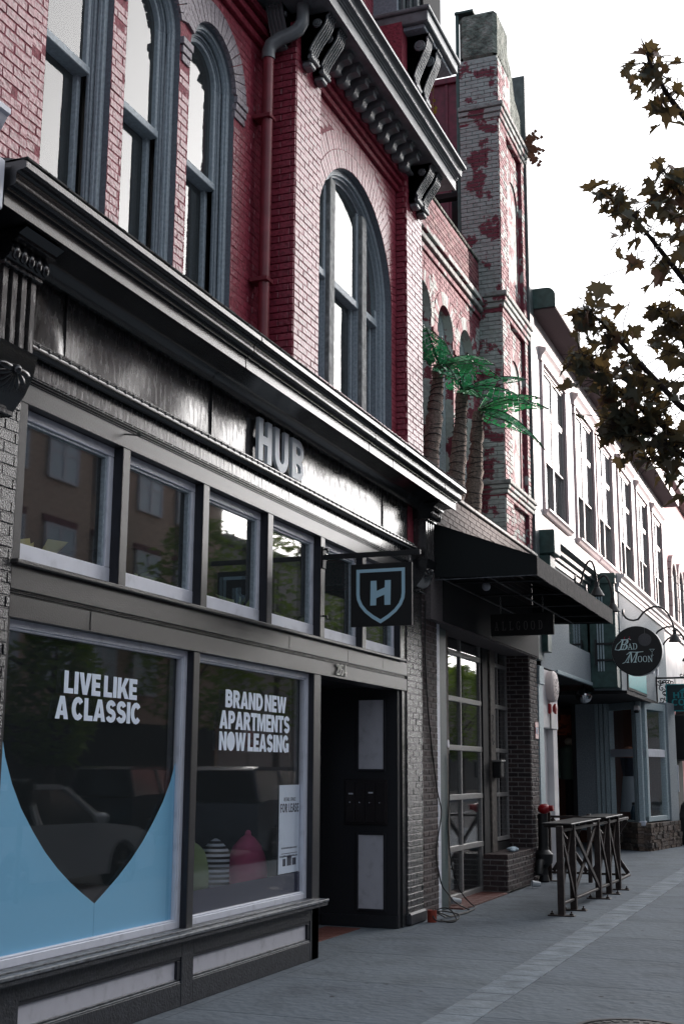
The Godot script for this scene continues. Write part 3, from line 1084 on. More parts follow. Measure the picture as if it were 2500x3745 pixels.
func storefront() -> void:
	# black brick pillars
	var o := []
	for q in [[5.40, 5.945], [13.095, 13.64]]:
		bx("pillar", hub, M.blackbrick[0], -0.7, -0.001, 0.0, 4.0, q[0], q[1], 0.0)
		bond(o, "s", -0.011, q[0], q[1], 0.12, 3.96, null)
	bond(o, "x", 13.095, -0.08, 0.0, 0.12, 3.96, null)
	lay_bricks(hub, "pillar_brick", o, M.blackbrick, 300)
	bx("pillar_foot", hub, M.bulk, -0.6, 0.035, 0.0, 0.13, 13.09, 13.66, 0.02)
	# bulkhead: stiles, rails, pale panels in moulded frames
	bx("bulkhead", hub, M.bulk, -0.25, -0.03, 0.0, 0.44, 4.0, 10.63, 0.0)
	for q in [[4.2, 6.25], [8.14, 8.315], [10.45, 10.635]]:
		bx("bulkhead_stile", hub, M.bulk, -0.06, 0.0, 0.0, 0.44, q[0], q[1], 0.004)
	for q in [[5.4, 8.14], [8.315, 10.45]]:
		bx("bulkhead_rail", hub, M.bulk, -0.06, -0.001, 0.325, 0.44, q[0], q[1], 0.003)
		bx("bulkhead_rail", hub, M.bulk, -0.06, -0.002, 0.0, 0.155, q[0], q[1], 0.003)
		bx("bulkhead_panel", hub, M.panel, -0.06, -0.028, 0.17, 0.30, q[0] + 0.01, q[1] - 0.05, 0.0)
		for y in [0.163, 0.178]:
			bx("panel_bead", hub, M.sill, -0.05, -0.006 if y < 0.17 else -0.016, y - 0.008, y + 0.004, q[0] + 0.004, q[1] - 0.004, 0.003)
		bx("panel_bead", hub, M.navy, -0.05, -0.008, 0.302, 0.324, q[0] + 0.004, q[1] - 0.004, 0.004)
		bx("panel_bead", hub, M.navy, -0.05, -0.008, 0.178, 0.302, q[1] - 0.05, q[1] - 0.004, 0.004)
		if q[0] > 8:
			bx("panel_bead", hub, M.navy, -0.05, -0.010, 0.178, 0.302, q[0] + 0.002, q[0] + 0.012, 0.002)
	bx("window_sill", hub, M.sill, -0.2, 0.088, 0.472, 0.496, 4.0, 10.66, 0.005)
	bx("sill_apron", hub, M.bulk, -0.1, 0.078, 0.441, 0.471, 4.0, 10.655, 0.004)
	bx("sill_step", hub, M.sill, -0.2, 0.03, 0.497, 0.508, 5.9, 10.47, 0.002)
	# display windows
	for q in [[5.97, 8.19], [8.285, 10.475]]:
		var w := Node3D.new()
		w.name = "display_window"
		hub.add_child(w, true)
		var f := MB.new()
		var op := {"s0": q[0], "s1": q[1], "y0": 0.508, "sp": 2.443, "r": 0.0}
		arch_frame(f, -0.12, -0.052, op, 0.05)
		arch_frame(f, -0.10, -0.062, inset(op, 0.05), 0.012)
		part("frame", f, M.sash, w)
		var g := MB.new()
		glass_in(g, -0.085, inset(op, 0.055))
		glass_in(g, -0.110, inset(op, 0.055))
		part("pane", g, M.shoppane, w)
	for q in [[8.19, 8.285, 0.497], [10.475, 10.637, 0.0]]:
		bx("mullion", hub, M.mull, -0.2, 0.0, q[2], 2.44, q[0], q[1], 0.004)
		bx("mullion_return", hub, M.navy, -0.19, -0.004, q[2], 2.438, q[0] - 0.004, q[0] + 0.01, 0.0)
	bx("jamb", hub, M.mull, -0.16, -0.002, 0.5, 2.44, 5.945, 5.97, 0.003)
	# belt of two flat boards with a grooved moulding between
	bx("belt_board", hub, M.belt, -0.2, 0.002, 2.441, 2.568, 5.945, 13.093, 0.003)
	bx("belt_board", hub, M.belt, -0.2, 0.004, 2.603, 2.742, 5.945, 13.093, 0.003)
	for k in 3:
		bx("belt_bead", hub, M.blackmould, -0.1, -0.006 + 0.006 * (k % 2), 2.5685 + 0.0117 * k, 2.5785 + 0.0117 * k, 5.946, 13.0, 0.003)
	bx("transom_sill", hub, M.belt, -0.2, 0.042, 2.7435, 2.775, 5.945, 12.96, 0.008)
	for s in [6.79, 9.9, 11.3, 12.3]:
		bx("board_seam", hub, M.mull, -0.1, 0.0058, 2.606 if s > 8 else 2.45, 2.739 if s > 8 else 2.566, s, s + 0.004, 0.0)
	# transom lights
	var edges := [[6.022, 7.105], [7.197, 8.268], [8.365, 9.437], [9.54, 10.605], [10.708, 11.71], [11.815, 12.88]]
	for q in edges:
		var w := Node3D.new()
		w.name = "transom_window"
		hub.add_child(w, true)
		var f := MB.new()
		var op := {"s0": q[0], "s1": q[1], "y0": 2.775, "sp": 3.71, "r": 0.0}
		f.box(P(-0.13, 2.7755, q[0]), P(-0.068, 2.895, q[1]), 0.004)
		f.box(P(-0.13, 3.645, q[0]), P(-0.070, 3.71, q[1]), 0.004)
		f.box(P(-0.13, 2.896, q[0]), P(-0.071, 3.644, q[0] + 0.05), 0.004)
		f.box(P(-0.13, 2.896, q[1] - 0.06), P(-0.071, 3.644, q[1]), 0.004)
		part("frame", f, M.sash, w)
		f = MB.new()
		f.box(P(-0.122, 2.9, q[1] - 0.08), P(-0.085, 3.64, q[1] - 0.061), 0.003)
		f.box(P(-0.122, 3.625, q[0] + 0.05), P(-0.084, 3.644, q[1] - 0.061), 0.003)
		part("stop", f, M.trim, w)
		var g := MB.new()
		for gx in [-0.10, -0.12]:
			glass_in(g, gx, {"s0": q[0] + 0.05, "s1": q[1] - 0.06, "y0": 2.896, "sp": 3.644, "r": 0.0})
		part("pane", g, M.shoppane, w)
	for q in [[5.945, 6.022], [7.105, 7.197], [8.268, 8.365], [9.437, 9.54], [10.605, 10.708], [11.71, 11.815], [12.88, 12.96]]:
		bx("transom_post", hub, M.mull, -0.16, 0.0, 2.776, 3.71, q[0], q[1], 0.003)
		bx("post_return", hub, M.navy, -0.15, -0.004, 2.777, 3.708, q[0] - 0.003, q[0] + 0.006, 0.0)
	bx("corner_trim", hub, M.black, -0.16, -0.01, 0.0, 3.71, 12.965, 13.092, 0.003)
	bx("head_board", hub, M.mull, -0.2, 0.001, 3.711, 3.832, 5.945, 13.05, 0.003)
	for k in 3:
		bx("head_bead", hub, M.blackmould, -0.1, 0.008 + 0.012 * k, 3.833 + 0.012 * k, 3.843 + 0.012 * k, 5.945, 13.05, 0.004)
	bx("architrave", hub, M.frieze, -0.1, 0.03, 3.87, 3.985, 5.945, 13.2, 0.004)
	# rope moulding with beads
	var rope := [Vector2(-0.05, 3.985), Vector2(0.04, 3.985)]
	rope += arc(Vector2(0.055, 4.018), 0.042, -80, 80, 8)
	rope += [Vector2(-0.05, 4.062)]
	moulding(hub, "rope_moulding", M.blackmould, rope, 5.90, 13.2)
	bx("frieze_ledge", hub, M.frieze, -0.05, 0.062, 4.063, 4.082, 5.9, 13.2, 0.006)
	var bead := MB.new()
	bead.ball(Vector3(), Vector3(0.012, 0.016, 0.013), 8, 5)
	var bm := bead.mesh()
	for k in 66:
		if k == 46 or k == 47:
			continue
		for j in 1:
			var m := MeshInstance3D.new()
			m.name = "bead"
			m.mesh = bm
			m.material_override = M.blackmould
			hub.add_child(m, true)
			m.position = P(0.092 - 0.012 * j, 4.038 - 0.035 * j, 5.96 + 0.109 * k + 0.03 * j) - hub.position
	# frieze of pressed sheet panels
	var seams := [5.90, 6.36, 8.35, 10.10, 12.30, 13.30]
	for k in seams.size() - 1:
		var fb := MB.new()
		var n_ := int((seams[k + 1] - seams[k]) / 0.12)
		var wav := func(s, y): return 0.006 * sin(s * 3.1 + y * 2.0) + 0.004 * sin(s * 7.7 - y * 5.0) + (0.014 * sin((s - 5.9) * 11.0 + y * 4.0) * exp(-y * 0.0) if k == 0 else 0.0)
		for i in n_:
			for j in 6:
				var s0: float = lerpf(seams[k], seams[k + 1] - 0.004, float(i) / n_)
				var s1: float = lerpf(seams[k], seams[k + 1] - 0.004, float(i + 1) / n_)
				var y0 := 4.08 + 0.085 * j
				var y1 := 4.08 + 0.085 * (j + 1)
				var q := []
				var nn := []
				for w in [[s0, y0], [s1, y0], [s1, y1], [s0, y1]]:
					var dx := [Vector2(w[0], w[1])]
					q.append(P(wav.call(w[0], w[1]), w[1], w[0]))
					var gx: float = (wav.call(w[0] + 0.01, w[1]) - wav.call(w[0] - 0.01, w[1])) / 0.02
					var gy: float = (wav.call(w[0], w[1] + 0.01) - wav.call(w[0], w[1] - 0.01)) / 0.02
					nn.append(Vector3(1, -gy, gx).normalized())
				fb.tri(q[0], q[1], q[2], nn[0], nn[1], nn[2])
				fb.tri(q[0], q[2], q[3], nn[0], nn[2], nn[3])
		part("frieze_panel", fb, M.frieze, hub)
		if k > 0:
			bx("frieze_seam", hub, M.black, -0.03, 0.014, 4.083, 4.56, seams[k] - 0.012, seams[k] - 0.003, 0.001)
	# cornice
	var prof := [Vector2(-0.1, 4.56), Vector2(0.02, 4.555)]
	prof += [Vector2(0.03, 4.49), Vector2(0.06, 4.49), Vector2(0.075, 4.52), Vector2(0.11, 4.555), Vector2(0.15, 4.575), Vector2(0.33, 4.58), Vector2(0.335, 4.562), Vector2(0.36, 4.562), Vector2(0.36, 4.642), Vector2(0.375, 4.645), Vector2(0.378, 4.66)]
	for i in 11:
		var t := i / 10.0
		prof.append(Vector2(0.385 + 0.085 * t + 0.016 * sin(t * TAU), 4.663 + 0.085 * t - 0.014 * sin(t * TAU)))
	prof += [Vector2(0.478, 4.752), Vector2(0.49, 4.756), Vector2(0.49, 4.79), Vector2(0.47, 4.80), Vector2(0.0, 4.93), Vector2(-0.1, 4.93)]
	moulding(hub, "shop_cornice", M.blackmould, prof, 5.20, 13.84)
	for k in 44:
		bx("flashing_tab", hub, M.dark, 0.30, 0.497, 4.797 + 0.002 * sin(k * 2.1), 4.812 + 0.006 * rng.randf(), 5.2 + k * 0.196, 5.2 + k * 0.196 + 0.19, 0.004)
	for s in [8.2, 10.9, 11.6, 13.2]:
		var jb := []
		for p in prof:
			jb.append(Vector2(p.x + 0.0035, p.y) if p.x > 0.3 else p)
		moulding(hub, "cornice_joint", M.blackmould, jb, s, s + 0.03)
	# fluted end blocks, their capitals and carved feet
	for q in [[5.51, 5.82], [13.36, 13.65]]:
		var s0: float = q[0]
		var s1: float = q[1]
		var fl := PackedVector2Array([Vector2(s0, -0.05), Vector2(s0, 0.15)])
		var wd: float = (s1 - s0) / 7.0
		for k in 3:
			var a := s0 + wd * (1 + 2 * k)
			fl.append_array(PackedVector2Array([Vector2(a, 0.15), Vector2(a + 0.006, 0.115), Vector2(a + wd - 0.006, 0.115), Vector2(a + wd, 0.15)]))
		fl.append_array(PackedVector2Array([Vector2(s1, 0.15), Vector2(s1, -0.05)]))
		var b := MB.new()
		b.prism(fl, Vector3(0, 3.93, 0), US, UX, Vector3(0, 0.44, 0))
		part("fluted_block", b, M.frieze, hub)
		bx("block_fillet", hub, M.frieze, -0.05, 0.178, 4.371, 4.395, s0 - 0.025, s1 + 0.025, 0.005)
		var cap := [Vector2(-0.05, 4.396), Vector2(0.17, 4.396)]
		cap += arc(Vector2(0.17, 4.45), 0.05, -70, 60, 6)
		cap += [Vector2(0.23, 4.50), Vector2(0.26, 4.51), Vector2(0.26, 4.53), Vector2(0.31, 4.56), Vector2(-0.05, 4.56)]
		moulding(hub, "block_capital", M.blackmould, cap, s0 - 0.03, s1 + 0.03)
		for k in 5:
			var eb := MB.new()
			eb.ball(P(0.212, 4.445, s0 + 0.02 + k * 0.07), Vector3(0.025, 0.05, 0.03), 8, 6)
			part("egg", eb, M.blackmould, hub)
		var foot := [Vector2(-0.05, 3.60), Vector2(0.02, 3.60), Vector2(0.05, 3.64), Vector2(0.10, 3.70), Vector2(0.15, 3.80), Vector2(0.17, 3.90), Vector2(0.18, 3.926), Vector2(-0.05, 3.926)]
		moulding(hub, "carved_foot", M.blackmould, foot, s0 - 0.02, s1 + 0.02)
		for k in 9:
			var a := PI * k / 8.0
			var lf := MB.new()
			lf.xf = Transform3D(Basis(), P(0.15, 3.80, (s0 + s1) * 0.5)) * Transform3D(Basis(Vector3(0, 0, 1), -0.55), Vector3()) * Transform3D(Basis(UX, a - PI / 2), Vector3())
			lf.ball(Vector3(0.0, -0.075, 0), Vector3(0.02, 0.075, 0.026), 7, 5)
			part("carved_leaf", lf, M.blackmould, hub)
		var bud := MB.new()
		bud.ball(P(0.165, 3.80, (s0 + s1) * 0.5), Vector3(0.03, 0.03, 0.03), 8, 6)
		part("carved_bud", bud, M.blackmould, hub)
		bx("foot_base", hub, M.frieze, -0.05, 0.06, 3.565, 3.60, s0 + 0.02, s1 - 0.02, 0.006)
	# the recessed entry
	var dk := mat(rgb(34, 35, 40), 0.5)
	bx("entry_ceiling", hub, dk, -0.9, -0.2, 2.47, 2.52, 10.63, 13.1, 0.0)
	bx("entry_back_wall", hub, dk, -0.95, -0.90, 0.0, 2.47, 10.5, 13.0, 0.0)
	bx("entry_side", hub, dk, -0.9, -0.21, 0.0, 2.44, 10.52, 10.63, 0.0)
	bx("entry_wall", hub, dk, -0.9, -0.03, 0.0, 2.47, 12.87, 12.962, 0.0)
	bx("skirting", hub, dk, -0.88, -0.04, 0.0, 0.12, 12.845, 12.868, 0.004)
	for q in [[1.61, 2.335], [0.185, 0.93]]:
		bx("entry_panel", hub, M.panel, -0.465, -0.185, q[0], q[1], 12.858, 12.869, 0.0)
		for e in [[-0.49, -0.466], [-0.184, -0.16]]:
			bx("panel_frame", hub, dk, e[0], e[1], q[0] - 0.024, q[1] + 0.024, 12.845, 12.868, 0.004)
		for y in [q[0] - 0.024, q[1]]:
			bx("panel_frame", hub, dk, -0.4655, -0.1845, y, y + 0.024, 12.846, 12.868, 0.004)
	var mb := Node3D.new()
	mb.name = "mailboxes"
	hub.add_child(mb, true)
	var bronze := mat(rgb(44, 40, 42), 0.4, null, null, 1, 1, 0.3)
	bx("frame", mb, bronze, -0.615, -0.14, 1.035, 1.50, 12.835, 12.868, 0.006)
	for k in 4:
		bx("door", mb, bronze, -0.60 + 0.112 * k, -0.492 + 0.112 * k, 1.06, 1.475, 12.822, 12.834, 0.004)
		var kn := MB.new()
		kn.lathe([Vector2(0, 0.016), Vector2(0.010, 0.014), Vector2(0.011, 0.0)], P(-0.546 + 0.112 * k, 1.262, 12.822), -US, 10)
		part("lock", kn, M.chrome, mb)
		if k % 2 == 0:
			bx("name_slot", mb, M.sash, -0.565 + 0.112 * k, -0.515 + 0.112 * k, 1.345 + 0.012 * (k / 2), 1.36 + 0.012 * (k / 2), 12.817, 12.8215, 0.0)
	var d := Node3D.new()
	d.name = "entry_door"
	hub.add_child(d, true)
	bx("leaf", d, dk, -0.9, -0.85, 0.02, 2.2, 11.75, 12.7, 0.004)
	bx("light", d, M.shoppane, -0.846, -0.842, 0.9, 2.05, 11.9, 12.58, 0.0)
	bx("handle", d, bronze, -0.84, -0.80, 0.95, 1.25, 11.81, 11.84, 0.008)
	# shop interior
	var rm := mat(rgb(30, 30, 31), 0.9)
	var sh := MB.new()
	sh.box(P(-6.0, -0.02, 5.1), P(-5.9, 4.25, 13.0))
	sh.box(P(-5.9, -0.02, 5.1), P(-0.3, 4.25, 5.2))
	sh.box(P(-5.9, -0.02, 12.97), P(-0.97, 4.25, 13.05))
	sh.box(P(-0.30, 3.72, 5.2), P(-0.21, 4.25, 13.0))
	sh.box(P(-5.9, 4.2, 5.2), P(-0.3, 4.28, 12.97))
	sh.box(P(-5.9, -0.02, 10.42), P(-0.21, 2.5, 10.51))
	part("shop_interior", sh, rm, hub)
	bx("shop_floor", hub, mat(rgb(112, 84, 72), 0.5), -5.9, -0.26, 0.0, 0.55, 5.2, 10.42, 0.0)


func shop_things() -> void:
	# vinyl lettering on the glass
	for q in [["LIVE LIKE", 6.69, 7.58, 2.055, 0.135], ["A CLASSIC", 6.615, 7.645, 1.895, 0.137]]:
		pass
	var a := thing("window_lettering", "white capital lettering LIVE LIKE A CLASSIC stuck on the left display window", "lettering", P(-0.08, 1.88, 6.6))
	grotesque(a, M.print, "LIVE LIKE", P(-0.0835, 2.055, 6.66), 0.88, 0.137)
	grotesque(a, M.print, "A CLASSIC", P(-0.0835, 1.895, 6.58), 1.02, 0.140)
	var c := thing("window_lettering", "white lettering BRAND NEW APARTMENTS NOW LEASING stuck on the right display window", "lettering", P(-0.08, 1.74, 8.8))
	grotesque(c, M.print, "BRAND NEW", P(-0.0835, 2.072, 8.88), 1.17, 0.137)
	grotesque(c, M.print, "APARTMENTS", P(-0.0835, 1.906, 8.79), 1.34, 0.140)
	grotesque(c, M.print, "NOW LEASING", P(-0.0835, 1.742, 8.79), 1.33, 0.142)
	# blue vinyl with a shield cut out
	var vy := thing("window_vinyl", "sky blue vinyl sheet with a pointed shield cut out of it, left display window", "window vinyl", P(-0.09, 0.56, 7.1))
	var left := [Vector2(6.03, 0.565), Vector2(7.13, 0.565), Vector2(7.13, 0.768), Vector2(6.98, 0.845), Vector2(6.85, 0.915), Vector2(6.70, 1.01), Vector2(6.56, 1.115), Vector2(6.43, 1.235), Vector2(6.30, 1.37), Vector2(6.20, 1.51), Vector2(6.12, 1.66), Vector2(6.06, 1.84), Vector2(6.03, 2.0)]
	poly_part("sheet", vy, M.vinyl, left, Vector3(-0.094, 0, 0), US, UY, Vector3(0.002, 0, 0))
	var rt := []
	for p in left:
		rt.append(Vector2(14.264 - p.x, p.y))
	for i in rt.size():
		rt[i].x = minf(rt[i].x, 8.135) if rt[i].x > 8.1 else rt[i].x
	poly_part("sheet", vy, M.vinyl, rt, Vector3(-0.094, 0, 0), US, UY, Vector3(0.002, 0, 0))
	var nv := bx("window_vinyl", self, M.navyvinyl, -0.096, -0.093, 0.565, 0.735, 8.34, 10.42, 0.0)
	nv.name = "navy_vinyl_band"
	tag(nv, "dark navy vinyl band along the bottom of the right display window", "window vinyl")
	# posters
	var ps := thing("lease_poster", "white poster FOR LEASE in the lower right corner of the right display window", "poster", P(-0.1, 0.75, 10.2))
	bx("sheet", ps, M.print, -0.103, -0.099, 0.74, 1.47, 9.975, 10.41, 0.0)
	var ink := mat(rgb(28, 32, 58), 0.7)
	for q in [["RETAIL SPACE", 10.07, 0.25, 1.335, 0.030, 400], ["FOR LEASE", 10.0, 0.385, 1.24, 0.075, 700], ["for information please contact", 10.03, 0.33, 0.935, 0.022, 400], ["leasing@RenegadeProperties.com", 10.0, 0.37, 0.868, 0.022, 400]]:
		lettering("print_line", ps, ink, q[0], STREET, P(-0.0988, q[3], q[1]), q[2], q[4], 0.001, "Droid Sans", q[5])
	for q in [[0.90, 0.904, 10.03, 10.37], [0.80, 0.86, 10.06, 10.12], [0.80, 0.88, 10.15, 10.24], [0.80, 0.86, 10.26, 10.34]]:
		bx("print_mark", ps, ink, -0.0988, -0.0978, q[0], q[1], q[2], q[3], 0.0)
	var p2 := thing("door_poster", "white apartment lease notice on the dark door deep in the entry", "poster", P(-0.84, 1.1, 12.3))
	bx("sheet", p2, M.print, -0.841, -0.838, 1.11, 1.905, 11.93, 12.55, 0.0)
	for q in [["APARTMENT", 1.78, 0.075], ["FOR LEASE", 1.67, 0.085], ["1 BEDROOM", 1.555, 0.06], ["Downtown Property", 1.48, 0.032], ["Water + Washer/Dryer", 1.425, 0.032], ["Hardwood Flooring", 1.37, 0.032], ["Parking Available", 1.315, 0.032], ["521-5632", 1.17, 0.05]]:
		lettering("print_line", p2, ink, q[0], STREET, P(-0.8375, q[1], 11.97), 0.55, q[2], 0.001)
	for y in [1.645, 1.545, 1.295, 1.89, 1.125]:
		bx("print_rule", p2, ink, -0.8375, -0.8365, y, y + 0.006, 11.95, 12.53, 0.0)
	# bean bags on the shop floor
	var tones := [[mat(rgb(150, 172, 128), 0.9), "pale green", -1.16, 10.62 - 0.55, 0.30, 0.46], [null, "black and white striped", -0.98, 9.98, 0.27, 0.46], [mat(rgb(205, 96, 140), 0.9), "pink", -0.74, 10.2, 0.29, 0.5]]
	var spots := [[-0.92, 9.98], [-0.76, 10.12], [-0.50, 10.22]]
	for k in 3:
		var t: Array = tones[k]
		var at := P(spots[k][0], 0.55, spots[k][1])
		var bag := thing("bean_bag", "%s bean bag cushion inside behind the right display window" % t[1], "bean bag", at, "")
		var h: float = t[5] * (1.0 if k else 0.95)
		var r: float = t[4] * 0.6
		var prof := [Vector2(0, 0.0), Vector2(r * 0.8, 0.01), Vector2(r, h * 0.18), Vector2(r * 1.02, h * 0.38), Vector2(r * 0.93, h * 0.6), Vector2(r * 0.70, h * 0.8), Vector2(r * 0.34, h * 0.94), Vector2(r * 0.08, h)]
		if k == 1:
			for i in 22:
				var b := MB.new()
				var y0 := h * i / 22.0
				var y1 := h * (i + 1) / 22.0
				var rad := func(y):
					for j in prof.size() - 1:
						if y <= prof[j + 1].y + 1e-6:
							return lerpf(prof[j].x, prof[j + 1].x, clampf((y - prof[j].y) / maxf(0.0001, prof[j + 1].y - prof[j].y), 0, 1))
					return 0.0
				b.lathe([Vector2(rad.call(y0), y0), Vector2(rad.call(y1), y1)], at, UY, 20)
				part("stripe", b, M.print if i % 2 else M.dark, bag)
		else:
			var b := MB.new()
			b.lathe(prof, at, UY, 22)
			for i in b.v.size():
				var d := b.v[i] - at
				var an := atan2(d.z, d.x)
				b.v[i] = at + Vector3(d.x, d.y, d.z) * Vector3(1 + 0.05 * sin(an * 5.0), 1, 1 + 0.05 * sin(an * 4.0))
			part("cover", b, t[0], bag)
			b = MB.new()
			b.ball(at + UY * h, Vector3(0.03, 0.035, 0.03), 8, 5)
			part("tuft", b, t[0], bag)
	# plants on the transom sill inside
	for q in [[6.25, 0], [6.75, 1], [10.85, 2], [8.0, 3], [9.75, 4]]:
		var at := P(-0.42, 2.84, q[0])
		var pl := thing("window_plant", ["leafy green plant behind the leftmost transom light at its left side", "broad yellow green leaves behind the leftmost transom light at its right side", "thin dark green leaves behind the transom light left of the hanging sign", "dim green plant behind the second transom light", "dim green plant behind the fourth transom light"][q[1]], "plant", at)
		bx("shelf_pot", pl, M.dark, -0.52, -0.32, 2.72, 2.86, q[0] - 0.1, q[0] + 0.1, 0.02)
		var lm := mat(rgb(96, 118, 60) if q[1] != 1 else rgb(170, 168, 104), 0.6)
		for i in 12:
			var an := TAU * i / 12.0 + 0.3 * rng.randf()
			var ln := rng.randf_range(0.16, 0.34)
			var wdt := 0.035 if q[1] != 1 else 0.07
			var dir := Vector3(cos(an) * 0.4, rng.randf_range(0.5, 1.0), sin(an)).normalized()
			var sd := dir.cross(UX).normalized()
			var b := MB.new()
			var root := at + UY * 0.02
			var mid := root + dir * ln * 0.6 + Vector3(0.008, 0, 0)
			var tip := root + dir * ln + Vector3(cos(an) * 0.02, -0.07, sin(an) * 0.06)
			b.flat([root, mid + sd * wdt, tip], UX)
			b.flat([root, tip, mid - sd * wdt], UX)
			part("leaf", b, lm, pl)
	# letters HUB on the frieze
	var hb := thing("storefront_letters", "large white HUB letters standing on the black frieze", "letters", P(0.03, 4.09, 9.6))
	var lt := mat(rgb(226, 234, 240), 0.45)
	var H := [Vector2(0, 0), Vector2(0.085, 0), Vector2(0.085, 0.15), Vector2(0.175, 0.15), Vector2(0.175, 0), Vector2(0.26, 0), Vector2(0.26, 0.36), Vector2(0.175, 0.36), Vector2(0.175, 0.22), Vector2(0.085, 0.22), Vector2(0.085, 0.36), Vector2(0, 0.36)]
	var U := [Vector2(0, 0.36), Vector2(0, 0.11)]
	U += arc(Vector2(0.14, 0.13), 0.14, 190, 350, 12)
	U += [Vector2(0.28, 0.36), Vector2(0.195, 0.36), Vector2(0.195, 0.12)]
	U += arc(Vector2(0.14, 0.12), 0.055, 0, -180, 8)
	U += [Vector2(0.085, 0.36)]
	poly_part("letter", hb, lt, H, P(0.022, 4.095, 9.11), US, UY, Vector3(0.03, 0, 0))
	poly_part("letter", hb, lt, U, P(0.022, 4.095, 9.44), US, UY, Vector3(0.03, 0, 0))
	var bl := MB.new()
	var ob := P(0.022, 4.095, 9.80)
	bl.prism(PackedVector2Array([Vector2(0, 0), Vector2(0.085, 0), Vector2(0.085, 0.36), Vector2(0, 0.36)]), ob, US, UY, Vector3(0.03, 0, 0))
	for y in [[0.0, 0.10, 0.20, 0.055], [0.16, 0.262, 0.36, 0.05]]:
		var rad: float = (y[2] - y[0]) * 0.5
		var cc := Vector2(0.15, (y[0] + y[2]) * 0.5)
		var ot := [Vector2(0.086, y[0])] + arc(cc, rad, -90, 90, 12) + [Vector2(0.086, y[2])]
		var inn := arc(cc + Vector2(0.0, 0), y[3] * 0.7, 90, -90, 10)
		ot += [Vector2(0.086, cc.y + y[3] * 0.7)] + inn + [Vector2(0.086, cc.y - y[3] * 0.7)]
		bl.prism(PackedVector2Array(ot), ob, US, UY, Vector3(0.0302 if y[0] > 0 else 0.03, 0, 0))
	part("letter", bl, lt, hb)
	# house number 264
	var nb := thing("house_number", "pale metal house number 264 on the board above the entry", "house number", P(0.01, 2.47, 11.0))
	var cream := mat(rgb(196, 192, 182), 0.4)
	for k in 3:
		lettering("digit", nb, cream, ["2", "6", "4"][k], STREET, P(0.006, 2.468, 10.985 + 0.092 * k), 0.075, 0.105, 0.012, "Droid Serif", 700)
	var hk := MB.new()
	hk.tube([P(0.0, 3.80, 7.10), P(0.05, 3.80, 7.14), P(0.08, 3.805, 7.18), P(0.085, 3.82, 7.17), P(0.07, 3.82, 7.15)], 0.006, 5)
	tag(part("wall_hook", hk, M.iron), "small black screw hook sticking out above the leftmost transom post", "hook")


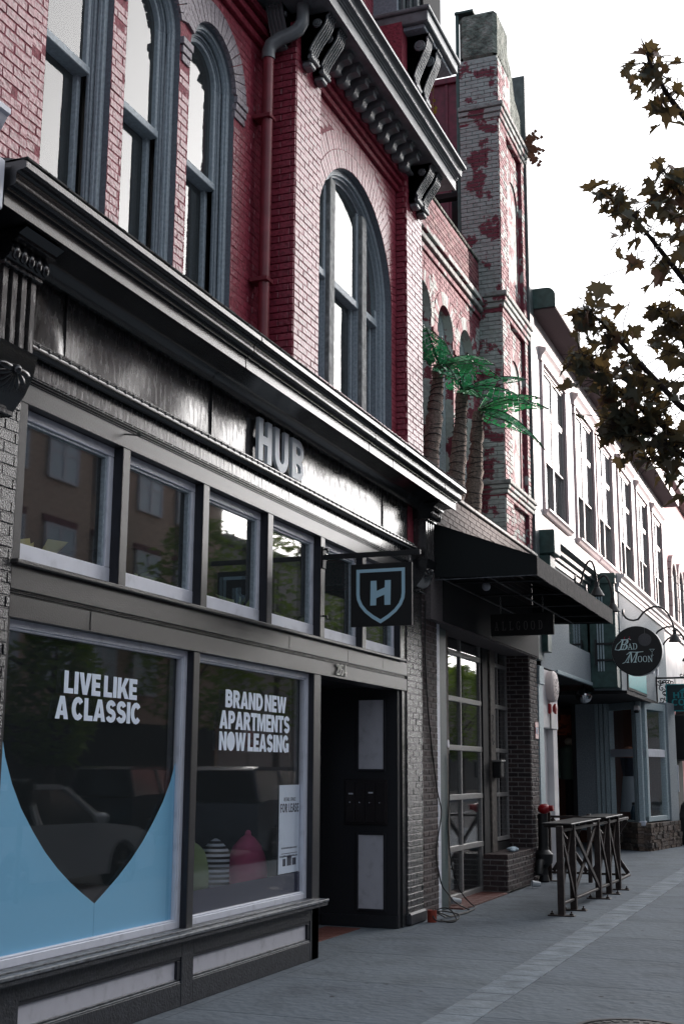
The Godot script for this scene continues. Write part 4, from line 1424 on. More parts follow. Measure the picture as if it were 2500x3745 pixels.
func brick_neighbour() -> void:
	var nb := thing("peeling_brick_building", "two storey brick building with flaking maroon paint, a square tower and a black awning", "building", P(-1, 0, 16.5))
	var wx := -0.36
	var ops := [{"s0": 14.54, "s1": 15.27, "y0": 5.0, "sp": 7.53, "r": 0.37}, {"s0": 15.57, "s1": 16.30, "y0": 5.0, "sp": 7.53, "r": 0.37}, {"s0": 16.63, "s1": 17.36, "y0": 5.0, "sp": 7.53, "r": 0.37}]
	var b := MB.new()
	wall_face(b, wx, 13.74, 17.78, 4.7, 9.25, ops)
	part("wall", b, M.flakered, nb)
	bx("parapet_back", nb, M.oldbrick[1], -0.8, wx - 0.02, 8.1, 9.24, 13.74, 17.78, 0.0)
	bx("roof", nb, M.dark, -8.0, -0.75, 8.6, 8.8, 13.74, 19.6, 0.0)
	bx("back_wall", nb, M.oldbrick[1], -8.2, -8.0, 0.0, 8.8, 13.74, 19.6, 0.0)
	bx("party_wall", nb, M.oldbrick[1], -8.0, -0.7, 0.0, 8.8, 19.5, 19.62, 0.0)
	var skip := func(a, c, y0, y1):
		for w in ops:
			var m: float = (w.s0 + w.s1) * 0.5
			var ym: float = (y0 + y1) * 0.5
			if ym < 7.53 and a < w.s1 and c > w.s0:
				return true
			if ym >= 7.53 and Vector2((a + c) * 0.5 - m, ym - 7.53).length() < 0.56:
				return true
		return false
	var up := []
	var lo := []
	bond(lo, "s", wx - 0.009, 13.745, 17.75, 5.0, 8.33, skip)
	bond(up, "s", wx - 0.006, 13.745, 17.75, 8.66, 9.26, null)
	# tower
	var x0 := -0.62
	var t0 := 17.75
	var t1 := 19.45
	bx("tower", nb, M.flake, x0, -0.075, 3.8, 12.3, t0 + 0.002, t1, 0.0)
	bx("tower_top", nb, M.stucco, x0, -0.004, 12.72, 13.55, t0 + 0.004, t0 + 0.82, 0.06)
	bx("tower_top", nb, M.flake, x0, -0.006, 12.0, 12.72, t0 + 0.006, t0 + 0.86, 0.0)
	var sh := MB.new()
	sh.prism(PackedVector2Array([Vector2(t0 + 0.82, 12.0), Vector2(t1, 12.0), Vector2(t1, 12.42), Vector2(t0 + 1.25, 12.6), Vector2(t0 + 1.05, 13.0), Vector2(t0 + 0.82, 13.15)]), Vector3(x0, 0, 0), US, UY, Vector3(0.60, 0, 0))
	part("tower_shoulder", sh, M.stucco, nb)
	var T1 := {"s0": 18.46, "s1": 19.14, "y0": 9.2, "sp": 10.66, "r": 0.34}
	var T2 := {"s0": 18.36, "s1": 19.06, "y0": 5.82, "sp": 7.58, "r": 0.35}
	b = MB.new()
	wall_face(b, -0.06, 18.22, 19.24, 3.8, 12.0, [T1, T2])
	part("tower_panel", b, M.flakered, nb)
	for q in [[t0, 18.22], [19.24, t1]]:
		bx("tower_pier", nb, M.flake if q[0] < 18 else M.flakered, -0.2, -0.004, 3.8, 12.0, q[0], q[1], 0.0)
	var tw := []
	var tw2 := []
	bond(tw, "x", t0, x0, 0.0, 4.9, 12.7, null)
	bond(tw2, "s", -0.008, t0, 18.22, 4.9, 12.7, null)
	var skip2 := func(a, c, y0, y1):
		for w in [T1, T2]:
			var m: float = (w.s0 + w.s1) * 0.5
			var ym: float = (y0 + y1) * 0.5
			if ym > w.y0 and ym < w.sp and a < w.s1 and c > w.s0:
				return true
			if ym >= w.sp and Vector2((a + c) * 0.5 - m, ym - w.sp).length() < 0.53:
				return true
		return false
	bond(tw2, "s", -0.068, 18.22, 19.24, 4.9, 11.45, skip2)
	bond(tw2, "s", -0.008, 19.24, t1, 4.9, 12.0, null)
	lay_bricks(nb, "tower_brick", tw, [M.flake], 300)
	lay_bricks(nb, "tower_brick", tw2, [M.flakered, M.flake, M.flakered], 300)
	lay_bricks(nb, "brick", lo, [M.flakered], 300)
	lay_bricks(nb, "parapet_brick", up, M.oldbrick, 300)
	for q in [[11.56, 11.88], [8.42, 8.74], [5.54, 5.80]]:
		var y: float = q[0]
		var hh: float = (q[1] - q[0]) / 4.0
		for k in 4:
			var e := 0.015 + 0.028 * k
			var m_: Material = [M.flakered, M.flake, M.flake, M.pale][k]
			bx("tower_band", nb, m_, x0 - 0.01, e, y + hh * k, y + hh * (k + 1) - 0.006, t0 - e, t1 + 0.02, 0.008)
	for q in [T1, T2]:
		var rv := MB.new()
		reveal(rv, -0.26, -0.059, q)
		part("reveal", rv, M.flakered, nb)
		voussoirs(nb, "arch_brick", [M.flakered, M.flake], -0.08, -0.05, (q.s0 + q.s1) * 0.5, q.sp, q.r + 0.002, q.r + 0.19, 19)
		neighbour_window(nb, q, -0.16)
	for q in ops:
		var rv := MB.new()
		reveal(rv, wx - 0.17, wx + 0.001, q)
		part("reveal", rv, M.flake, nb)
		voussoirs(nb, "arch_brick", [M.flakered, M.flake, M.flakered], wx - 0.02, wx + 0.010, (q.s0 + q.s1) * 0.5, q.sp, 0.372, 0.555, 19)
		neighbour_window(nb, q, wx - 0.07)
		for k in 2:
			bx("impost", nb, M.oldbrick[k], wx - 0.02, wx + 0.03, 7.33 - 0.09 * k, 7.39 - 0.09 * k, q.s1 + 0.01, q.s1 + 0.25, 0.004)
	for k in 3:
		bx("corbel_course", nb, [M.flakered, M.pale, M.flake][k], wx - 0.02, wx + 0.035 + 0.035 * k, 8.335 + 0.105 * k, 8.41 + 0.105 * k, 13.745, 17.74, 0.006)
	bx("parapet_cap", nb, M.stucco, -0.8, wx + 0.03, 9.262, 9.30, 13.745, 17.745, 0.01)
	bx("tower_edge_trim", nb, M.greenmetal, x0 - 0.05, x0 - 0.002, 9.3, 13.62, t0 - 0.01, t0 + 0.05, 0.004)
	bx("tower_edge_cap", nb, M.greenmetal, x0 - 0.06, x0 + 0.25, 13.56, 13.60, t0 - 0.03, t0 + 0.7, 0.004)
	# metal clad roof house behind the tower
	bx("roof_house", nb, M.maroonmetal, -4.6, -1.4, 8.8, 14.95, 22.02, 24.0, 0.0)
	for k in 11:
		bx("cladding_rib", nb, M.maroonmetal, -4.5 + 0.3 * k, -4.45 + 0.3 * k, 8.8, 14.94, 21.985, 22.019, 0.006)
	bx("cladding_cap", nb, M.maroonmetal, -4.65, -1.38, 14.95, 15.08, 21.96, 24.05, 0.01)
	var br := MB.new()
	br.tube([P(-1.15, 10.66, 18.0), P(-0.65, 10.95, 18.0)], 0.035, 8)
	part("roof_brace", br, M.dark, nb)
	bx("roof_gutter", nb, M.dark, -2.4, -0.66, 10.56, 10.66, 18.05, 18.2, 0.01)
	# lower front with ledge
	bx("shop_front_wall", nb, M.darkmortar, -0.3, 0.078, 3.3, 4.88, 13.745, 19.30, 0.0)
	bx("awning_backboard", nb, M.dark, 0.02, 0.092, 3.32, 4.06, 14.22, 19.28, 0.0)
	var fr := []
	bond(fr, "s", 0.068, 13.745, 19.30, 4.07, 4.885, null)
	var fm := []
	for c in [rgb(58, 49, 50), rgb(52, 45, 47), rgb(63, 54, 54)]:
		fm.append(mat(c, 0.75, null, null))
	lay_bricks(nb, "front_brick", fr, fm, 300)
	for k in 12:
		bx("coping", nb, M.weathered, -0.38, 0.115, 4.892, 4.935, 13.75 + 0.463 * k, 13.75 + 0.463 * k + 0.458, 0.006)
	# pillars of the shopfront
	bx("pillar", nb, M.darkmortar, -0.3, 0.0, 0.0, 3.9, 13.642, 14.20, 0.0)
	var pb := []
	bond(pb, "s", -0.010, 13.645, 14.2, 0.06, 3.8, null)
	lay_bricks(nb, "pillar_brick", pb, M.brown, 300, 0.03, 0.0677, 0.203, 0.016)
	bx("pillar", nb, M.sash, -0.3, -0.012, 0.0, 3.8, 14.21, 14.36, 0.0)
	var wb := []
	bond(wb, "s", -0.024, 14.21, 14.36, 0.06, 3.8, null, 0.0677, 0.32)
	lay_bricks(nb, "white_brick", wb, [M.sash], 300)
	bx("door_jamb", nb, M.teal, -0.32, -0.10, 0.0, 3.7, 14.62, 14.93, 0.01)
	bx("door_jamb", nb, M.dark, -0.32, -0.12, 0.0, 3.7, 14.37, 14.61, 0.0)
	bx("door_post", nb, M.wood, -0.30, -0.115, 0.0, 3.7, 14.94, 15.08, 0.012)
	bx("mullion_post", nb, M.wood, -0.42, -0.255, 0.0, 3.72, 17.62, 17.90, 0.012)
	bx("mullion_post", nb, M.dark, -0.42, -0.28, 0.0, 3.72, 17.30, 17.61, 0.0)
	bx("lintel", nb, M.dark, -0.42, -0.20, 3.56, 4.3, 14.3, 19.0, 0.0)
	# roll-up glass door and the sidelight
	var gd := Node3D.new()
	gd.name = "glass_door"
	nb.add_child(gd, true)
	var ys := [0.03, 0.624, 1.263, 1.888, 2.515, 3.115, 3.56]
	for y in ys:
		bx("rail", gd, M.gateframe, -0.345, -0.295, y - 0.035, y + 0.035, 14.95, 17.29, 0.006)
	for s in [14.97, 15.35, 16.27, 17.25]:
		bx("stile", gd, M.gateframe, -0.342, -0.30, 0.0, 3.58, s - 0.028, s + 0.028, 0.006)
	var gl := MB.new()
	for i in 6:
		for j in 3:
			var ss := [14.97, 15.35, 16.27, 17.25]
			gl.flat([P(-0.325, ys[i], ss[j]), P(-0.325, ys[i], ss[j + 1]), P(-0.325, ys[i + 1], ss[j + 1]), P(-0.325, ys[i + 1], ss[j])], UX)
	for gx in [-0.0]:
		gl.flat([P(-0.338, 0.03, 14.97), P(-0.338, 0.03, 17.25), P(-0.338, 3.56, 17.25), P(-0.338, 3.56, 14.97)], UX)
	part("pane", gl, M.shoppane, gd)
	var sl := Node3D.new()
	sl.name = "sidelight"
	nb.add_child(sl, true)
	for y in [0.645, 1.263, 1.888, 2.515, 3.115, 3.56]:
		bx("rail", sl, M.gateframe, -0.345, -0.295, y - 0.03, y + 0.03, 17.91, 18.82, 0.006)
	for s in [17.93, 18.22, 18.78]:
		bx("stile", sl, M.gateframe, -0.342, -0.30, 0.62, 3.58, s - 0.022, s + 0.022, 0.006)
	gl = MB.new()
	gl.flat([P(-0.325, 0.64, 17.92), P(-0.325, 0.64, 18.8), P(-0.325, 3.56, 18.8), P(-0.325, 3.56, 17.92)], UX)
	part("pane", gl, M.shoppane, sl)
	bx("lock_box", nb, M.dark, -0.255, -0.13, 1.50, 1.73, 17.66, 17.86, 0.02)
	bx("lock_box_lid", nb, M.gateframe, -0.25, -0.115, 1.72, 1.75, 17.64, 17.88, 0.008)
	for k in 3:
		lettering("number", nb, M.iron, ["2", "5", "6"][k], STREET, P(-0.252, 2.27 - 0.155 * k, 17.70), 0.10, 0.125, 0.006)
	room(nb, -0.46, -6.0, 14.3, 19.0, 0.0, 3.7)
	bx("room_sill", nb, M.dark, -0.5, -0.30, 0.0, 0.60, 17.91, 18.82, 0.0)
	# end column, bench and their bricks
	bx("column", nb, M.mortar, -0.42, 0.038, 0.0, 3.9, 18.80, 19.32, 0.0)
	var cb := []
	bond(cb, "s", 0.034, 18.805, 19.32, 0.02, 3.88, null)
	bond(cb, "x", 18.80, -0.36, 0.045, 0.02, 3.88, null)
	lay_bricks(nb, "column_brick", cb, M.brown, 300, 0.03, 0.0677, 0.203, 0.016)
	bx("bench", nb, M.mortar, -0.29, 0.045, 0.0, 0.44, 17.21, 18.78, 0.0)
	var bb := []
	bond(bb, "s", 0.041, 17.205, 18.78, 0.01, 0.42, null)
	bond(bb, "x", 17.205, -0.29, 0.052, 0.01, 0.42, null)
	lay_bricks(nb, "bench_brick", bb, M.brown, 300, 0.03, 0.0677, 0.203, 0.016)
	for k in 15:
		bx("bench_header", nb, M.brown[k % 4], -0.28, 0.058, 0.425, 0.49, 17.20 + 0.105 * k, 17.20 + 0.105 * k + 0.096, 0.004)
	bx("corner_post", nb, M.bluepaint, -0.2, 0.065, 0.0, 3.20, 19.33, 19.64, 0.006)
	bx("corner_post_cap", nb, M.bluepaint, -0.2, 0.085, 2.92, 3.20, 19.33, 19.66, 0.006)
	bx("edge_post", nb, M.greymetal, -0.3, 0.05, 3.3, 13.3, 19.46, 19.74, 0.01)
	# standpipe with its red cap
	var sp := thing("standpipe", "black standpipe with a red cap in front of the brick column", "standpipe", P(0.14, 0, 19.0))
	var c0 := P(0.14, 0.0, 19.05)
	b = MB.new()
	b.tube([c0 + UY * 0.42, c0 + UY * 0.98], 0.075, 14)
	part("pipe", b, M.iron, sp)
	b = MB.new()
	b.lathe([Vector2(0.0, 0.0), Vector2(0.07, 0.0), Vector2(0.085, 0.02), Vector2(0.06, 0.10), Vector2(0.055, 0.2), Vector2(0.13, 0.27), Vector2(0.14, 0.40), Vector2(0.08, 0.46), Vector2(0.075, 0.5)], c0, UY, 16)
	part("foot", b, M.iron, sp)
	b = MB.new()
	b.tube([c0 + Vector3(0, 0.30, 0.0), c0 + Vector3(-0.02, 0.28, 0.2), c0 + Vector3(-0.02, 0.12, 0.26)], 0.06, 10)
	part("elbow", b, M.iron, sp)
	b = MB.new()
	b.ball(c0 + Vector3(0.03, 1.05, 0.02), Vector3(0.10, 0.075, 0.10), 14, 8)
	b.tube([c0 + Vector3(0.0, 1.05, 0.02), c0 + Vector3(0.17, 1.06, 0.03)], 0.045, 10)
	part("cap", b, M.redglossy, sp)
	var fdc := thing("wall_plaque", "small red FDC plaque on the brick column", "plaque", P(0.055, 2.1, 19.14))
	bx("plate", fdc, M.redglossy, 0.052, 0.060, 2.08, 2.33, 19.06, 19.28, 0.002)
	lettering("letters", fdc, M.print, "FDC", STREET, P(0.061, 2.15, 19.08), 0.17, 0.1, 0.002)
	var cl := thing("rag", "crumpled pale blue cloth lying on the brick bench", "cloth", P(-0.08, 0.5, 17.75))
	b = MB.new()
	for k in 9:
		b.ball(P(-0.10 + 0.12 * rng.randf(), 0.515 + 0.02 * rng.randf(), 17.55 + 0.45 * rng.randf()), Vector3(0.06, 0.03, 0.07) * rng.randf_range(0.6, 1.2), 8, 5)
	part("folds", b, mat(rgb(176, 194, 206), 0.9, null, bump(91, 0.05, 8.0), 4.0, 1.0), cl)
	# awning
	var aw := thing("awning", "black fabric awning over the shopfront of the peeling brick building", "awning", P(0.1, 3.75, 16.4))
	poly_part("end_panel", aw, M.awning, [Vector2(0.09, 4.42), Vector2(1.285, 3.965), Vector2(1.285, 3.762), Vector2(0.09, 3.79)], P(0, 0, 13.86), UX, UY, P(0, 0, 0.012))
	poly_part("end_panel", aw, M.awning, [Vector2(0.09, 4.42), Vector2(1.285, 3.965), Vector2(1.285, 3.762), Vector2(0.09, 3.79)], P(0, 0, 18.95), UX, UY, P(0, 0, 0.012))
	poly_part("top", aw, M.awning, [Vector2(0.09, 4.43), Vector2(1.29, 3.975), Vector2(1.29, 3.963), Vector2(0.09, 4.418)], P(0, 0, 13.855), UX, UY, P(0, 0, 5.11))
	for k in 12:
		bx("valance_panel", aw, M.valance, 1.28, 1.294, 3.755 - 0.004 * (k % 2), 3.972, 13.86 + 0.4255 * k, 13.86 + 0.4255 * k + 0.423, 0.002)
	bx("hem", aw, M.sill, 0.09, 1.285, 3.755, 3.764, 13.852, 13.858, 0.0)
	for s in [14.4, 15.6, 16.8, 18.0, 18.8]:
		b = MB.new()
		b.tube([P(0.09, 4.36, s), P(1.26, 3.93, s), P(1.26, 3.78, s), P(0.09, 3.80, s)], 0.014, 6)
		part("frame_bar", b, M.iron, aw)
	for x in [0.15, 0.7, 1.26]:
		b = MB.new()
		b.tube([P(x, 3.79, 13.9), P(x, 3.79, 18.93)], 0.014, 6)
		part("frame_bar", b, M.iron, aw)
	var gb := thing("globe_light", "white glass globe lamp under the black awning", "lamp", P(0.35, 3.85, 15.2))
	b = MB.new()
	b.ball(P(0.35, 3.855, 15.2), Vector3(0.055, 0.055, 0.055), 14, 9)
	part("globe", b, M.panel, gb)
	b = MB.new()
	b.tube([P(0.35, 3.90, 15.2), P(0.35, 4.28, 15.2)], 0.02, 8)
	part("stem", b, M.iron, gb)
	var al := thing("hanging_board", "dark hanging board with the spaced letters ALLGOOD under the awning", "sign", P(0.58, 3.33, 16.1))
	bx("board", al, mat(rgb(26, 24, 24), 0.7, M.wood.albedo_texture, null, 1.0), 0.17, 1.0, 3.325, 3.61, 16.08, 16.13, 0.004)
	for k in 7:
		lettering("letter", al, mat(rgb(104, 98, 96), 0.6), "ALLGOOD"[k], Basis(), P(0.225 + 0.096 * k, 3.395, 16.078), 0.052, 0.115, 0.004, "Droid Serif", 400)
	for x in [0.30, 0.86]:
		for k in 7:
			b = MB.new()
			var ring := []
			for i in 9:
				var a := TAU * i / 8.0
				ring.append(P(x, 3.64 + 0.03 * k, 16.105) + (Vector3(cos(a) * 0.011, sin(a) * 0.019, 0) if k % 2 else Vector3(0, sin(a) * 0.019, cos(a) * 0.011)))
			b.tube(ring, 0.004, 4, false)
			part("chain_link", b, M.gateframe, al)
	palms()
	var wd := thing("dry_weeds", "brown withered weeds growing out of the top of the brick tower", "weeds", P(0.02, 11.95, 19.5))
	var wm := mat(rgb(120, 88, 70), 0.9)
	for k in 34:
		b = MB.new()
		var a := P(0.0, 11.9 + 0.15 * rng.randf(), 19.42 + 0.1 * rng.randf())
		var d := Vector3(rng.randf_range(0.1, 0.6), rng.randf_range(-0.7, 0.5), rng.randf_range(-0.5, 0.4)) * rng.randf_range(0.25, 0.65)
		b.tube([a, a + d * 0.5 + UY * 0.05, a + d], [0.009, 0.007, 0.003], 4, false)
		for j in 3:
			var q := a + d * (0.5 + 0.2 * j)
			b.flat([q, q + Vector3(0.02, 0.05, 0.03), q + Vector3(0.07, 0.02, -0.02), q + Vector3(0.03, -0.03, 0.02)], UX)
		part("stalk", b, wm, wd)
	var sg := thing("weed_sprig", "yellow green weed sprig growing at the end of the grey cornice hood", "weeds", P(0.05, 9.35, 14.05))
	for k in 14:
		b = MB.new()
		var q := P(0.02 + 0.1 * rng.randf(), 9.35 + 0.75 * rng.randf(), 13.98 + 0.12 * rng.randf())
		var d := Vector3(rng.randfn(), rng.randfn() - 0.3, rng.randfn()).normalized() * 0.07
		var e := d.cross(Vector3(rng.randfn(), rng.randfn(), rng.randfn())).normalized() * 0.025
		b.flat([q, q + d * 0.5 + e, q + d, q + d * 0.5 - e], UX)
		part("leaf", b, mat(rgb(150, 130, 40), 0.7), sg)
	b = MB.new()
	b.tube([P(0.03, 9.2, 14.02), P(0.06, 9.7, 14.05), P(0.08, 10.15, 14.03)], 0.006, 5)
	part("stem", b, wm, sg)


func neighbour_window(parent: Node3D, o: Dictionary, x: float) -> void:
	var w := Node3D.new()
	w.name = "window"
	parent.add_child(w, true)
	var f := MB.new()
	arch_frame(f, x - 0.14, x - 0.05, o, 0.05)
	arch_frame(f, x - 0.17, x - 0.12, inset(o, 0.05), 0.045)
	part("frame", f, M.bluepaint, w)
	var i2 := inset(o, 0.09)
	var m: float = o.y0 + (o.sp + o.r - o.y0) * 0.55
	bx("meeting_rail", w, M.bluepaint, x - 0.19, x - 0.13, m - 0.03, m + 0.03, i2.s0, i2.s1, 0.005)
	var g := MB.new()
	glass_in(g, x - 0.16, i2)
	part("pane", g, M.pane, w)
	room(w, x - 0.2, x - 0.75, o.s0, o.s1, o.y0, o.sp + o.r + 0.02)


func palms() -> void:
	var specs := [[14.72, 5.6 - 0.55, 6.62, -0.13, "leftmost and tallest"], [15.72, 5.0, 6.58, -0.06, "middle"], [16.45, 5.0, 6.50, -0.02, "rightmost"]]
	var bark := mat(rgb(146, 132, 122), 0.9, noise(95, 0.03, 5, 512, ramp([[0.0, Color(0.5, 0.5, 0.5)], [1.0, Color(1, 1, 1)]])), bump(96, 0.05, 10.0), 1.5, 1.0)
	var wire: Material = M.cable
	var green := [mat(rgb(46, 130, 86), 0.35), mat(rgb(74, 150, 94), 0.35), mat(rgb(38, 108, 78), 0.35)]
	for m in green:
		m.backlight_enabled = true
		m.backlight = Color(0.14, 0.42, 0.26)
		m.cull_mode = BaseMaterial3D.CULL_DISABLED
	for i in 3:
		var q: Array = specs[i]
		var base := P(-0.14, 4.93, q[0] - 0.42)
		var top := P(-0.10 + 0.02 * i, q[2], q[0] + 0.02)
		if i > 0:
			base = P(-0.14, 4.93, q[0] - 0.34 + 0.12 * i)
		var p := thing("wire_palm", "artificial palm with green wire fronds, %s of three on the ledge" % q[4], "artificial palm", base, "artificial palms on the ledge")
		var path := []
		var rad := []
		for k in 25:
			var t := k / 24.0
			path.append(base.lerp(top, t) + Vector3(0.0, 0, -0.03 * sin(t * PI)))
			rad.append(lerpf(0.125, 0.075, t) + 0.008 * rng.randfn())
		var b := MB.new()
		b.tube(path, rad, 14)
		part("trunk", b, bark, p)
		for k in 17:
			var t := 0.03 + 0.055 * k + 0.01 * rng.randf()
			var c := base.lerp(top, t) + Vector3(0.0, 0, -0.03 * sin(t * PI))
			var r := lerpf(0.131, 0.082, t)
			var ring := []
			for j in 13:
				var a := TAU * j / 12.0
				ring.append(c + Vector3(cos(a) * r, 0.03 * sin(a + k) + 0.012 * rng.randf(), sin(a) * r))
			b = MB.new()
			b.tube(ring, 0.006, 4, false)
			part("wire_wrap", b, wire, p)
		# fronds: a rib that arches over, leaf strips and wire outline on both sides
		var fr: Array = [[[Vector3(0.05, 0.42, 0.75), 0.95, 0.22], [Vector3(0.6, 0.55, -0.65), 1.0, 0.34], [Vector3(0.6, 0.34, -0.5), 0.95, 0.38], [Vector3(0.1, 0.7, 0.1), 0.45, 0.1], [Vector3(0.5, -0.02, 0.35), 0.35, 0.2]],
			[[Vector3(0.15, 0.9, 0.1), 0.65, 0.15], [Vector3(0.7, 0.45, -0.5), 1.05, 0.26], [Vector3(0.0, 0.75, 0.6), 0.55, 0.1], [Vector3(0.7, 0.1, 0.45), 0.4, 0.2], [Vector3(0.75, 0.25, -0.35), 0.95, 0.36]],
			[[Vector3(0.75, 0.45, -0.25), 1.0, 0.30], [Vector3(0.75, -0.05, 0.15), 1.0, 0.5], [Vector3(0.8, 0.30, -0.1), 1.05, 0.36], [Vector3(0.3, 0.7, -0.2), 0.55, 0.12], [Vector3(0.6, 0.1, -0.6), 0.8, 0.3]]][i]
		for f in fr:
			var d: Vector3 = f[0].normalized()
			var ln: float = f[1]
			var sag: float = f[2]
			var fn := Node3D.new()
			fn.name = "frond"
			p.add_child(fn, true)
			var rib := []
			for k in 13:
				var t := k / 12.0
				rib.append(top + UY * 0.03 + d * ln * t - UY * (sag * 1.6 * t * t - 0.25 * t * ln * 0.6))
			b = MB.new()
			b.tube(rib, 0.008, 5, false)
			part("rib", b, wire, fn)
			var side: Vector3 = d.cross(UY).normalized()
			var lf := MB.new()
			var ol := MB.new()
			for sg in [-1.0, 1.0]:
				var edge := []
				for k in 13:
					var t := k / 12.0
					var wd := 0.20 * sin(PI * pow(t, 0.75)) * (0.85 + 0.25 * rng.randf()) + 0.004
					edge.append(rib[k] + side * sg * wd - UY * wd * 0.55)
				ol.tube(edge, 0.0045, 4, false)
				for k in 12:
					for h in 5:
						if rng.randf() < 0.16:
							continue
						var u0 := h / 5.0
						var u1 := (h + 0.7 + 0.4 * rng.randf()) / 5.0
						var a0: Vector3 = rib[k].lerp(edge[k], u0)
						var a1: Vector3 = rib[k].lerp(edge[k], u1)
						var b0: Vector3 = rib[k].lerp(rib[k + 1], 0.85).lerp(edge[k].lerp(edge[k + 1], 0.85), u0)
						var b1: Vector3 = rib[k].lerp(rib[k + 1], 0.85).lerp(edge[k].lerp(edge[k + 1], 0.85), u1)
						var jj := UY * 0.018 * rng.randfn()
						lf.flat([a0, a1 + jj, b1, b0], UY)
					if k % 2 == 0:
						ol.tube([rib[k], edge[k]], 0.003, 3, false)
			part("strips", lf, green[rng.randi() % 3], fn)
			part("outline", ol, wire, fn)


func white_building() -> void:
	var wb := thing("white_building", "long two storey white building with tall paired sash windows and a grey shopfront", "building", P(-1, 0, 28))
	var ws := [20.30, 23.14, 25.42, 28.2, 31.0, 33.85]
	var ops := []
	for s in ws:
		ops.append({"s0": s + 0.12, "s1": s + 2.0, "y0": 5.92, "sp": 8.40, "r": 0.0})
	var b := MB.new()
	wall_face(b, 0.0, 19.75, 37.0, 5.02, 9.15, ops)
	part("wall", b, M.white, wb)
	bx("back_wall", wb, M.white, -8, -7.8, 0.0, 9.3, 19.75, 37.0, 0.0)
	bx("end_wall", wb, M.white, -7.8, -0.002, 0.0, 9.3, 36.8, 37.0, 0.0)
	bx("roof", wb, M.dark, -8, 0.1, 9.16, 9.3, 19.75, 37.0, 0.0)
	for k in 14:
		bx("panel_seam", wb, M.sashwhite, -0.01, 0.0025, 5.4, 5.78, 20.0 + 1.22 * k, 20.008 + 1.22 * k, 0.0)
	for i in 6:
		var o: Dictionary = ops[i]
		var w := Node3D.new()
		w.name = "window"
		wb.add_child(w, true)
		var f := MB.new()
		bx("casing", w, M.whitetrim, -0.02, 0.045, 5.86, 8.44, o.s0 - 0.10, o.s0, 0.01)
		bx("casing", w, M.whitetrim, -0.02, 0.045, 5.86, 8.44, o.s1, o.s1 + 0.10, 0.01)
		var hd := [Vector2(0, 8.45), Vector2(0.05, 8.45), Vector2(0.06, 8.52), Vector2(0.10, 8.58), Vector2(0.13, 8.62), Vector2(0.13, 8.66), Vector2(0, 8.70)]
		moulding(w, "hood", M.whitetrim, hd, o.s0 - 0.15, o.s1 + 0.15)
		var sl := [Vector2(0, 5.77), Vector2(0.06, 5.77), Vector2(0.08, 5.81), Vector2(0.12, 5.83), Vector2(0.12, 5.86), Vector2(-0.1, 5.88)]
		moulding(w, "sill", M.whitetrim, sl, o.s0 - 0.14, o.s1 + 0.14)
		var rv := MB.new()
		reveal(rv, -0.11, 0.001, o)
		part("reveal", rv, M.whitetrim, w)
		f = MB.new()
		var mid: float = (o.s0 + o.s1) * 0.5
		arch_frame(f, -0.10, -0.02, o, 0.05)
		f.box(P(-0.10, 5.95, mid - 0.05), P(-0.018, 8.38, mid + 0.05), 0.008)
		f.box(P(-0.10, 7.66, o.s0 + 0.05), P(-0.02, 7.74, mid - 0.05), 0.008)
		f.box(P(-0.10, 7.66, mid + 0.05), P(-0.02, 7.74, o.s1 - 0.05), 0.008)
		part("frame", f, M.sashwhite, w)
		for q in [[o.s0 + 0.05, mid - 0.05], [mid + 0.05, o.s1 - 0.05]]:
			var up := {"s0": q[0], "s1": q[1], "y0": 6.78, "sp": 7.66, "r": 0.0}
			var lo := {"s0": q[0], "s1": q[1], "y0": 5.97, "sp": 6.82, "r": 0.0}
			f = MB.new()
			arch_frame(f, -0.06, -0.026, up, 0.03)
			arch_frame(f, -0.095, -0.062, lo, 0.04)
			part("sash", f, M.sashwhite, w)
			var g := MB.new()
			glass_in(g, -0.034, up)
			glass_in(g, -0.075, lo)
			glass_in(g, -0.034, {"s0": q[0], "s1": q[1], "y0": 7.74, "sp": 8.35, "r": 0.0})
			part("pane", g, M.pane, w)
		room(w, -0.12, -1.2, o.s0, o.s1, o.y0, o.sp)
	# eave
	var ev := [Vector2(0, 9.155), Vector2(0.425, 9.155)]
	ev += arc(Vector2(0.275, 9.35), 0.15, 0, 90, 6)
	ev += [Vector2(0, 9.5)]
	moulding(wb, "eave", M.greenmetal, ev, 19.70, 36.9)
	for k in 7:
		bx("soffit_panel", wb, M.soffit, 0.0, 0.423, 9.13, 9.153, 19.72 + 2.45 * k, 19.72 + 2.45 * k + 2.43, 0.002)
	# cornice over the shopfront
	var cn := [Vector2(-0.1, 5.0), Vector2(0.05, 5.0), Vector2(0.05, 5.08), Vector2(0.09, 5.10), Vector2(0.09, 5.16), Vector2(0.16, 5.18), Vector2(0.16, 5.24), Vector2(0.26, 5.28), Vector2(0.26, 5.33), Vector2(-0.1, 5.40)]
	moulding(wb, "shop_cornice", M.greymetal, cn, 20.3, 24.2)
	var c2 := []
	for p in cn:
		c2.append(Vector2(p.x * 0.6 + 0.53 if p.x > -0.05 else 0.0, p.y))
	moulding(wb, "shop_cornice", M.white, c2, 24.3, 36.5)
	bx("cornice_end", wb, M.greenmetal, -0.1, 0.28, 5.02, 5.42, 19.78, 20.28, 0.02)
	bx("cornice_drop", wb, M.greenmetal, -0.1, 0.20, 4.5, 5.015, 19.8, 20.2, 0.02)
	# upper shopfront
	var win := {"s0": 22.1, "s1": 24.15, "y0": 3.80, "sp": 4.36, "r": 0.0}
	b = MB.new()
	wall_face(b, 0.02, 19.75, 24.3, 3.22, 5.02, [win])
	part("shop_wall", b, M.greystucco, wb)
	b = MB.new()
	glass_in(b, 0.0, win)
	part("mirror_window", b, mat(rgb(225, 228, 230), 0.06, null, null, 1, 1, 1.0), wb)
	bx("shop_soffit", wb, M.dark, -3.0, 0.018, 3.215, 3.26, 19.75, 24.3, 0.0)
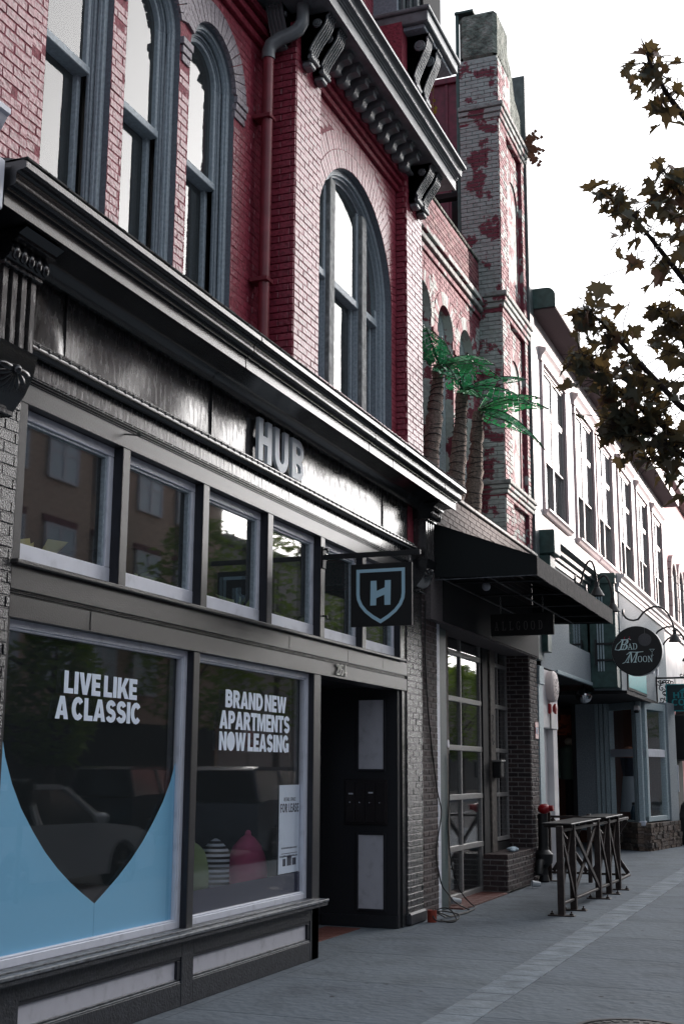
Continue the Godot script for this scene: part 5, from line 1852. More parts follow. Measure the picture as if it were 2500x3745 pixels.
	bx("shop_trim", wb, M.bluepaint, 0.0, 0.05, 3.19, 3.25, 20.9, 24.2, 0.006)
	bx("shop_trim", wb, M.greenmetal, -0.1, 0.14, 3.45, 4.45, 19.76, 20.05, 0.01)
	for k in 3:
		bx("pilaster_flute", wb, M.teal, 0.14, 0.16, 3.75, 4.45, 19.80 + 0.07 * k, 19.83 + 0.07 * k, 0.004)
	bx("pilaster", wb, M.greenmetal, 0.02, 0.51, 3.15, 5.3, 24.1, 24.5, 0.012)
	for k in 3:
		bx("pilaster_flute", wb, M.bluepaint, 0.16 + 0.05 * k, 0.185 + 0.05 * k, 3.45, 5.0, 24.07, 24.098, 0.006)
	bx("pilaster_cap", wb, M.greenmetal, 0.02, 0.54, 5.12, 5.32, 24.05, 24.5, 0.012)
	bx("shop_wall", wb, M.greystucco, 0.0, 0.53, 3.12, 5.02, 24.502, 31.4, 0.0)
	bx("shop_wall", wb, M.white, 0.0, 0.50, 3.3, 5.02, 31.402, 37.0, 0.0)
	# lower wall: jamb with the alarm, door, splayed bay with a stone base
	bx("alarm_panel", wb, M.white, -0.3, 0.02, 2.27, 3.19, 19.66, 20.92, 0.006)
	bx("jamb_recess", wb, M.white, -0.3, -0.10, 0.0, 2.268, 19.66, 20.6, 0.0)
	bx("jamb", wb, M.white, -0.3, 0.0, 0.0, 2.268, 20.62, 20.94, 0.006)
	var flat_ := func(called: String, m: Material, p0: Vector2, p1: Vector2, y0: float, y1: float, th: float, inward: float) -> void:
		# an upright slab from p0 to p1 (x, s)
		var q := MB.new()
		var d := p1 - p0
		var l := d.length()
		var ang := atan2(d.x, d.y)
		q.xf = Transform3D(Basis(UY, -ang + PI), P(p0.x, 0, p0.y)) if false else Transform3D(Basis(P(d.x, 0, d.y).normalized(), UY, P(d.x, 0, d.y).normalized().cross(UY)), P(p0.x, 0, p0.y))
		q.box(Vector3(0, y0, -inward), Vector3(l, y1, -inward + th), 0.004)
		part(called, q, m, wb)
	bx("shop_back", wb, M.room, -3.0, -2.9, 0.0, 3.2, 19.7, 36.0, 0.0)
	bx("door_frame", wb, M.dark, -1.175, -1.08, 0.0, 3.1, 28.15, 28.25, 0.0)
	bx("door_frame", wb, M.dark, -3.0, -1.08, 3.05, 3.215, 28.14, 28.26, 0.0)
	bx("shop_wall", wb, M.greystucco, -1.08, -0.655, 0.35, 3.215, 28.15, 28.3, 0.0)
	for k in 3:
		bx("window_trim", wb, M.bluepaint, -0.655 + 0.1 * k, -0.57 + 0.1 * k, 0.45, 3.2, 28.12 - 0.03 * k, 28.2 - 0.03 * k, 0.01)
	bx("shop_room_wall", wb, mat(rgb(120, 76, 60), 0.9), -2.88, 0.3, 0.0, 3.2, 29.9, 30.0, 0.0)
	bx("soffit", wb, M.dark, -3.0, 0.62, 3.05, 3.115, 24.51, 31.4, 0.0)
	var c := Vector2(0.45, 27.2)
	var e0 := Vector2(-0.36, 28.2)
	var e1 := Vector2(0.81, 29.45)
	# corner post with its foot
	bx("bay_post", wb, M.bluepaint, 0.36, 0.47, 0.5, 3.05, 27.19, 27.34, 0.012)
	bx("bay_post_foot", wb, M.sash, 0.35, 0.49, 0.5, 0.60, 27.17, 27.36, 0.012)
	for q in [[e0, c.lerp(e0, 0.10), 0.50], [c.lerp(e1, 0.08), c.lerp(e1, 0.74), 0.58]]:
		var p0: Vector2 = q[0]
		var p1: Vector2 = q[1]
		var y0: float = q[2]
		flat_.call("bay_rail", M.bluepaint, p0, p1, y0, y0 + 0.10, 0.1, 0.05)
		flat_.call("bay_rail", M.bluepaint, p0, p1, 2.90, 3.05, 0.1, 0.05)
		flat_.call("bay_rail", M.sash, p0, p1, 1.91, 2.07, 0.1, 0.05)
		for t in [[0.0, 0.09], [0.91, 1.0]]:
			flat_.call("bay_stile", M.bluepaint, p0.lerp(p1, t[0]), p0.lerp(p1, t[1]), y0, 3.05, 0.12, 0.06)
		var g := MB.new()
		g.flat([P(p0.x, y0, p0.y), P(p1.x, y0, p1.y), P(p1.x, 3.0, p1.y), P(p0.x, 3.0, p0.y)], UX)
		part("bay_pane", g, M.pane, wb)
	flat_.call("shop_wall", M.greystucco, c.lerp(e1, 0.742), e1, 0.55, 3.1, 0.2, 0.1)
	flat_.call("shop_wall", M.greystucco, e1, Vector2(0.1, 30.2), 0.0, 3.1, 0.2, 0.1)
	# ledge stones
	for q in [[e0 + Vector2(-0.3, 0.35), c], [c, e1]]:
		var p0: Vector2 = q[0]
		var p1: Vector2 = q[1]
		var l := p0.distance_to(p1)
		var y := 0.0
		while y < 0.52:
			var h := rng.randf_range(0.05, 0.11)
			var a := 0.0
			while a < l - 0.02:
				var wd := rng.randf_range(0.10, 0.30)
				var z := minf(l, a + wd)
				var k := rng.randi() % 4
				var sm: Material = stone_mats()[k]
				flat_.call("ledge_stone", sm, p0.lerp(p1, a / l), p0.lerp(p1, (z - 0.008) / l), y, y + h - 0.008, 0.24, 0.10 + rng.randf_range(-0.02, 0.025))
				a = z
			y += h
	# things of the shop
	var bell := thing("alarm_bell", "round white alarm bell housing on the white jamb beside the shop door", "alarm bell", P(0.02, 2.7, 20.28))
	b = MB.new()
	b.lathe([Vector2(0.25, 0.0), Vector2(0.25, 0.09), Vector2(0.22, 0.12), Vector2(0.12, 0.14), Vector2(0.0, 0.145)], P(0.02, 2.93, 20.28), UX, 28)
	part("housing", b, mat(rgb(214, 200, 196), 0.5), bell)
	for k in 12:
		var a := TAU * k / 12.0
		var sb := MB.new()
		sb.xf = Transform3D(Basis(UX, a), P(0.158, 2.93, 20.28))
		sb.box(Vector3(-0.01, 0.07, -0.008), Vector3(0.004, 0.13, 0.008), 0.0)
		sb.box(Vector3(-0.03, 0.175, -0.012), Vector3(-0.012, 0.20, 0.012), 0.0)
		part("slot", sb, M.dark, bell)
	var st := thing("fire_strobe", "red fire alarm strobe below the white bell housing", "alarm", P(0.02, 2.5, 20.3))
	bx("base", st, M.redglossy, 0.02, 0.06, 2.50, 2.66, 20.17, 20.27, 0.01)
	b = MB.new()
	b.lathe([Vector2(0.0, 0.0), Vector2(0.05, 0.0), Vector2(0.085, 0.03), Vector2(0.085, 0.06), Vector2(0.0, 0.07)], P(0.05, 2.585, 20.42), UX, 16)
	part("lens", b, M.redglossy, st)
	b = MB.new()
	b.tube([P(0.04, 2.5, 20.26), P(0.04, 2.26, 20.26)], 0.014, 6)
	part("conduit", b, M.gateframe, st)
	var ds := thing("mirror_ball", "silver mirrored disco ball hanging under the shop soffit", "disco ball", P(-0.18, 2.78, 24.5))
	var dc := P(-0.185, 3.02, 24.4)
	var db := MB.new()
	for i in 14:
		for k in 24:
			var f0 := PI * (i + 0.04) / 14.0 - PI / 2
			var f1 := PI * (i + 0.96) / 14.0 - PI / 2
			var t0 := TAU * (k + 0.04) / 24.0
			var t1 := TAU * (k + 0.96) / 24.0
			var n0 := Vector3(cos((f0 + f1) / 2) * cos((t0 + t1) / 2), sin((f0 + f1) / 2), cos((f0 + f1) / 2) * sin((t0 + t1) / 2))
			var q := []
			for z in [[f0, t0], [f0, t1], [f1, t1], [f1, t0]]:
				q.append(dc + Vector3(cos(z[0]) * cos(z[1]), sin(z[0]), cos(z[0]) * sin(z[1])) * 0.155)
			db.flat(q, n0)
	part("facets", db, M.chrome, ds)
	b = MB.new()
	b.tube([dc + UY * 0.15, dc + UY * 0.21], 0.01, 6)
	part("hanger", b, M.iron, ds)
	var mq := thing("dressed_mannequin", "headless display form in a grey green jacket and pale cap in the shop doorway", "mannequin", P(-1.32, 0.2, 28.6))
	var mc := P(-1.32, 0.0, 28.6)
	b = MB.new()
	b.lathe([Vector2(0.17, 1.42), Vector2(0.18, 1.6), Vector2(0.19, 1.85), Vector2(0.20, 2.0), Vector2(0.16, 2.12), Vector2(0.07, 2.17), Vector2(0.0, 2.17)], mc, UY, 18, 1.25)
	b.tube([mc + Vector3(0.2, 2.05, 0), mc + Vector3(0.25, 1.75, 0.05), mc + Vector3(0.25, 1.45, 0.06)], [0.07, 0.065, 0.055], 10)
	b.tube([mc + Vector3(-0.2, 2.05, 0), mc + Vector3(-0.25, 1.75, 0.05), mc + Vector3(-0.25, 1.45, 0.06)], [0.07, 0.065, 0.055], 10)
	part("jacket", b, mat(rgb(92, 110, 98), 0.9), mq)
	b = MB.new()
	b.ball(mc + Vector3(0.0, 2.25, 0.02), Vector3(0.11, 0.09, 0.12), 12, 7)
	part("cap", b, mat(rgb(186, 170, 150), 0.9), mq)
	b = MB.new()
	b.tube([mc + Vector3(0.0, 0.2, 0), mc + Vector3(0, 1.45, 0)], 0.12, 12)
	part("trousers", b, M.dark, mq)
	var pt := bx("wall_picture", self, mat(rgb(186, 96, 62), 0.9, noise(97, 0.02, 3, 256, ramp([[0.0, Color(0.3, 0.2, 0.2)], [0.5, Color(1, 0.9, 0.8)], [1.0, Color(1, 1, 1)]])), null, 1.0), -2.4, -1.17, 2.40, 2.86, 28.9, 28.95, 0.004)
	tag(pt, "orange picture hanging above the jacket inside the shop door", "picture")
	var dm := thing("dress_form", "tan and navy clothed dress form behind the bay window", "mannequin", P(0.0, 0.55, 28.4))
	mc = P(0.02, 0.0, 28.35)
	b = MB.new()
	b.lathe([Vector2(0.12, 1.5), Vector2(0.15, 1.8), Vector2(0.16, 1.9)], mc, UY, 14, 1.2)
	part("navy_top", b, mat(rgb(22, 28, 42), 0.9), dm)
	b = MB.new()
	b.lathe([Vector2(0.16, 1.9), Vector2(0.14, 2.05), Vector2(0.05, 2.13), Vector2(0.0, 2.14)], mc, UY, 14, 1.2)
	part("tan_top", b, mat(rgb(150, 104, 84), 0.9), dm)
	b = MB.new()
	b.lathe([Vector2(0.19, 0.75), Vector2(0.15, 1.2), Vector2(0.12, 1.5)], mc, UY, 14, 1.2)
	part("skirt", b, mat(rgb(150, 160, 168), 0.9), dm)
	var goods := [[0.17, 27.75, "dark blue glass jar on the bay window's display, left of two", rgb(40, 66, 84)], [0.34, 27.7, "black bottle on the bay window's display, right of the blue jar", rgb(28, 28, 32)], [0.62, 28.8, "pale potted plant in the right bay window", rgb(130, 150, 150)]]
	for g in goods:
		var at := P(g[0], 0.56, g[1])
		var jr := thing("display_jar" if g[0] < 0.5 else "potted_plant", g[2], "jar" if g[0] < 0.5 else "plant", at)
		b = MB.new()
		b.lathe([Vector2(0, 0), Vector2(0.07, 0), Vector2(0.075, 0.2), Vector2(0.05, 0.27), Vector2(0.03, 0.34), Vector2(0.0, 0.35)], at, UY, 12)
		part("body", b, mat(g[3], 0.3), jr)
		if g[0] > 0.5:
			for k in 14:
				b = MB.new()
				var d := Vector3(rng.randfn() * 0.4, 1.0, rng.randfn() * 0.4).normalized()
				var sd := d.cross(UX).normalized() * 0.02
				b.flat([at + UY * 0.3, at + UY * 0.3 + d * 0.15 + sd, at + UY * 0.3 + d * 0.35, at + UY * 0.3 + d * 0.15 - sd], UX)
				part("leaf", b, mat(rgb(96, 116, 96), 0.8), jr)
		else:
			b = MB.new()
			b.lathe([Vector2(0.0, 0.0), Vector2(0.035, 0.0), Vector2(0.035, 0.05), Vector2(0.0, 0.055)], at + UY * 0.35, UY, 10)
			part("stopper", b, M.iron, jr)
	bx("display_shelf", wb, M.greystucco, -0.2, 0.3, 0.4, 0.55, 27.75, 29.5, 0.0)
	var cmr := thing("security_camera", "small white camera on the bay post", "camera", P(0.42, 2.85, 27.1))
	bx("housing", cmr, M.white, 0.36, 0.47, 2.86, 2.95, 26.98, 27.18, 0.015)
	b = MB.new()
	b.lathe([Vector2(0.04, 0.0), Vector2(0.055, 0.03), Vector2(0.04, 0.06)], P(0.41, 2.80, 27.06), UY, 12)
	part("dome", b, M.dark, cmr)
	var dia := thing("wall_diamond", "black and white diamond shaped emblem on the grey shop wall past the bay", "emblem", P(0.8, 2.0, 29.2))
	var dn := P(0.26, 0, 1.4).normalized()
	b = MB.new()
	b.prism(PackedVector2Array([Vector2(-0.17, 0), Vector2(0, -0.43), Vector2(0.17, 0), Vector2(0, 0.43)]), P(0.80, 2.42, 29.22), dn, UY, dn.cross(UY) * 0.03)
	part("board", b, M.dark, dia)
	b = MB.new()
	b.prism(PackedVector2Array([Vector2(-0.07, 0), Vector2(0, -0.22), Vector2(0.06, -0.02), Vector2(0.02, 0.24)]), P(0.80, 2.42, 29.22) + dn.cross(UY) * 0.031, dn, UY, dn.cross(UY) * 0.004)
	part("motif", b, M.panel, dia)


var stones := []


func stone_mats() -> Array:
	if stones.is_empty():
		for c in [rgb(132, 118, 110), rgb(112, 102, 96), rgb(146, 132, 120), rgb(122, 104, 92)]:
			stones.append(mat(c, 0.85, noise(98, 0.04, 4, 256, ramp([[0.0, Color(0.6, 0.6, 0.6)], [1.0, Color(1, 1, 1)]])), bump(99, 0.05, 8.0, 256), 1.5, 1.0))
	return stones


func far_buildings() -> void:
	var fb := thing("arched_stone_building", "pink brick building with tall pale stone arches beyond the white building", "building", P(-1, 0, 43))
	bx("wall", fb, mat(rgb(190, 130, 134), 0.8, null), -8, -0.05, 0, 10.4, 37.05, 50, 0.0)
	var stone := mat(rgb(150, 146, 146), 0.8)
	for k in 5:
		var s := 38.2 + 1.75 * k
		for i in 9:
			for sd in [-0.75, 0.5]:
				bx("arch_stone", fb, stone, -0.1, 0.06 + 0.01 * (i % 2), 3.4 + 0.42 * i, 3.4 + 0.42 * i + 0.41, s + sd, s + sd + 0.25, 0.01)
		voussoirs(fb, "arch_stone", [stone], -0.1, 0.065, s, 7.18, 0.50, 0.76, 9)
		bx("window", fb, M.trimdark, -0.1, -0.02, 3.4, 7.4, s - 0.48, s + 0.48, 0.0)
	bx("cornice", fb, M.pale, -0.1, 0.3, 10.0, 10.3, 37.3, 50, 0.02)
	bx("shop_canopy", fb, M.dark, 0.0, 1.2, 2.6, 3.3, 37.4, 49, 0.02)
	var f2 := thing("distant_brick_building", "dark brick building at the far end of the street past the arches", "building", P(-1, 0, 60))
	bx("wall", f2, M.oldbrick[1], -9, 0.0, 0, 11.2, 50.05, 75, 0.0)
	bx("cornice", f2, M.metal, -0.1, 0.5, 10.2, 10.7, 50.1, 75, 0.02)
	for k in 8:
		bx("window", f2, M.trimdark, -0.1, 0.03, 6.2, 8.6, 51.5 + 2.8 * k, 53.0 + 2.8 * k, 0.01)
		bx("window", f2, M.dark, -0.1, 0.03, 0.6, 3.2, 51.5 + 2.8 * k, 53.4 + 2.8 * k, 0.01)
	# dark shop recess right after the bay
	var rc := thing("dark_shop_front", "dark recessed shopfront with a white door handle past the grey diamond wall", "shopfront", P(0, 0, 33))
	bx("fascia", rc, M.dark, 0.1, 1.0, 1.9, 2.95, 31.5, 36.5, 0.02)
	bx("wall", rc, M.dark, -0.2, 0.2, 0.0, 3.0, 31.0, 36.8, 0.0)
	bx("handle", rc, M.sash, 0.80, 0.83, 1.15, 1.75, 30.3, 30.34, 0.008)
	bx("door", rc, M.dark, 0.1, 0.78, 0.0, 2.2, 30.3, 30.4, 0.0)
	var bin := thing("waste_bin", "black rounded bin at the right edge of the far sidewalk", "bin", P(1.05, 0, 30.2))
	var b := MB.new()
	b.lathe([Vector2(0.0, 0.0), Vector2(0.2, 0.0), Vector2(0.26, 0.05), Vector2(0.27, 0.6), Vector2(0.22, 0.72), Vector2(0.20, 0.86), Vector2(0.12, 0.95), Vector2(0, 0.97)], P(1.08, 0, 30.0), UY, 16)
	part("body", b, M.dark, bin)


func across_the_street() -> void:
	# what the shop windows mirror: buildings, trees, cars, a meter and a signal pole
	var tan_brick := mat(rgb(214, 190, 172), 0.85, noise(101, 0.02, 4, 256, ramp([[0.0, Color(0.8, 0.8, 0.8)], [1.0, Color(1, 1, 1)]])))
	var specs := [["tan brick block with paired sash windows across the street, mirrored in the leftmost transom light", 24.0, 47.0, 21.0, tan_brick], ["plain grey block across the street, mirrored in the transom lights", 47.1, 72.0, 11.0, mat(rgb(170, 168, 168), 0.85)], ["low brick block across the street nearest the camera", -14.0, 23.9, 11.5, M.oldbrick[3]], ["low pale block across the street farthest away", 72.1, 110.0, 8.0, mat(rgb(140, 132, 126), 0.85)]]
	for k in 4:
		var q: Array = specs[k]
		var o := thing("street_block", q[0], "building", P(22, 0, (q[1] + q[2]) * 0.5))
		bx("walls", o, q[4], 19.2, 30.0, 0, q[3], q[1], q[2], 0.0)
		bx("parapet", o, M.stucco, 18.95, 30.1, q[3], q[3] + 0.4, q[1] - 0.02, q[2] + 0.02, 0.03)
		if k == 1:
			continue
		var floors := int((q[3] - 1.5) / 3.4)
		var bays := int((q[2] - q[1]) / 2.9)
		for f in range(1, floors):
			for i in bays:
				var s: float = q[1] + 1.4 + 2.9 * i
				if s > 45.0 or s < 6.0:
					continue
				var y := 0.8 + 3.4 * f
				var w := Node3D.new()
				w.name = "window"
				o.add_child(w, true)
				var b := MB.new()
				for e in [[0.0, 0.1], [0.8, 0.95], [1.65, 1.75]]:
					b.box(P(19.06, y, s + e[0]), P(19.16, y + 1.9, s + e[1]), 0.0)
				for e in [0.0, 0.92, 1.82]:
					b.box(P(19.07, y + e, s), P(19.15, y + e + 0.08, s + 1.75), 0.0)
				part("frame", b, M.sash, w)
				b = MB.new()
				b.flat([P(19.1, y, s), P(19.1, y, s + 1.75), P(19.1, y + 1.9, s + 1.75), P(19.1, y + 1.9, s)], -UX)
				part("pane", b, mat(rgb(150, 176, 192), 0.15) if f + i == 0 else M.curtainglass, w)
				bx("lintel", o, M.oldbrick[0], 19.1, 19.22, y + 1.92, y + 2.15, s - 0.1, s + 1.85, 0.0)
		bx("shop_band", o, M.dark, 19.05, 19.25, 0.3, 3.2, q[1] + 0.5, q[2] - 0.5, 0.0)
	for q in [[16.6, 40.0, 10.5, "second nearest of five"], [16.8, 47.5, 11.5, "middle one of five"], [16.6, 55.5, 11.0, "second farthest of five"], [16.7, 31.5, 6.0, "shortest and nearest of five"], [16.6, 64.0, 11.5, "farthest of five"], [16.6, 76.0, 8.0, "by the low pale block"], [16.6, 88.0, 8.0, "beyond all the others"]]:
		street_tree(q[0], q[1], q[2], q[3])
	# cars along the kerb
	car("silver hatchback parked at the kerb, mirrored in the left display window", 6.3, 13.2, rgb(232, 236, 238), false)
	car("teal car standing in the far lane, mirrored in the left display window", 10.6, 18.6, rgb(84, 156, 176), false)
	car("black van like utility vehicle in the far lane, mirrored in the left display window", 10.7, 24.4, rgb(40, 42, 48), true)
	car("dark grey utility vehicle parked at the kerb, mirrored in the right display window", 6.4, 21.6, rgb(84, 90, 102), true)
	car("blue car parked at the kerb farther on, mirrored in the glass door", 6.4, 31.0, rgb(52, 76, 104), false)
	var pm := thing("parking_meter", "twin headed black parking meter on the kerb", "parking meter", P(4.85, 0, 13.3))
	var b := MB.new()
	b.tube([P(4.85, 0, 13.3), P(4.85, 1.1, 13.3)], 0.035, 10)
	b.box(P(4.81, 1.08, 13.1), P(4.89, 1.14, 13.5), 0.01)
	part("post", b, M.iron, pm)
	for s in [13.16, 13.44]:
		b = MB.new()
		b.prism(PackedVector2Array([Vector2(-0.07, 1.14), Vector2(0.07, 1.14), Vector2(0.09, 1.38)] + arc(Vector2(0, 1.38), 0.09, 0, 180, 8)), P(4.80, 0, s), US, UY, Vector3(0.1, 0, 0))
		part("head", b, M.iron, pm)
	var tp := thing("signal_pole", "black pole with a yellow backed signal head on the kerb", "signal pole", P(4.9, 0, 12.4))
	b = MB.new()
	b.tube([P(4.9, 0, 12.4), P(4.9, 5.2, 12.4)], 0.07, 12)
	part("pole", b, M.iron, tp)
	bx("head", tp, mat(rgb(150, 130, 40), 0.6), 4.75, 5.05, 4.2, 5.0, 12.0, 12.3, 0.02)
	var ns := thing("no_entry_sign", "red and white no entry sign across the street, mirrored in the glass door", "sign", P(15.4, 0, 42))
	b = MB.new()
	b.tube([P(15.45, -0.1, 42), P(15.45, 3.0, 42)], 0.035, 8)
	part("post", b, M.gateframe, ns)
	bx("plate", ns, M.panel, 15.38, 15.41, 2.2, 3.0, 41.6, 42.4, 0.0)
	b = MB.new()
	b.lathe([Vector2(0.36, 0.0), Vector2(0.36, 0.01), Vector2(0.0, 0.01)], P(15.38, 2.6, 42), -UX, 24)
	part("disc", b, M.redglossy, ns)
	bx("bar", ns, M.panel, 15.355, 15.369, 2.53, 2.67, 41.75, 42.25, 0.0)


var tree_mats := []


func leaf_mesh(size: float) -> ArrayMesh:
	# a five lobed maple leaf, folded a little along its midrib
	var b := MB.new()
	var out := [Vector2(0, -0.02), Vector2(0.10, -0.16), Vector2(0.16, -0.06), Vector2(0.42, -0.14), Vector2(0.36, 0.02), Vector2(0.58, 0.18), Vector2(0.44, 0.22), Vector2(0.46, 0.36), Vector2(0.28, 0.30), Vector2(0.20, 0.36), Vector2(0.22, 0.52), Vector2(0.10, 0.56), Vector2(0.0, 0.86)]
	for sg in [-1.0, 1.0]:
		for i in out.size() - 1:
			var p: Vector2 = out[i]
			var q: Vector2 = out[i + 1]
			var f := func(v: Vector2): return Vector3(v.x * sg, v.y, absf(v.x) * 0.35 - 0.25 * v.y * v.y) * size
			b.flat([Vector3(0, 0.12, 0) * size, f.call(p), f.call(q)], Vector3(0, 0, 1))
	b.tube([Vector3(0, 0.0, 0) * size, Vector3(0.02, -0.35, -0.05) * size, Vector3(0.0, -0.65, 0.05) * size], 0.012 * size, 3, false)
	return b.mesh()


func maple() -> void:
	for q in [[rgb(56, 62, 48)], [rgb(68, 62, 48)], [rgb(92, 60, 50)], [rgb(48, 56, 46)]]:
		var m := mat(q[0], 0.6)
		m.cull_mode = BaseMaterial3D.CULL_DISABLED
		m.backlight_enabled = true
		m.backlight = Color(0.42, 0.34, 0.20)
		tree_mats.append(m)
	var t := thing("maple_tree", "maple with dark red green lobed leaves reaching in from the right edge", "tree", P(5.9, 0, 9.6))
	var bark := mat(rgb(70, 56, 54), 0.9, M.wood.albedo_texture, null, 1.0)
	var b := MB.new()
	b.tube([P(5.9, 0, 9.6), P(5.85, 1.5, 9.6), P(5.8, 3.0, 9.5), P(5.7, 4.6, 9.4), P(5.6, 6.6, 9.3), P(5.5, 8.4, 9.3)], [0.17, 0.14, 0.12, 0.09, 0.06, 0.02], 12)
	part("trunk", b, bark, t)
	# limbs as runs of points; leaves sit along their outer part
	var at := func(px: float, py: float, d: float) -> Vector3:
		var h := tan(deg_to_rad(22.11)) / 1872.5
		return EYE + (Basis.from_euler(TURN) * Vector3((px - 1250.0) * h, (1872.5 - py) * h, -1.0)).normalized() * d
	var limbs := [
		[P(5.8, 3.3, 9.45), at.call(2700, 1640, 8.9), at.call(2480, 1480, 8.7), at.call(2330, 1320, 8.5), at.call(2200, 1180, 8.4), at.call(2130, 1120, 8.3)],
		[P(5.8, 3.3, 9.45), at.call(2650, 1700, 9.1), at.call(2450, 1580, 8.9), at.call(2280, 1440, 8.7), at.call(2160, 1330, 8.6), at.call(2100, 1290, 8.6)],
		[P(5.75, 3.9, 9.42), at.call(2700, 1250, 9.0), at.call(2520, 1050, 8.6), at.call(2400, 900, 8.4), at.call(2290, 760, 8.3), at.call(2200, 690, 8.2)],
		[P(5.7, 4.6, 9.4), at.call(2720, 760, 8.8), at.call(2540, 480, 8.4), at.call(2440, 350, 8.2), at.call(2385, 250, 8.1), at.call(2360, 195, 8.1)],
		[P(5.75, 4.0, 9.42), at.call(2700, 1000, 8.9), at.call(2570, 850, 8.6), at.call(2480, 700, 8.5), at.call(2420, 620, 8.4)],
		[P(5.8, 3.2, 9.45), at.call(2700, 1760, 8.9), at.call(2520, 1680, 8.8), at.call(2400, 1600, 8.8), at.call(2300, 1560, 8.7), at.call(2230, 1530, 8.7)],
		[P(5.8, 3.6, 9.45), at.call(2720, 1500, 9.2), at.call(2560, 1330, 9.0), at.call(2460, 1200, 8.9), at.call(2400, 1130, 8.8)],
		[P(5.75, 4.2, 9.4), at.call(2720, 1120, 9.3), at.call(2600, 880, 9.1), at.call(2500, 760, 9.0), at.call(2450, 730, 9.0)]]
	for k in 9:
		var a := TAU * k / 9.0 + 0.3
		limbs.append([P(5.7, 4.2 + 0.3 * (k % 4), 9.4), P(5.7 + cos(a) * 1.0 + 0.5, 5.2 + 0.3 * (k % 3), 9.6 + sin(a) * 1.0), P(6.1 + cos(a) * 1.7, 6.0 + 0.5 * (k % 3), 9.8 + sin(a) * 1.9), P(6.3 + cos(a) * 2.2, 6.3 + 0.8 * (k % 3), 9.9 + sin(a) * 2.6)])
	var leaves := []
	var meshes := []
	for k in 3:
		meshes.append(leaf_mesh([0.125, 0.105, 0.145][k]))
	for li in limbs.size():
		var l: Array = limbs[li]
		var rad := []
		for i in l.size():
			rad.append(lerpf(0.035, 0.004, float(i) / (l.size() - 1)))
		b = MB.new()
		b.tube(l, rad, 6, false)
		part("limb", b, bark, t)
		var framed: bool = li < 8
		var want: int = [76, 92, 66, 36, 60, 210, 100, 70][li] if framed else 90
		for k in want:
			var u := pow(rng.randf(), 0.75) * 0.86 + 0.14
			if li == 0 or li == 2 or li == 3:
				u = rng.randf() * 0.72 + 0.30
			u = minf(u, 1.0)
			var x := u * (l.size() - 1)
			var i := mini(int(x), l.size() - 2)
			var c: Vector3 = l[i].lerp(l[i + 1], x - i)
			var sp := lerpf(0.30, 0.09, u) if framed else 0.5
			var off := Vector3(rng.randfn(), rng.randfn() - 0.25, rng.randfn()) * sp * 0.62
			var p := c + off
			var fwd := Vector3(rng.randfn() * 0.9 - 0.25, rng.randfn() * 0.45 - 0.55, rng.randfn() * 0.9).normalized()
			var nrm := Vector3(rng.randfn() * 0.5, 1.0, rng.randfn() * 0.6)
			nrm = (nrm - fwd * nrm.dot(fwd)).normalized()
			var s := rng.randf_range(0.75, 1.2)
			leaves.append([p, Basis(fwd.cross(nrm) * -s, fwd * s, nrm * s), c])
	var twig := MB.new()
	for q in leaves:
		if seen(q[0]) > 0:
			twig.tube([q[2], (q[2] as Vector3).lerp(q[0], 0.5) + UY * 0.02, q[0] - q[1].y * 0.05], 0.0035, 3, false)
	part("twigs", twig, bark, t).set_meta("kind", "stuff")
	var o := t.position
	var rest := []
	var n_ := 0
	for q in leaves:
		if seen(q[0], 1.0) > 0 and n_ < 300:
			n_ += 1
			var m := MeshInstance3D.new()
			m.name = "leaf"
			m.mesh = meshes[rng.randi() % 3]
			m.material_override = tree_mats[rng.randi() % 4]
			t.add_child(m, true)
			m.transform = Transform3D(q[1], q[0] - o)
		else:
			rest.append(q)
	for k in 2:
		var mm := MultiMesh.new()
		mm.transform_format = MultiMesh.TRANSFORM_3D
		mm.mesh = meshes[k]
		var mine := rest.filter(func(q): return int(absf(q[0].x * 1000.0)) % 2 == k)
		mm.instance_count = mine.size()
		for i in mine.size():
			mm.set_instance_transform(i, Transform3D(mine[i][1], mine[i][0] - o))
		var mi := MultiMeshInstance3D.new()
		mi.name = "foliage"
		mi.multimesh = mm
		mi.material_override = tree_mats[k]
		mi.set_meta("kind", "stuff")
		t.add_child(mi, true)


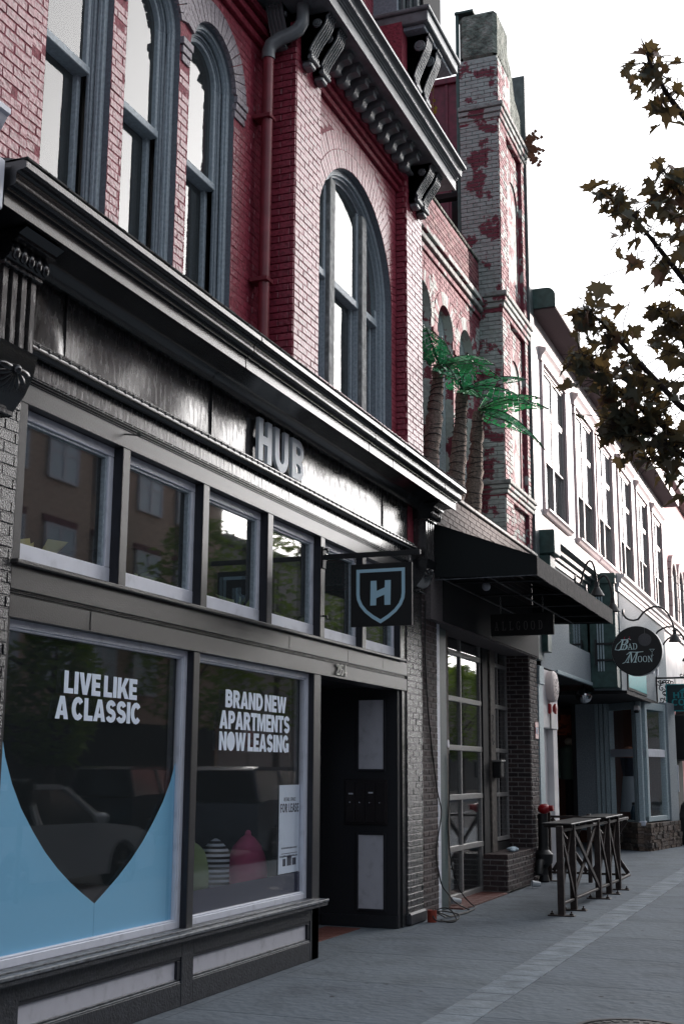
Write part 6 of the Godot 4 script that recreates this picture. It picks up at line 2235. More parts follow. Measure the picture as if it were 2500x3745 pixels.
func street_tree(x: float, s: float, h: float, which: String) -> void:
	var t := thing("street_tree", "leafy green street tree across the road, %s, mirrored in the glass" % which, "tree", P(x, 0, s), "trees across the street")
	var b := MB.new()
	b.tube([P(x, -0.1, s), P(x, h * 0.3, s), P(x + 0.1, h * 0.55, s + 0.1), P(x, h * 0.85, s)], [0.16, 0.13, 0.09, 0.03], 10)
	for k in 6:
		var a := TAU * k / 6.0
		b.tube([P(x, h * (0.32 + 0.06 * k), s), P(x + cos(a) * 1.0, h * (0.45 + 0.06 * k), s + sin(a) * 1.0), P(x + cos(a) * 1.8, h * (0.5 + 0.06 * k), s + sin(a) * 1.8)], [0.06, 0.04, 0.015], 6)
	part("trunk", b, M.wood, t)
	var lm := leaf_mesh(0.32)
	var mm := MultiMesh.new()
	mm.transform_format = MultiMesh.TRANSFORM_3D
	mm.mesh = lm
	mm.instance_count = 1500
	for i in 1500:
		var a := rng.randf() * TAU
		var v := rng.randf()
		var r := (0.35 + 0.65 * sqrt(rng.randf())) * h * 0.27 * sin(PI * (0.12 + 0.82 * v)) * (1.0 + 0.25 * sin(a * 3.0 + s) + 0.15 * sin(a * 5.0 + v * 9.0))
		var p := Vector3(cos(a) * r, h * (0.28 + 0.72 * v), sin(a) * r)
		var bs := Basis.from_euler(Vector3(rng.randf_range(-2.2, -0.6), rng.randf() * TAU, rng.randfn() * 0.5)).scaled(Vector3.ONE * rng.randf_range(0.7, 1.2))
		mm.set_instance_transform(i, Transform3D(bs, p))
	var mi := MultiMeshInstance3D.new()
	mi.name = "crown"
	mi.multimesh = mm
	var gm := mat(rgb(104, 124, 62), 0.6)
	gm.cull_mode = BaseMaterial3D.CULL_DISABLED
	gm.backlight_enabled = true
	gm.backlight = Color(0.5, 0.6, 0.2)
	mi.material_override = gm
	mi.set_meta("kind", "stuff")
	t.add_child(mi, true)


func car(label: String, x: float, s: float, c: Color, tall: bool) -> void:
	# nose towards growing s
	var t := thing("parked_car", label, "car", P(x, -0.13, s + 2.2))
	var paint := mat(c, 0.28)
	paint.clearcoat_enabled = true
	paint.clearcoat = 0.8
	paint.clearcoat_roughness = 0.1
	var g := -0.13
	var up := 0.18 if tall else 0.0
	var body := [Vector2(0.05, 0.30), Vector2(0.0, 0.55), Vector2(0.04, 0.92 + up), Vector2(0.5, 0.99 + up), Vector2(2.9, 0.97 + up), Vector2(3.9, 0.88 + up), Vector2(4.35, 0.74 + up), Vector2(4.45, 0.5), Vector2(4.38, 0.28)]
	for w in [3.55, 0.85]:
		var ar := arc(Vector2(w, 0.33), 0.38, 0, 180, 8)
		body += [Vector2(w + 0.40, 0.25)] + ar + [Vector2(w - 0.40, 0.25)]
	var b := MB.new()
	for q in [[0.88, 0.0], [0.0, 0.0]]:
		pass
	b.prism(PackedVector2Array(body), P(x - 0.88, g, s), US, UY, Vector3(1.76, 0, 0), 32.0)
	part("body", b, paint, t)
	var rf := 1.72 if tall else 1.45
	var r0 := 0.25 if tall else 0.55
	b = MB.new()
	var lo := 0.96 + up
	var base := [Vector2(0.15, lo), Vector2(3.05, lo), Vector2(2.25, rf), Vector2(r0, rf)]
	for sd in [-1.0, 1.0]:
		b.flat([P(x + sd * 0.84, g + base[0].y, s + base[0].x), P(x + sd * 0.84, g + base[1].y, s + base[1].x), P(x + sd * 0.66, g + base[2].y, s + base[2].x), P(x + sd * 0.66, g + base[3].y, s + base[3].x)], Vector3(sd, 0.2, 0))
	for i in [[1, 2], [3, 0]]:
		var p: Vector2 = base[i[0]]
		var q: Vector2 = base[i[1]]
		var w0 := 0.84 if p.y < 1.2 else 0.66
		var w1 := 0.84 if q.y < 1.2 else 0.66
		b.flat([P(x - w0, g + p.y, s + p.x), P(x + w0, g + p.y, s + p.x), P(x + w1, g + q.y, s + q.x), P(x - w1, g + q.y, s + q.x)], P(0, 0.4, 1.0 if i[0] == 1 else -1.0))
	part("glasshouse", b, mat(rgb(30, 34, 38), 0.08), t)
	b = MB.new()
	b.prism(PackedVector2Array([Vector2(r0 - 0.05, rf - 0.01), Vector2(2.32, rf - 0.01), Vector2(2.1, rf + 0.06), Vector2(r0 + 0.15, rf + 0.06)]), P(x - 0.68, g, s), US, UY, Vector3(1.36, 0, 0), 40)
	part("roof", b, paint, t)
	for sd in [-1.0, 1.0]:
		for e in [[base[1], base[2]], [Vector2(1.4, lo), Vector2(1.35, rf)], [base[0], base[3]]]:
			b = MB.new()
			b.tube([P(x + sd * 0.845, g + e[0].y, s + e[0].x), P(x + sd * 0.665, g + e[1].y, s + e[1].x)], 0.04, 6)
			part("pillar", b, paint, t)
		var mr := MB.new()
		mr.ball(P(x + sd * 0.98, g + lo + 0.08, s + 2.75), Vector3(0.11, 0.08, 0.07), 10, 6)
		part("mirror", mr, paint, t)
		var hl := MB.new()
		hl.ball(P(x + sd * 0.66, g + 0.72 + up, s + 4.28), Vector3(0.18, 0.07, 0.14), 10, 6)
		part("headlight", hl, mat(rgb(210, 214, 220), 0.1, null, null, 1, 1, 0.6), t)
		for w in [0.85, 3.55]:
			var wn := Node3D.new()
			wn.name = "wheel"
			t.add_child(wn, true)
			var c0 := P(x + sd * 0.74, g + 0.33, s + w)
			b = MB.new()
			b.lathe([Vector2(0.22, 0.16), Vector2(0.30, 0.16), Vector2(0.335, 0.12), Vector2(0.335, -0.06), Vector2(0.22, -0.06)], c0, UX * sd, 24)
			part("tyre", b, M.dark, wn)
			b = MB.new()
			b.lathe([Vector2(0.22, 0.15), Vector2(0.20, 0.10), Vector2(0.0, 0.08)], c0, UX * sd, 20)
			part("rim_dish", b, M.iron, wn)
			for k in 5:
				b = MB.new()
				var a := TAU * k / 5.0
				b.tube([c0 + UX * sd * 0.14, c0 + UX * sd * 0.145 + Vector3(0, cos(a), sin(a)) * 0.21], 0.03, 6)
				part("spoke", b, M.gateframe, wn)


func signs() -> void:
	# the shield sign on its arm
	var hs := thing("hanging_sign", "square black sign with a pale blue shield and H hanging from an iron arm", "sign", P(0.57, 2.87, 10.65))
	bx("board", hs, mat(rgb(12, 12, 13), 0.6), 0.285, 0.868, 2.865, 3.435, 10.63, 10.66, 0.003)
	var blue := mat(rgb(176, 212, 228), 0.6)
	var cx := 0.573
	var outer := [Vector2(-0.232, 0.225), Vector2(0.232, 0.225), Vector2(0.232, 0.0), Vector2(0.226, -0.05), Vector2(0.20, -0.11), Vector2(0.15, -0.17), Vector2(0.08, -0.225), Vector2(0.0, -0.272), Vector2(-0.08, -0.225), Vector2(-0.15, -0.17), Vector2(-0.20, -0.11), Vector2(-0.226, -0.05), Vector2(-0.232, 0.0)]
	var b := MB.new()
	var m := outer.size()
	for i in m:
		var p: Vector2 = outer[i]
		var q: Vector2 = outer[(i + 1) % m]
		var pi_ := Vector2(p.x * 0.865, p.y * 0.865 + 0.0)
		var qi := Vector2(q.x * 0.865, q.y * 0.865)
		b.prism(PackedVector2Array([p, q, qi, pi_]), P(cx, 3.16, 10.6285), UX, UY, P(0, 0, -0.002))
	part("shield_outline", b, blue, hs)
	var hh := PackedVector2Array([Vector2(-0.098, -0.112), Vector2(-0.042, -0.112), Vector2(-0.04, -0.048), Vector2(0.036, -0.018), Vector2(0.038, -0.112), Vector2(0.094, -0.112), Vector2(0.098, 0.112), Vector2(0.042, 0.112), Vector2(0.04, 0.048), Vector2(-0.036, 0.018), Vector2(-0.038, 0.112), Vector2(-0.094, 0.112)])
	b = MB.new()
	b.prism(hh, P(cx, 3.165, 10.6285), UX, UY, P(0, 0, -0.002))
	part("letter", b, blue, hs)
	bx("arm", hs, M.iron, 0.005, 0.945, 3.50, 3.545, 10.63, 10.67, 0.004)
	bx("wall_plate", hs, M.iron, 0.001, 0.014, 3.42, 3.62, 10.62, 10.70, 0.003)
	for y in [3.60, 2.98]:
		b = MB.new()
		b.tube([P(0.0, y, 10.66), P(0.04, y, 10.66), P(0.05, y - 0.03, 10.65)], 0.010, 6)
		part("bolt", b, M.iron, hs)
	for x in [0.32, 0.845]:
		for k in 3:
			b = MB.new()
			var ring := []
			for i in 9:
				var a := TAU * i / 8.0
				ring.append(P(x, 3.448 + 0.022 * k, 10.645) + (Vector3(cos(a) * 0.009, sin(a) * 0.016, 0) if k % 2 == 0 else Vector3(0, sin(a) * 0.016, cos(a) * 0.009)))
			b.tube(ring, 0.003, 4, false)
			part("chain_link", b, M.gateframe, hs)
	# the round sign
	var bs := thing("round_sign", "round black sign lettered BAD MOON with a mirror ball and a cocktail glass", "sign", P(0.9, 3.35, 24.0))
	var c := Vector3(0.905, 3.815, -24.0)
	b = MB.new()
	b.lathe([Vector2(0.0, 0.0), Vector2(0.45, 0.0), Vector2(0.462, -0.01), Vector2(0.462, -0.20), Vector2(0.0, -0.20)], c, Vector3(0, 0, 1), 56)
	part("drum", b, mat(rgb(18, 18, 19), 0.55), bs)
	b = MB.new()
	b.lathe([Vector2(0.463, -0.02), Vector2(0.468, -0.03), Vector2(0.468, -0.18), Vector2(0.463, -0.19)], c, Vector3(0, 0, 1), 56)
	part("rim", b, mat(rgb(190, 194, 194), 0.4), bs)
	var ink := mat(rgb(206, 228, 228), 0.6)
	var slant := Basis(Vector3(1, 0, 0), Vector3(0.28, 1, 0), Vector3(0, 0, 1))
	lettering("script_letter", bs, ink, "B", slant, c + Vector3(-0.34, 0.02, 0.002), 0.16, 0.20, 0.003, "Droid Serif", 400)
	lettering("word", bs, ink, "AD", Basis(), c + Vector3(-0.165, 0.025, 0.002), 0.175, 0.115, 0.003, "Droid Serif", 400)
	lettering("script_letter", bs, ink, "M", slant, c + Vector3(-0.20, -0.22, 0.002), 0.19, 0.20, 0.003, "Droid Serif", 400)
	lettering("word", bs, ink, "OON", Basis(), c + Vector3(0.015, -0.215, 0.002), 0.27, 0.115, 0.003, "Droid Serif", 400)
	for sw in [[Vector3(-0.40, 0.03, 0.004), Vector3(-0.33, 0.015, 0.004), Vector3(-0.25, 0.04, 0.004), Vector3(-0.20, 0.16, 0.004), Vector3(-0.14, 0.235, 0.004), Vector3(-0.10, 0.205, 0.004)], [Vector3(-0.40, 0.03, 0.004), Vector3(-0.36, 0.12, 0.004), Vector3(-0.27, 0.20, 0.004), Vector3(-0.16, 0.21, 0.004)], [Vector3(-0.27, -0.235, 0.004), Vector3(-0.22, -0.21, 0.004), Vector3(-0.15, -0.10, 0.004), Vector3(-0.10, -0.03, 0.004)], [Vector3(-0.19, -0.07, 0.004), Vector3(-0.12, -0.02, 0.004), Vector3(0.0, -0.03, 0.004), Vector3(0.12, -0.02, 0.004)]]:
		b = MB.new()
		var path := []
		for p in sw:
			path.append(c + p)
		b.tube(path, 0.0065, 5)
		part("flourish", b, ink, bs)
	b = MB.new()
	b.lathe([Vector2(0.12, 0.0), Vector2(0.11, 0.004), Vector2(0.0, 0.005)], c + Vector3(0.155, 0.20, 0.001), Vector3(0, 0, 1), 28)
	part("ball_print", b, mat(rgb(112, 112, 116), 0.7, noise(105, 0.09, 2, 256, ramp([[0.0, Color(0.4, 0.4, 0.4)], [1.0, Color(1, 1, 1)]]), FastNoiseLite.TYPE_CELLULAR), null, 6.0), bs)
	b = MB.new()
	b.tube([c + Vector3(0.155, 0.32, 0.003), c + Vector3(0.155, 0.42, 0.003)], 0.002, 4)
	part("string_print", b, M.gateframe, bs)
	b = MB.new()
	for p in [[Vector3(0.235, 0.02, 0.003), Vector3(0.325, 0.02, 0.003)], [Vector3(0.235, 0.02, 0.003), Vector3(0.28, -0.03, 0.003)], [Vector3(0.325, 0.02, 0.003), Vector3(0.28, -0.03, 0.003)], [Vector3(0.28, -0.03, 0.003), Vector3(0.28, -0.09, 0.003)], [Vector3(0.255, -0.09, 0.003), Vector3(0.305, -0.09, 0.003)]]:
		b.tube([c + p[0], c + p[1]], 0.003, 4)
	part("glass_print", b, ink, bs)
	for sg in [0.0, 1.0]:
		b = MB.new()
		b.prism(PackedVector2Array([Vector2(-0.03, 0.0), Vector2(-0.025, 0.045), Vector2(-0.008, 0.07), Vector2(-0.012, 0.03), Vector2(0.005, 0.0)]), c + Vector3(-0.20 + sg * 0.06, 0.205, 0.002), Vector3(1.0 - 2.0 * sg, 0, 0), UY, Vector3(0, 0, 0.002))
		part("horn_print", b, mat(rgb(170, 20, 50), 0.6), bs)
	for y in [0.155, -0.155]:
		bx("arm", bs, M.iron, 0.14, 0.50, c.y + y - 0.02, c.y + y + 0.02, 24.06, 24.10, 0.003)
	bx("arm_plate", bs, M.iron, 0.12, 0.15, c.y - 0.24, c.y + 0.24, 24.02, 24.12, 0.003)
	# the partly seen framed sign with scroll bracket
	var hc := thing("bracket_sign", "teal framed dark sign with teal letters on a scrolled iron bracket at the right edge", "sign", P(1.2, 2.93, 29.4))
	var teal := mat(rgb(28, 132, 138), 0.6)
	bx("board", hc, mat(rgb(22, 42, 48), 0.6), 0.765, 1.85, 2.955, 3.515, 29.40, 29.45, 0.0)
	for q in [[0.74, 0.765, 2.93, 3.54], [1.85, 1.875, 2.93, 3.54], [0.765, 1.85, 2.93, 2.955], [0.765, 1.85, 3.515, 3.54]]:
		bx("frame", hc, teal, q[0], q[1], q[2], q[3], 29.38, 29.455, 0.004)
	lettering("word", hc, teal, "HIG", Basis(), P(0.90, 3.225, 29.398), 0.40, 0.135, 0.006)
	lettering("word", hc, teal, "COU", Basis(), P(0.86, 3.06, 29.398), 0.44, 0.15, 0.006)
	lettering("word", hc, teal, "OU", Basis(), P(1.10, 2.985, 29.398), 0.12, 0.06, 0.006)
	poly_part("peak", hc, teal, [Vector2(1.02, 3.37), Vector2(1.14, 3.45), Vector2(1.20, 3.42), Vector2(1.30, 3.50), Vector2(1.55, 3.37)], P(0, 0, 29.399), UX, UY, P(0, 0, -0.006))
	bx("arm", hc, M.iron, 0.5, 1.95, 3.66, 3.70, 29.40, 29.44, 0.004)
	for x in [0.95, 1.65]:
		b = MB.new()
		b.tube([P(x, 3.66, 29.42), P(x, 3.54, 29.42)], 0.008, 5)
		part("hanger", b, M.iron, hc)
	var curl := func(o: Vector3, r: float, a0: float, turns: float, flip: float):
		var pth := []
		for i in 17:
			var t := i / 16.0
			var a := a0 + t * TAU * turns * flip
			pth.append(o + Vector3(cos(a), sin(a), 0) * r * (1.0 - 0.8 * t))
		var k := MB.new()
		k.tube(pth, 0.011, 5)
		part("scroll", k, M.iron, hc)
	for k in 9:
		curl.call(P(0.58 + 0.05 * (k % 3) + 0.02 * k, 3.58 - 0.11 * (k % 5) - 0.02 * k, 29.42), 0.07, k * 1.3, 1.1, 1.0 if k % 2 else -1.0)
	for k in 6:
		curl.call(P(0.62 + 0.05 * k, 3.60 - 0.005 * k, 29.42), 0.05, k * 2.1, 1.1, 1.0 if k % 2 else -1.0)
		curl.call(P(1.1 + 0.1 * k, 3.74, 29.42), 0.05, k * 1.7, 1.0, 1.0 if k % 2 else -1.0)
	bx("wall_plate", hc, M.iron, 0.532, 0.56, 3.0, 3.72, 29.39, 29.45, 0.004)
	# flat teal poster on the shop wall
	var tp := thing("wall_poster", "bright teal poster in a dark frame under the round sign", "poster", P(0.54, 3.2, 26.4))
	bx("frame", tp, M.dark, 0.531, 0.55, 3.17, 3.80, 25.15, 27.75, 0.004)
	bx("sheet", tp, mat(rgb(34, 168, 172), 0.5, noise(106, 0.03, 3, 256, ramp([[0.0, Color(0.7, 0.9, 0.9)], [0.8, Color(1, 1, 1)], [1.0, Color(1.0, 0.7, 0.6)]])), null, 1.0), 0.5505, 0.556, 3.22, 3.76, 25.22, 27.68, 0.0)
	# carved antler like wall pieces near the sign
	for k in 3:
		var an := thing("wall_ornament", ["pale notched wooden ornament on the wall behind the round sign, nearest the sign", "pale notched wooden ornament on the wall behind the round sign, the middle one", "pale notched wooden ornament on the wall behind the round sign, farthest right"][k], "ornament", P(0.55, 3.6, 28.4 + k * 0.6))
		b = MB.new()
		var s := 28.2 + k * 0.7
		var pts := []
		for i in 9:
			pts.append(Vector2(0.05 + 0.05 * (i % 2), 0.11 * i))
		for i in 9:
			pts.append(Vector2(-0.05 - 0.05 * ((i + 1) % 2), 0.11 * (8 - i)))
		b.prism(PackedVector2Array(pts), P(0.535, 3.75, s), US, UY, Vector3(0.03, 0, 0))
		part("carving", b, M.panel, an)
	# gooseneck lamps
	var necks := [[Vector3(0.30, 4.83, -21.3), Vector3(0.62, 4.70, -21.6), "gooseneck lamp over the awning's far end, left of two", true], [Vector3(0.30, 4.80, -22.3), Vector3(0.75, 4.52, -22.4), "gooseneck lamp over the awning's far end, right of two", true], [Vector3(0.54, 4.66, -24.9), Vector3(1.45, 4.25, -25.4), "tall gooseneck lamp curling over the round sign", false], [Vector3(0.54, 4.55, -27.0), Vector3(1.45, 4.05, -27.6), "gooseneck lamp right of the round sign, nearer of two", false], [Vector3(0.54, 4.55, -28.6), Vector3(1.45, 4.03, -29.2), "gooseneck lamp right of the round sign, farther of two", false]]
	for q in necks:
		var a: Vector3 = q[0]
		var e: Vector3 = q[1]
		var gn := thing("gooseneck_lamp", q[2], "lamp", a)
		b = MB.new()
		var pth := []
		for i in 15:
			var t := i / 14.0
			var hump := 0.42 * sin(PI * clampf((t - 0.35) / 0.65, 0, 1)) - 0.10 * sin(PI * clampf(t / 0.4, 0, 1))
			pth.append(a.lerp(e, smoothstep(0.0, 1.0, t)) + UY * hump)
		b.tube(pth, 0.02, 7)
		part("neck", b, M.iron, gn)
		b = MB.new()
		b.lathe([Vector2(0.0, 0.10), Vector2(0.035, 0.09), Vector2(0.04, 0.0), Vector2(0.055, -0.02), Vector2(0.13, -0.15), Vector2(0.125, -0.15), Vector2(0.04, -0.02)], e, UY, 16)
		part("shade", b, M.iron, gn)
		b = MB.new()
		b.lathe([Vector2(0.06, 0.0), Vector2(0.06, 0.02), Vector2(0.0, 0.03)], a, UX, 12)
		part("mount", b, M.iron, gn)


func street_things() -> void:
	# steel barrier with table plates
	var rl := thing("barrier_railing", "rust brown steel barrier of crossed braces with two table plates, bolted to the sidewalk", "barrier", P(1.32, 0, 16.5))
	var steel := mat(rgb(56, 42, 38), 0.5, noise(110, 0.03, 4, 256, ramp([[0.0, Color(0.6, 0.55, 0.5)], [1.0, Color(1, 1, 1)]])), null, 1.5, 1.0, 0.1)
	var ss := [14.72, 15.36, 16.87, 17.56, 18.24]
	var xs := [1.285, 1.30, 1.325, 1.34, 1.355]
	for k in 5:
		bx("post", rl, steel, xs[k] - 0.037, xs[k] + 0.037, 0.0, 0.985, ss[k] - 0.037, ss[k] + 0.037, 0.004)
		bx("base_plate", rl, steel, xs[k] - 0.15, xs[k] + 0.15, 0.001, 0.014, ss[k] - 0.06, ss[k] + 0.06, 0.003)
		for e in [-0.11, 0.11]:
			var b := MB.new()
			b.lathe([Vector2(0.022, 0.0), Vector2(0.022, 0.016), Vector2(0.01, 0.02), Vector2(0.008, 0.04), Vector2(0.0, 0.042)], P(xs[k] + e, 0.014, ss[k]), UY, 6)
			part("bolt", b, steel, rl)
	for k in 4:
		var a := P(xs[k], 0, ss[k] + 0.03)
		var c := P(xs[k + 1], 0, ss[k + 1] - 0.03)
		for y in [[0.115, 0.145], [0.915, 0.95]]:
			var b := MB.new()
			var d := (c - a).normalized()
			b.xf = Transform3D(Basis(d, UY, d.cross(UY)), a)
			b.box(Vector3(0, y[0], -0.02), Vector3(a.distance_to(c), y[1], 0.02), 0.003)
			part("rail", b, steel, rl)
		for q in [[0.15, 0.91, -0.012], [0.91, 0.15, 0.014]]:
			var b := MB.new()
			var p0: Vector3 = a + UY * q[0] + UX * q[2]
			var p1: Vector3 = c + UY * q[1] + UX * q[2]
			var d := (p1 - p0).normalized()
			var w := UX
			b.xf = Transform3D(Basis(d, d.cross(w).normalized() * -1.0, w), p0)
			b.box(Vector3(0, -0.03, -0.012), Vector3(p0.distance_to(p1), 0.03, 0.012), 0.003)
			part("brace", b, steel, rl)
	# return towards the wall
	bx("post", rl, steel, 0.16, 0.22, 0.0, 1.0, 19.20, 19.26, 0.004)
	bx("base_plate", rl, steel, 0.06, 0.34, 0.001, 0.014, 19.17, 19.29, 0.003)
	bx("post", rl, steel, 0.76, 0.82, 0.0, 0.98, 19.20, 19.26, 0.004)
	for y in [[0.115, 0.145], [0.915, 0.95]]:
		bx("rail", rl, steel, 0.22, 1.36, y[0], y[1], 19.21, 19.25, 0.003)
		bx("rail", rl, steel, 1.335, 1.375, y[0], y[1], 18.27, 19.21, 0.003)
	for q in [[0.24, 0.74], [0.82, 1.34]]:
		for e in [1.0, -1.0]:
			var b := MB.new()
			var p0 := P(q[0], 0.53 - 0.38 * e, 19.23 + 0.012 * e)
			var p1 := P(q[1], 0.53 + 0.38 * e, 19.23 + 0.012 * e)
			var d := (p1 - p0).normalized()
			b.xf = Transform3D(Basis(d, US.cross(d), US), p0)
			b.box(Vector3(0, -0.03, -0.012), Vector3(p0.distance_to(p1), 0.03, 0.012), 0.003)
			part("brace", b, steel, rl)
	var plate := mat(rgb(84, 80, 80), 0.4, noise(110, 0.03, 4, 256), null, 1.0, 1.0, 0.4)
	bx("table_plate", rl, plate, 1.06, 1.41, 0.995, 1.012, 14.80, 16.72, 0.004)
	bx("table_plate", rl, plate, 1.08, 1.43, 0.998, 1.016, 16.98, 18.34, 0.004)
	for s in [15.1, 16.4, 17.2, 18.0]:
		bx("plate_bracket", rl, steel, 1.02, 1.36, 0.95, 0.994, s, s + 0.03, 0.003)
	# cables, orange cup, glass bulbs at the foot of the wall
	var cup := thing("orange_stub", "orange plastic conduit stub at the foot of the brown brick pillar", "conduit", P(0.12, 0, 13.56))
	var b2 := MB.new()
	b2.lathe([Vector2(0.0, 0.12), Vector2(0.04, 0.12), Vector2(0.05, 0.125), Vector2(0.05, 0.0)], P(0.12, 0.0, 13.56), UY, 14)
	part("pipe", b2, mat(rgb(140, 56, 40), 0.7), cup)
	var cb := thing("wall_cable", "black cables running down the brick pillar and coiling by the orange stub", "cable", P(0.05, 0, 13.8))
	var runs := [[P(0.02, 3.5, 13.72), P(0.015, 2.9, 13.70), P(0.02, 2.3, 13.78), P(0.015, 1.8, 13.95), P(0.02, 1.4, 14.1), P(0.01, 1.15, 14.3), P(0.015, 0.95, 14.2), P(0.02, 0.7, 14.05), P(0.015, 0.5, 14.15), P(0.02, 0.3, 14.3), P(0.06, 0.12, 14.6), P(0.14, 0.02, 14.85), P(0.22, 0.012, 14.7), P(0.2, 0.012, 14.4), P(0.16, 0.02, 13.9), P(0.12, 0.12, 13.58)],
		[P(-0.08, 1.8, 14.95), P(-0.09, 1.3, 14.97), P(-0.09, 0.9, 14.9), P(-0.08, 0.5, 15.0), P(-0.05, 0.2, 15.2), P(0.05, 0.03, 15.35), P(0.15, 0.012, 15.2), P(0.22, 0.012, 14.9), P(0.24, 0.012, 14.5), P(0.2, 0.015, 14.0), P(0.13, 0.12, 13.58)],
		[P(0.12, 0.11, 13.58), P(0.2, 0.1, 13.75), P(0.3, 0.05, 13.95), P(0.33, 0.012, 13.8), P(0.26, 0.012, 13.6), P(0.18, 0.03, 13.5), P(0.12, 0.10, 13.55)],
		[P(0.12, 0.11, 13.56), P(0.22, 0.14, 13.7), P(0.3, 0.10, 13.72), P(0.36, 0.02, 13.66), P(0.30, 0.01, 13.55), P(0.2, 0.02, 13.62)]]
	for r in runs:
		var cv := Curve3D.new()
		for i in r.size():
			var tan_: Vector3 = (r[mini(i + 1, r.size() - 1)] - r[maxi(i - 1, 0)]) / 6.0
			cv.add_point(r[i], -tan_, tan_)
		var pth := []
		for p in cv.tessellate(3, 8.0):
			pth.append(p)
		b2 = MB.new()
		b2.tube(pth, 0.008, 6)
		part("strand", b2, M.cable, cb)
	for q in [[P(-0.12, 0.045, 15.35), "clear glass bulb lying by the foot of the glass door"], [P(0.25, 0.05, 18.05), "clear plastic cup lying in front of the brick bench"]]:
		var gb := thing("clear_cup", q[1], "cup", q[0])
		b2 = MB.new()
		b2.lathe([Vector2(0.0, 0.0), Vector2(0.032, 0.0), Vector2(0.045, 0.12), Vector2(0.042, 0.118), Vector2(0.03, 0.004), Vector2(0.0, 0.004)], q[0] + Vector3(0.05, 0, 0.0), Vector3(-0.8, 0.1, 0.5), 18)
		part("wall", b2, M.cupglass, gb)
	var em := thing("door_sticker", "small oval pale sticker on the glass door's left stile", "sticker", P(-0.29, 1.9, 15.1))
	b2 = MB.new()
	b2.lathe([Vector2(0.05, 0.0), Vector2(0.05, 0.004), Vector2(0.0, 0.005)], P(-0.113, 1.92, 15.02), UX, 18)
	part("disc", b2, M.panel, em)


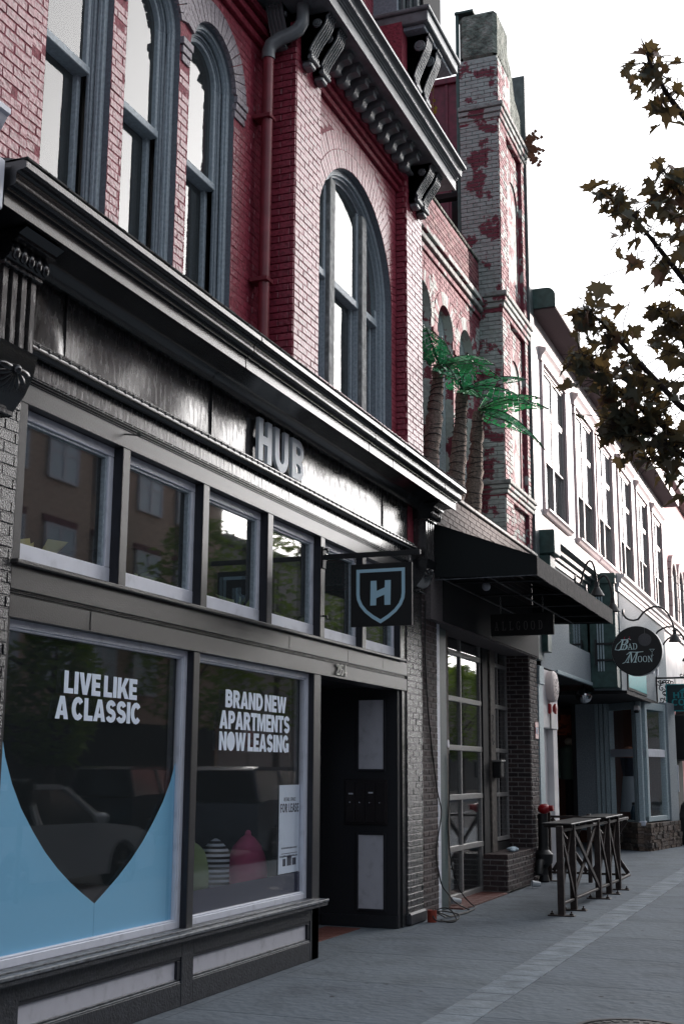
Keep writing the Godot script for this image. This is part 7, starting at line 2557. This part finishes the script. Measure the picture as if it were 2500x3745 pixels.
# heavy grotesque capitals for the vinyl lettering, each letter a flat mesh of its own
func grotesque(parent: Node3D, m: Material, text: String, at: Vector3, width: float, height: float) -> void:
	var el := func(cx: float, cy: float, rx: float, ry: float, a0: float, a1: float) -> Array:
		var out := []
		for i in 13:
			var t := deg_to_rad(lerpf(a0, a1, i / 12.0))
			out.append(Vector2(cx + cos(t) * rx, cy + sin(t) * ry))
		return out
	var V := func(a: Array) -> Array:
		var out := []
		for i in range(0, a.size(), 2):
			out.append(Vector2(a[i], a[i + 1]))
		return out
	var bowl := func(x: float, cy: float, rx: float, ry: float) -> Array:
		return [Vector2(0.12, cy + ry), Vector2(x, cy + ry)] + el.call(x, cy, rx, ry, 90, -90) + [Vector2(0.12, cy - ry)]
	var stem: Array = V.call([0.13, 1.0, 0.13, 0.0])
	# letter -> [advance, stroked lines, filled outlines]
	var G := {
		"L": [0.56, [V.call([0.13, 1.0, 0.13, 0.11, 0.55, 0.11])], []],
		"I": [0.26, [stem], []],
		"V": [0.72, [], [V.call([0, 1, 0.26, 1, 0.365, 0.36, 0.47, 1, 0.73, 1, 0.50, 0, 0.23, 0])]],
		"E": [0.56, [V.call([0.55, 0.89, 0.13, 0.89, 0.13, 0.11, 0.56, 0.11]), V.call([0.2, 0.5, 0.52, 0.5])], []],
		"K": [0.74, [stem], [V.call([0.2, 0.40, 0.47, 1, 0.75, 1, 0.49, 0.56, 0.78, 0, 0.50, 0, 0.33, 0.36, 0.25, 0.24])]],
		"A": [0.76, [], [V.call([0, 0, 0.25, 0, 0.38, 0.70, 0.38, 1, 0.25, 1]), V.call([0.76, 0, 0.51, 0, 0.38, 0.70, 0.38, 1, 0.51, 1]), V.call([0.27, 0.17, 0.49, 0.17, 0.46, 0.36, 0.30, 0.36])]],
		"C": [0.70, [el.call(0.36, 0.5, 0.25, 0.40, 38, 322)], []],
		"O": [0.74, [el.call(0.37, 0.5, 0.255, 0.40, 0, 180) + el.call(0.37, 0.5, 0.255, 0.40, 180, 362)], []],
		"S": [0.66, [el.call(0.33, 0.70, 0.20, 0.20, 15, 250) + el.call(0.33, 0.295, 0.21, 0.195, 75, -165)], []],
		"D": [0.72, [bowl.call(0.33, 0.5, 0.27, 0.39), stem], []],
		"B": [0.68, [bowl.call(0.34, 0.70, 0.19, 0.19), bowl.call(0.36, 0.31, 0.21, 0.20), stem], []],
		"P": [0.66, [bowl.call(0.34, 0.665, 0.20, 0.225), stem], []],
		"R": [0.70, [bowl.call(0.34, 0.68, 0.20, 0.21), stem], [V.call([0.26, 0.46, 0.50, 0.46, 0.71, 0, 0.44, 0])]],
		"N": [0.70, [], [V.call([0, 0, 0, 1, 0.25, 1, 0.46, 0.42, 0.46, 1, 0.70, 1, 0.70, 0, 0.46, 0, 0.24, 0.58, 0.24, 0])]],
		"W": [1.02, [], [V.call([0, 1, 0.24, 1, 0.32, 0.40, 0.42, 1, 0.61, 1, 0.71, 0.40, 0.79, 1, 1.03, 1, 0.85, 0, 0.61, 0, 0.515, 0.56, 0.42, 0, 0.18, 0])]],
		"M": [0.88, [], [V.call([0, 0, 0, 1, 0.31, 1, 0.44, 0.44, 0.57, 1, 0.88, 1, 0.88, 0, 0.66, 0, 0.66, 0.62, 0.51, 0, 0.37, 0, 0.22, 0.62, 0.22, 0])]],
		"T": [0.62, [V.call([0.0, 0.89, 0.62, 0.89]), V.call([0.31, 0.9, 0.31, 0.0])], []],
		"G": [0.74, [el.call(0.36, 0.5, 0.25, 0.40, 38, 335), V.call([0.40, 0.43, 0.70, 0.43]), V.call([0.60, 0.5, 0.60, 0.02])], []],
	}
	var total := 0.0
	for ch in text:
		total += G[ch][0] + 0.035 if G.has(ch) else 0.17
	var k := width / (total - 0.035)
	var x := 0.0
	for ch in text:
		if not G.has(ch):
			x += 0.17
			continue
		var b := MB.new()
		var z := 0.0
		var o := at + US * x * k
		var polys: Array = G[ch][2].duplicate()
		for line in G[ch][1]:
			for q in Geometry2D.offset_polyline(PackedVector2Array(line), 0.118, Geometry2D.JOIN_MITER, Geometry2D.END_BUTT):
				if not Geometry2D.is_polygon_clockwise(q):
					polys.append(q)
		for p in polys:
			b.prism(PackedVector2Array(p), o, US * k, UY * height, UX * (0.0015 + z))
			z += 0.00012
		part("letter", b, m, parent)
		x += G[ch][0] + 0.035
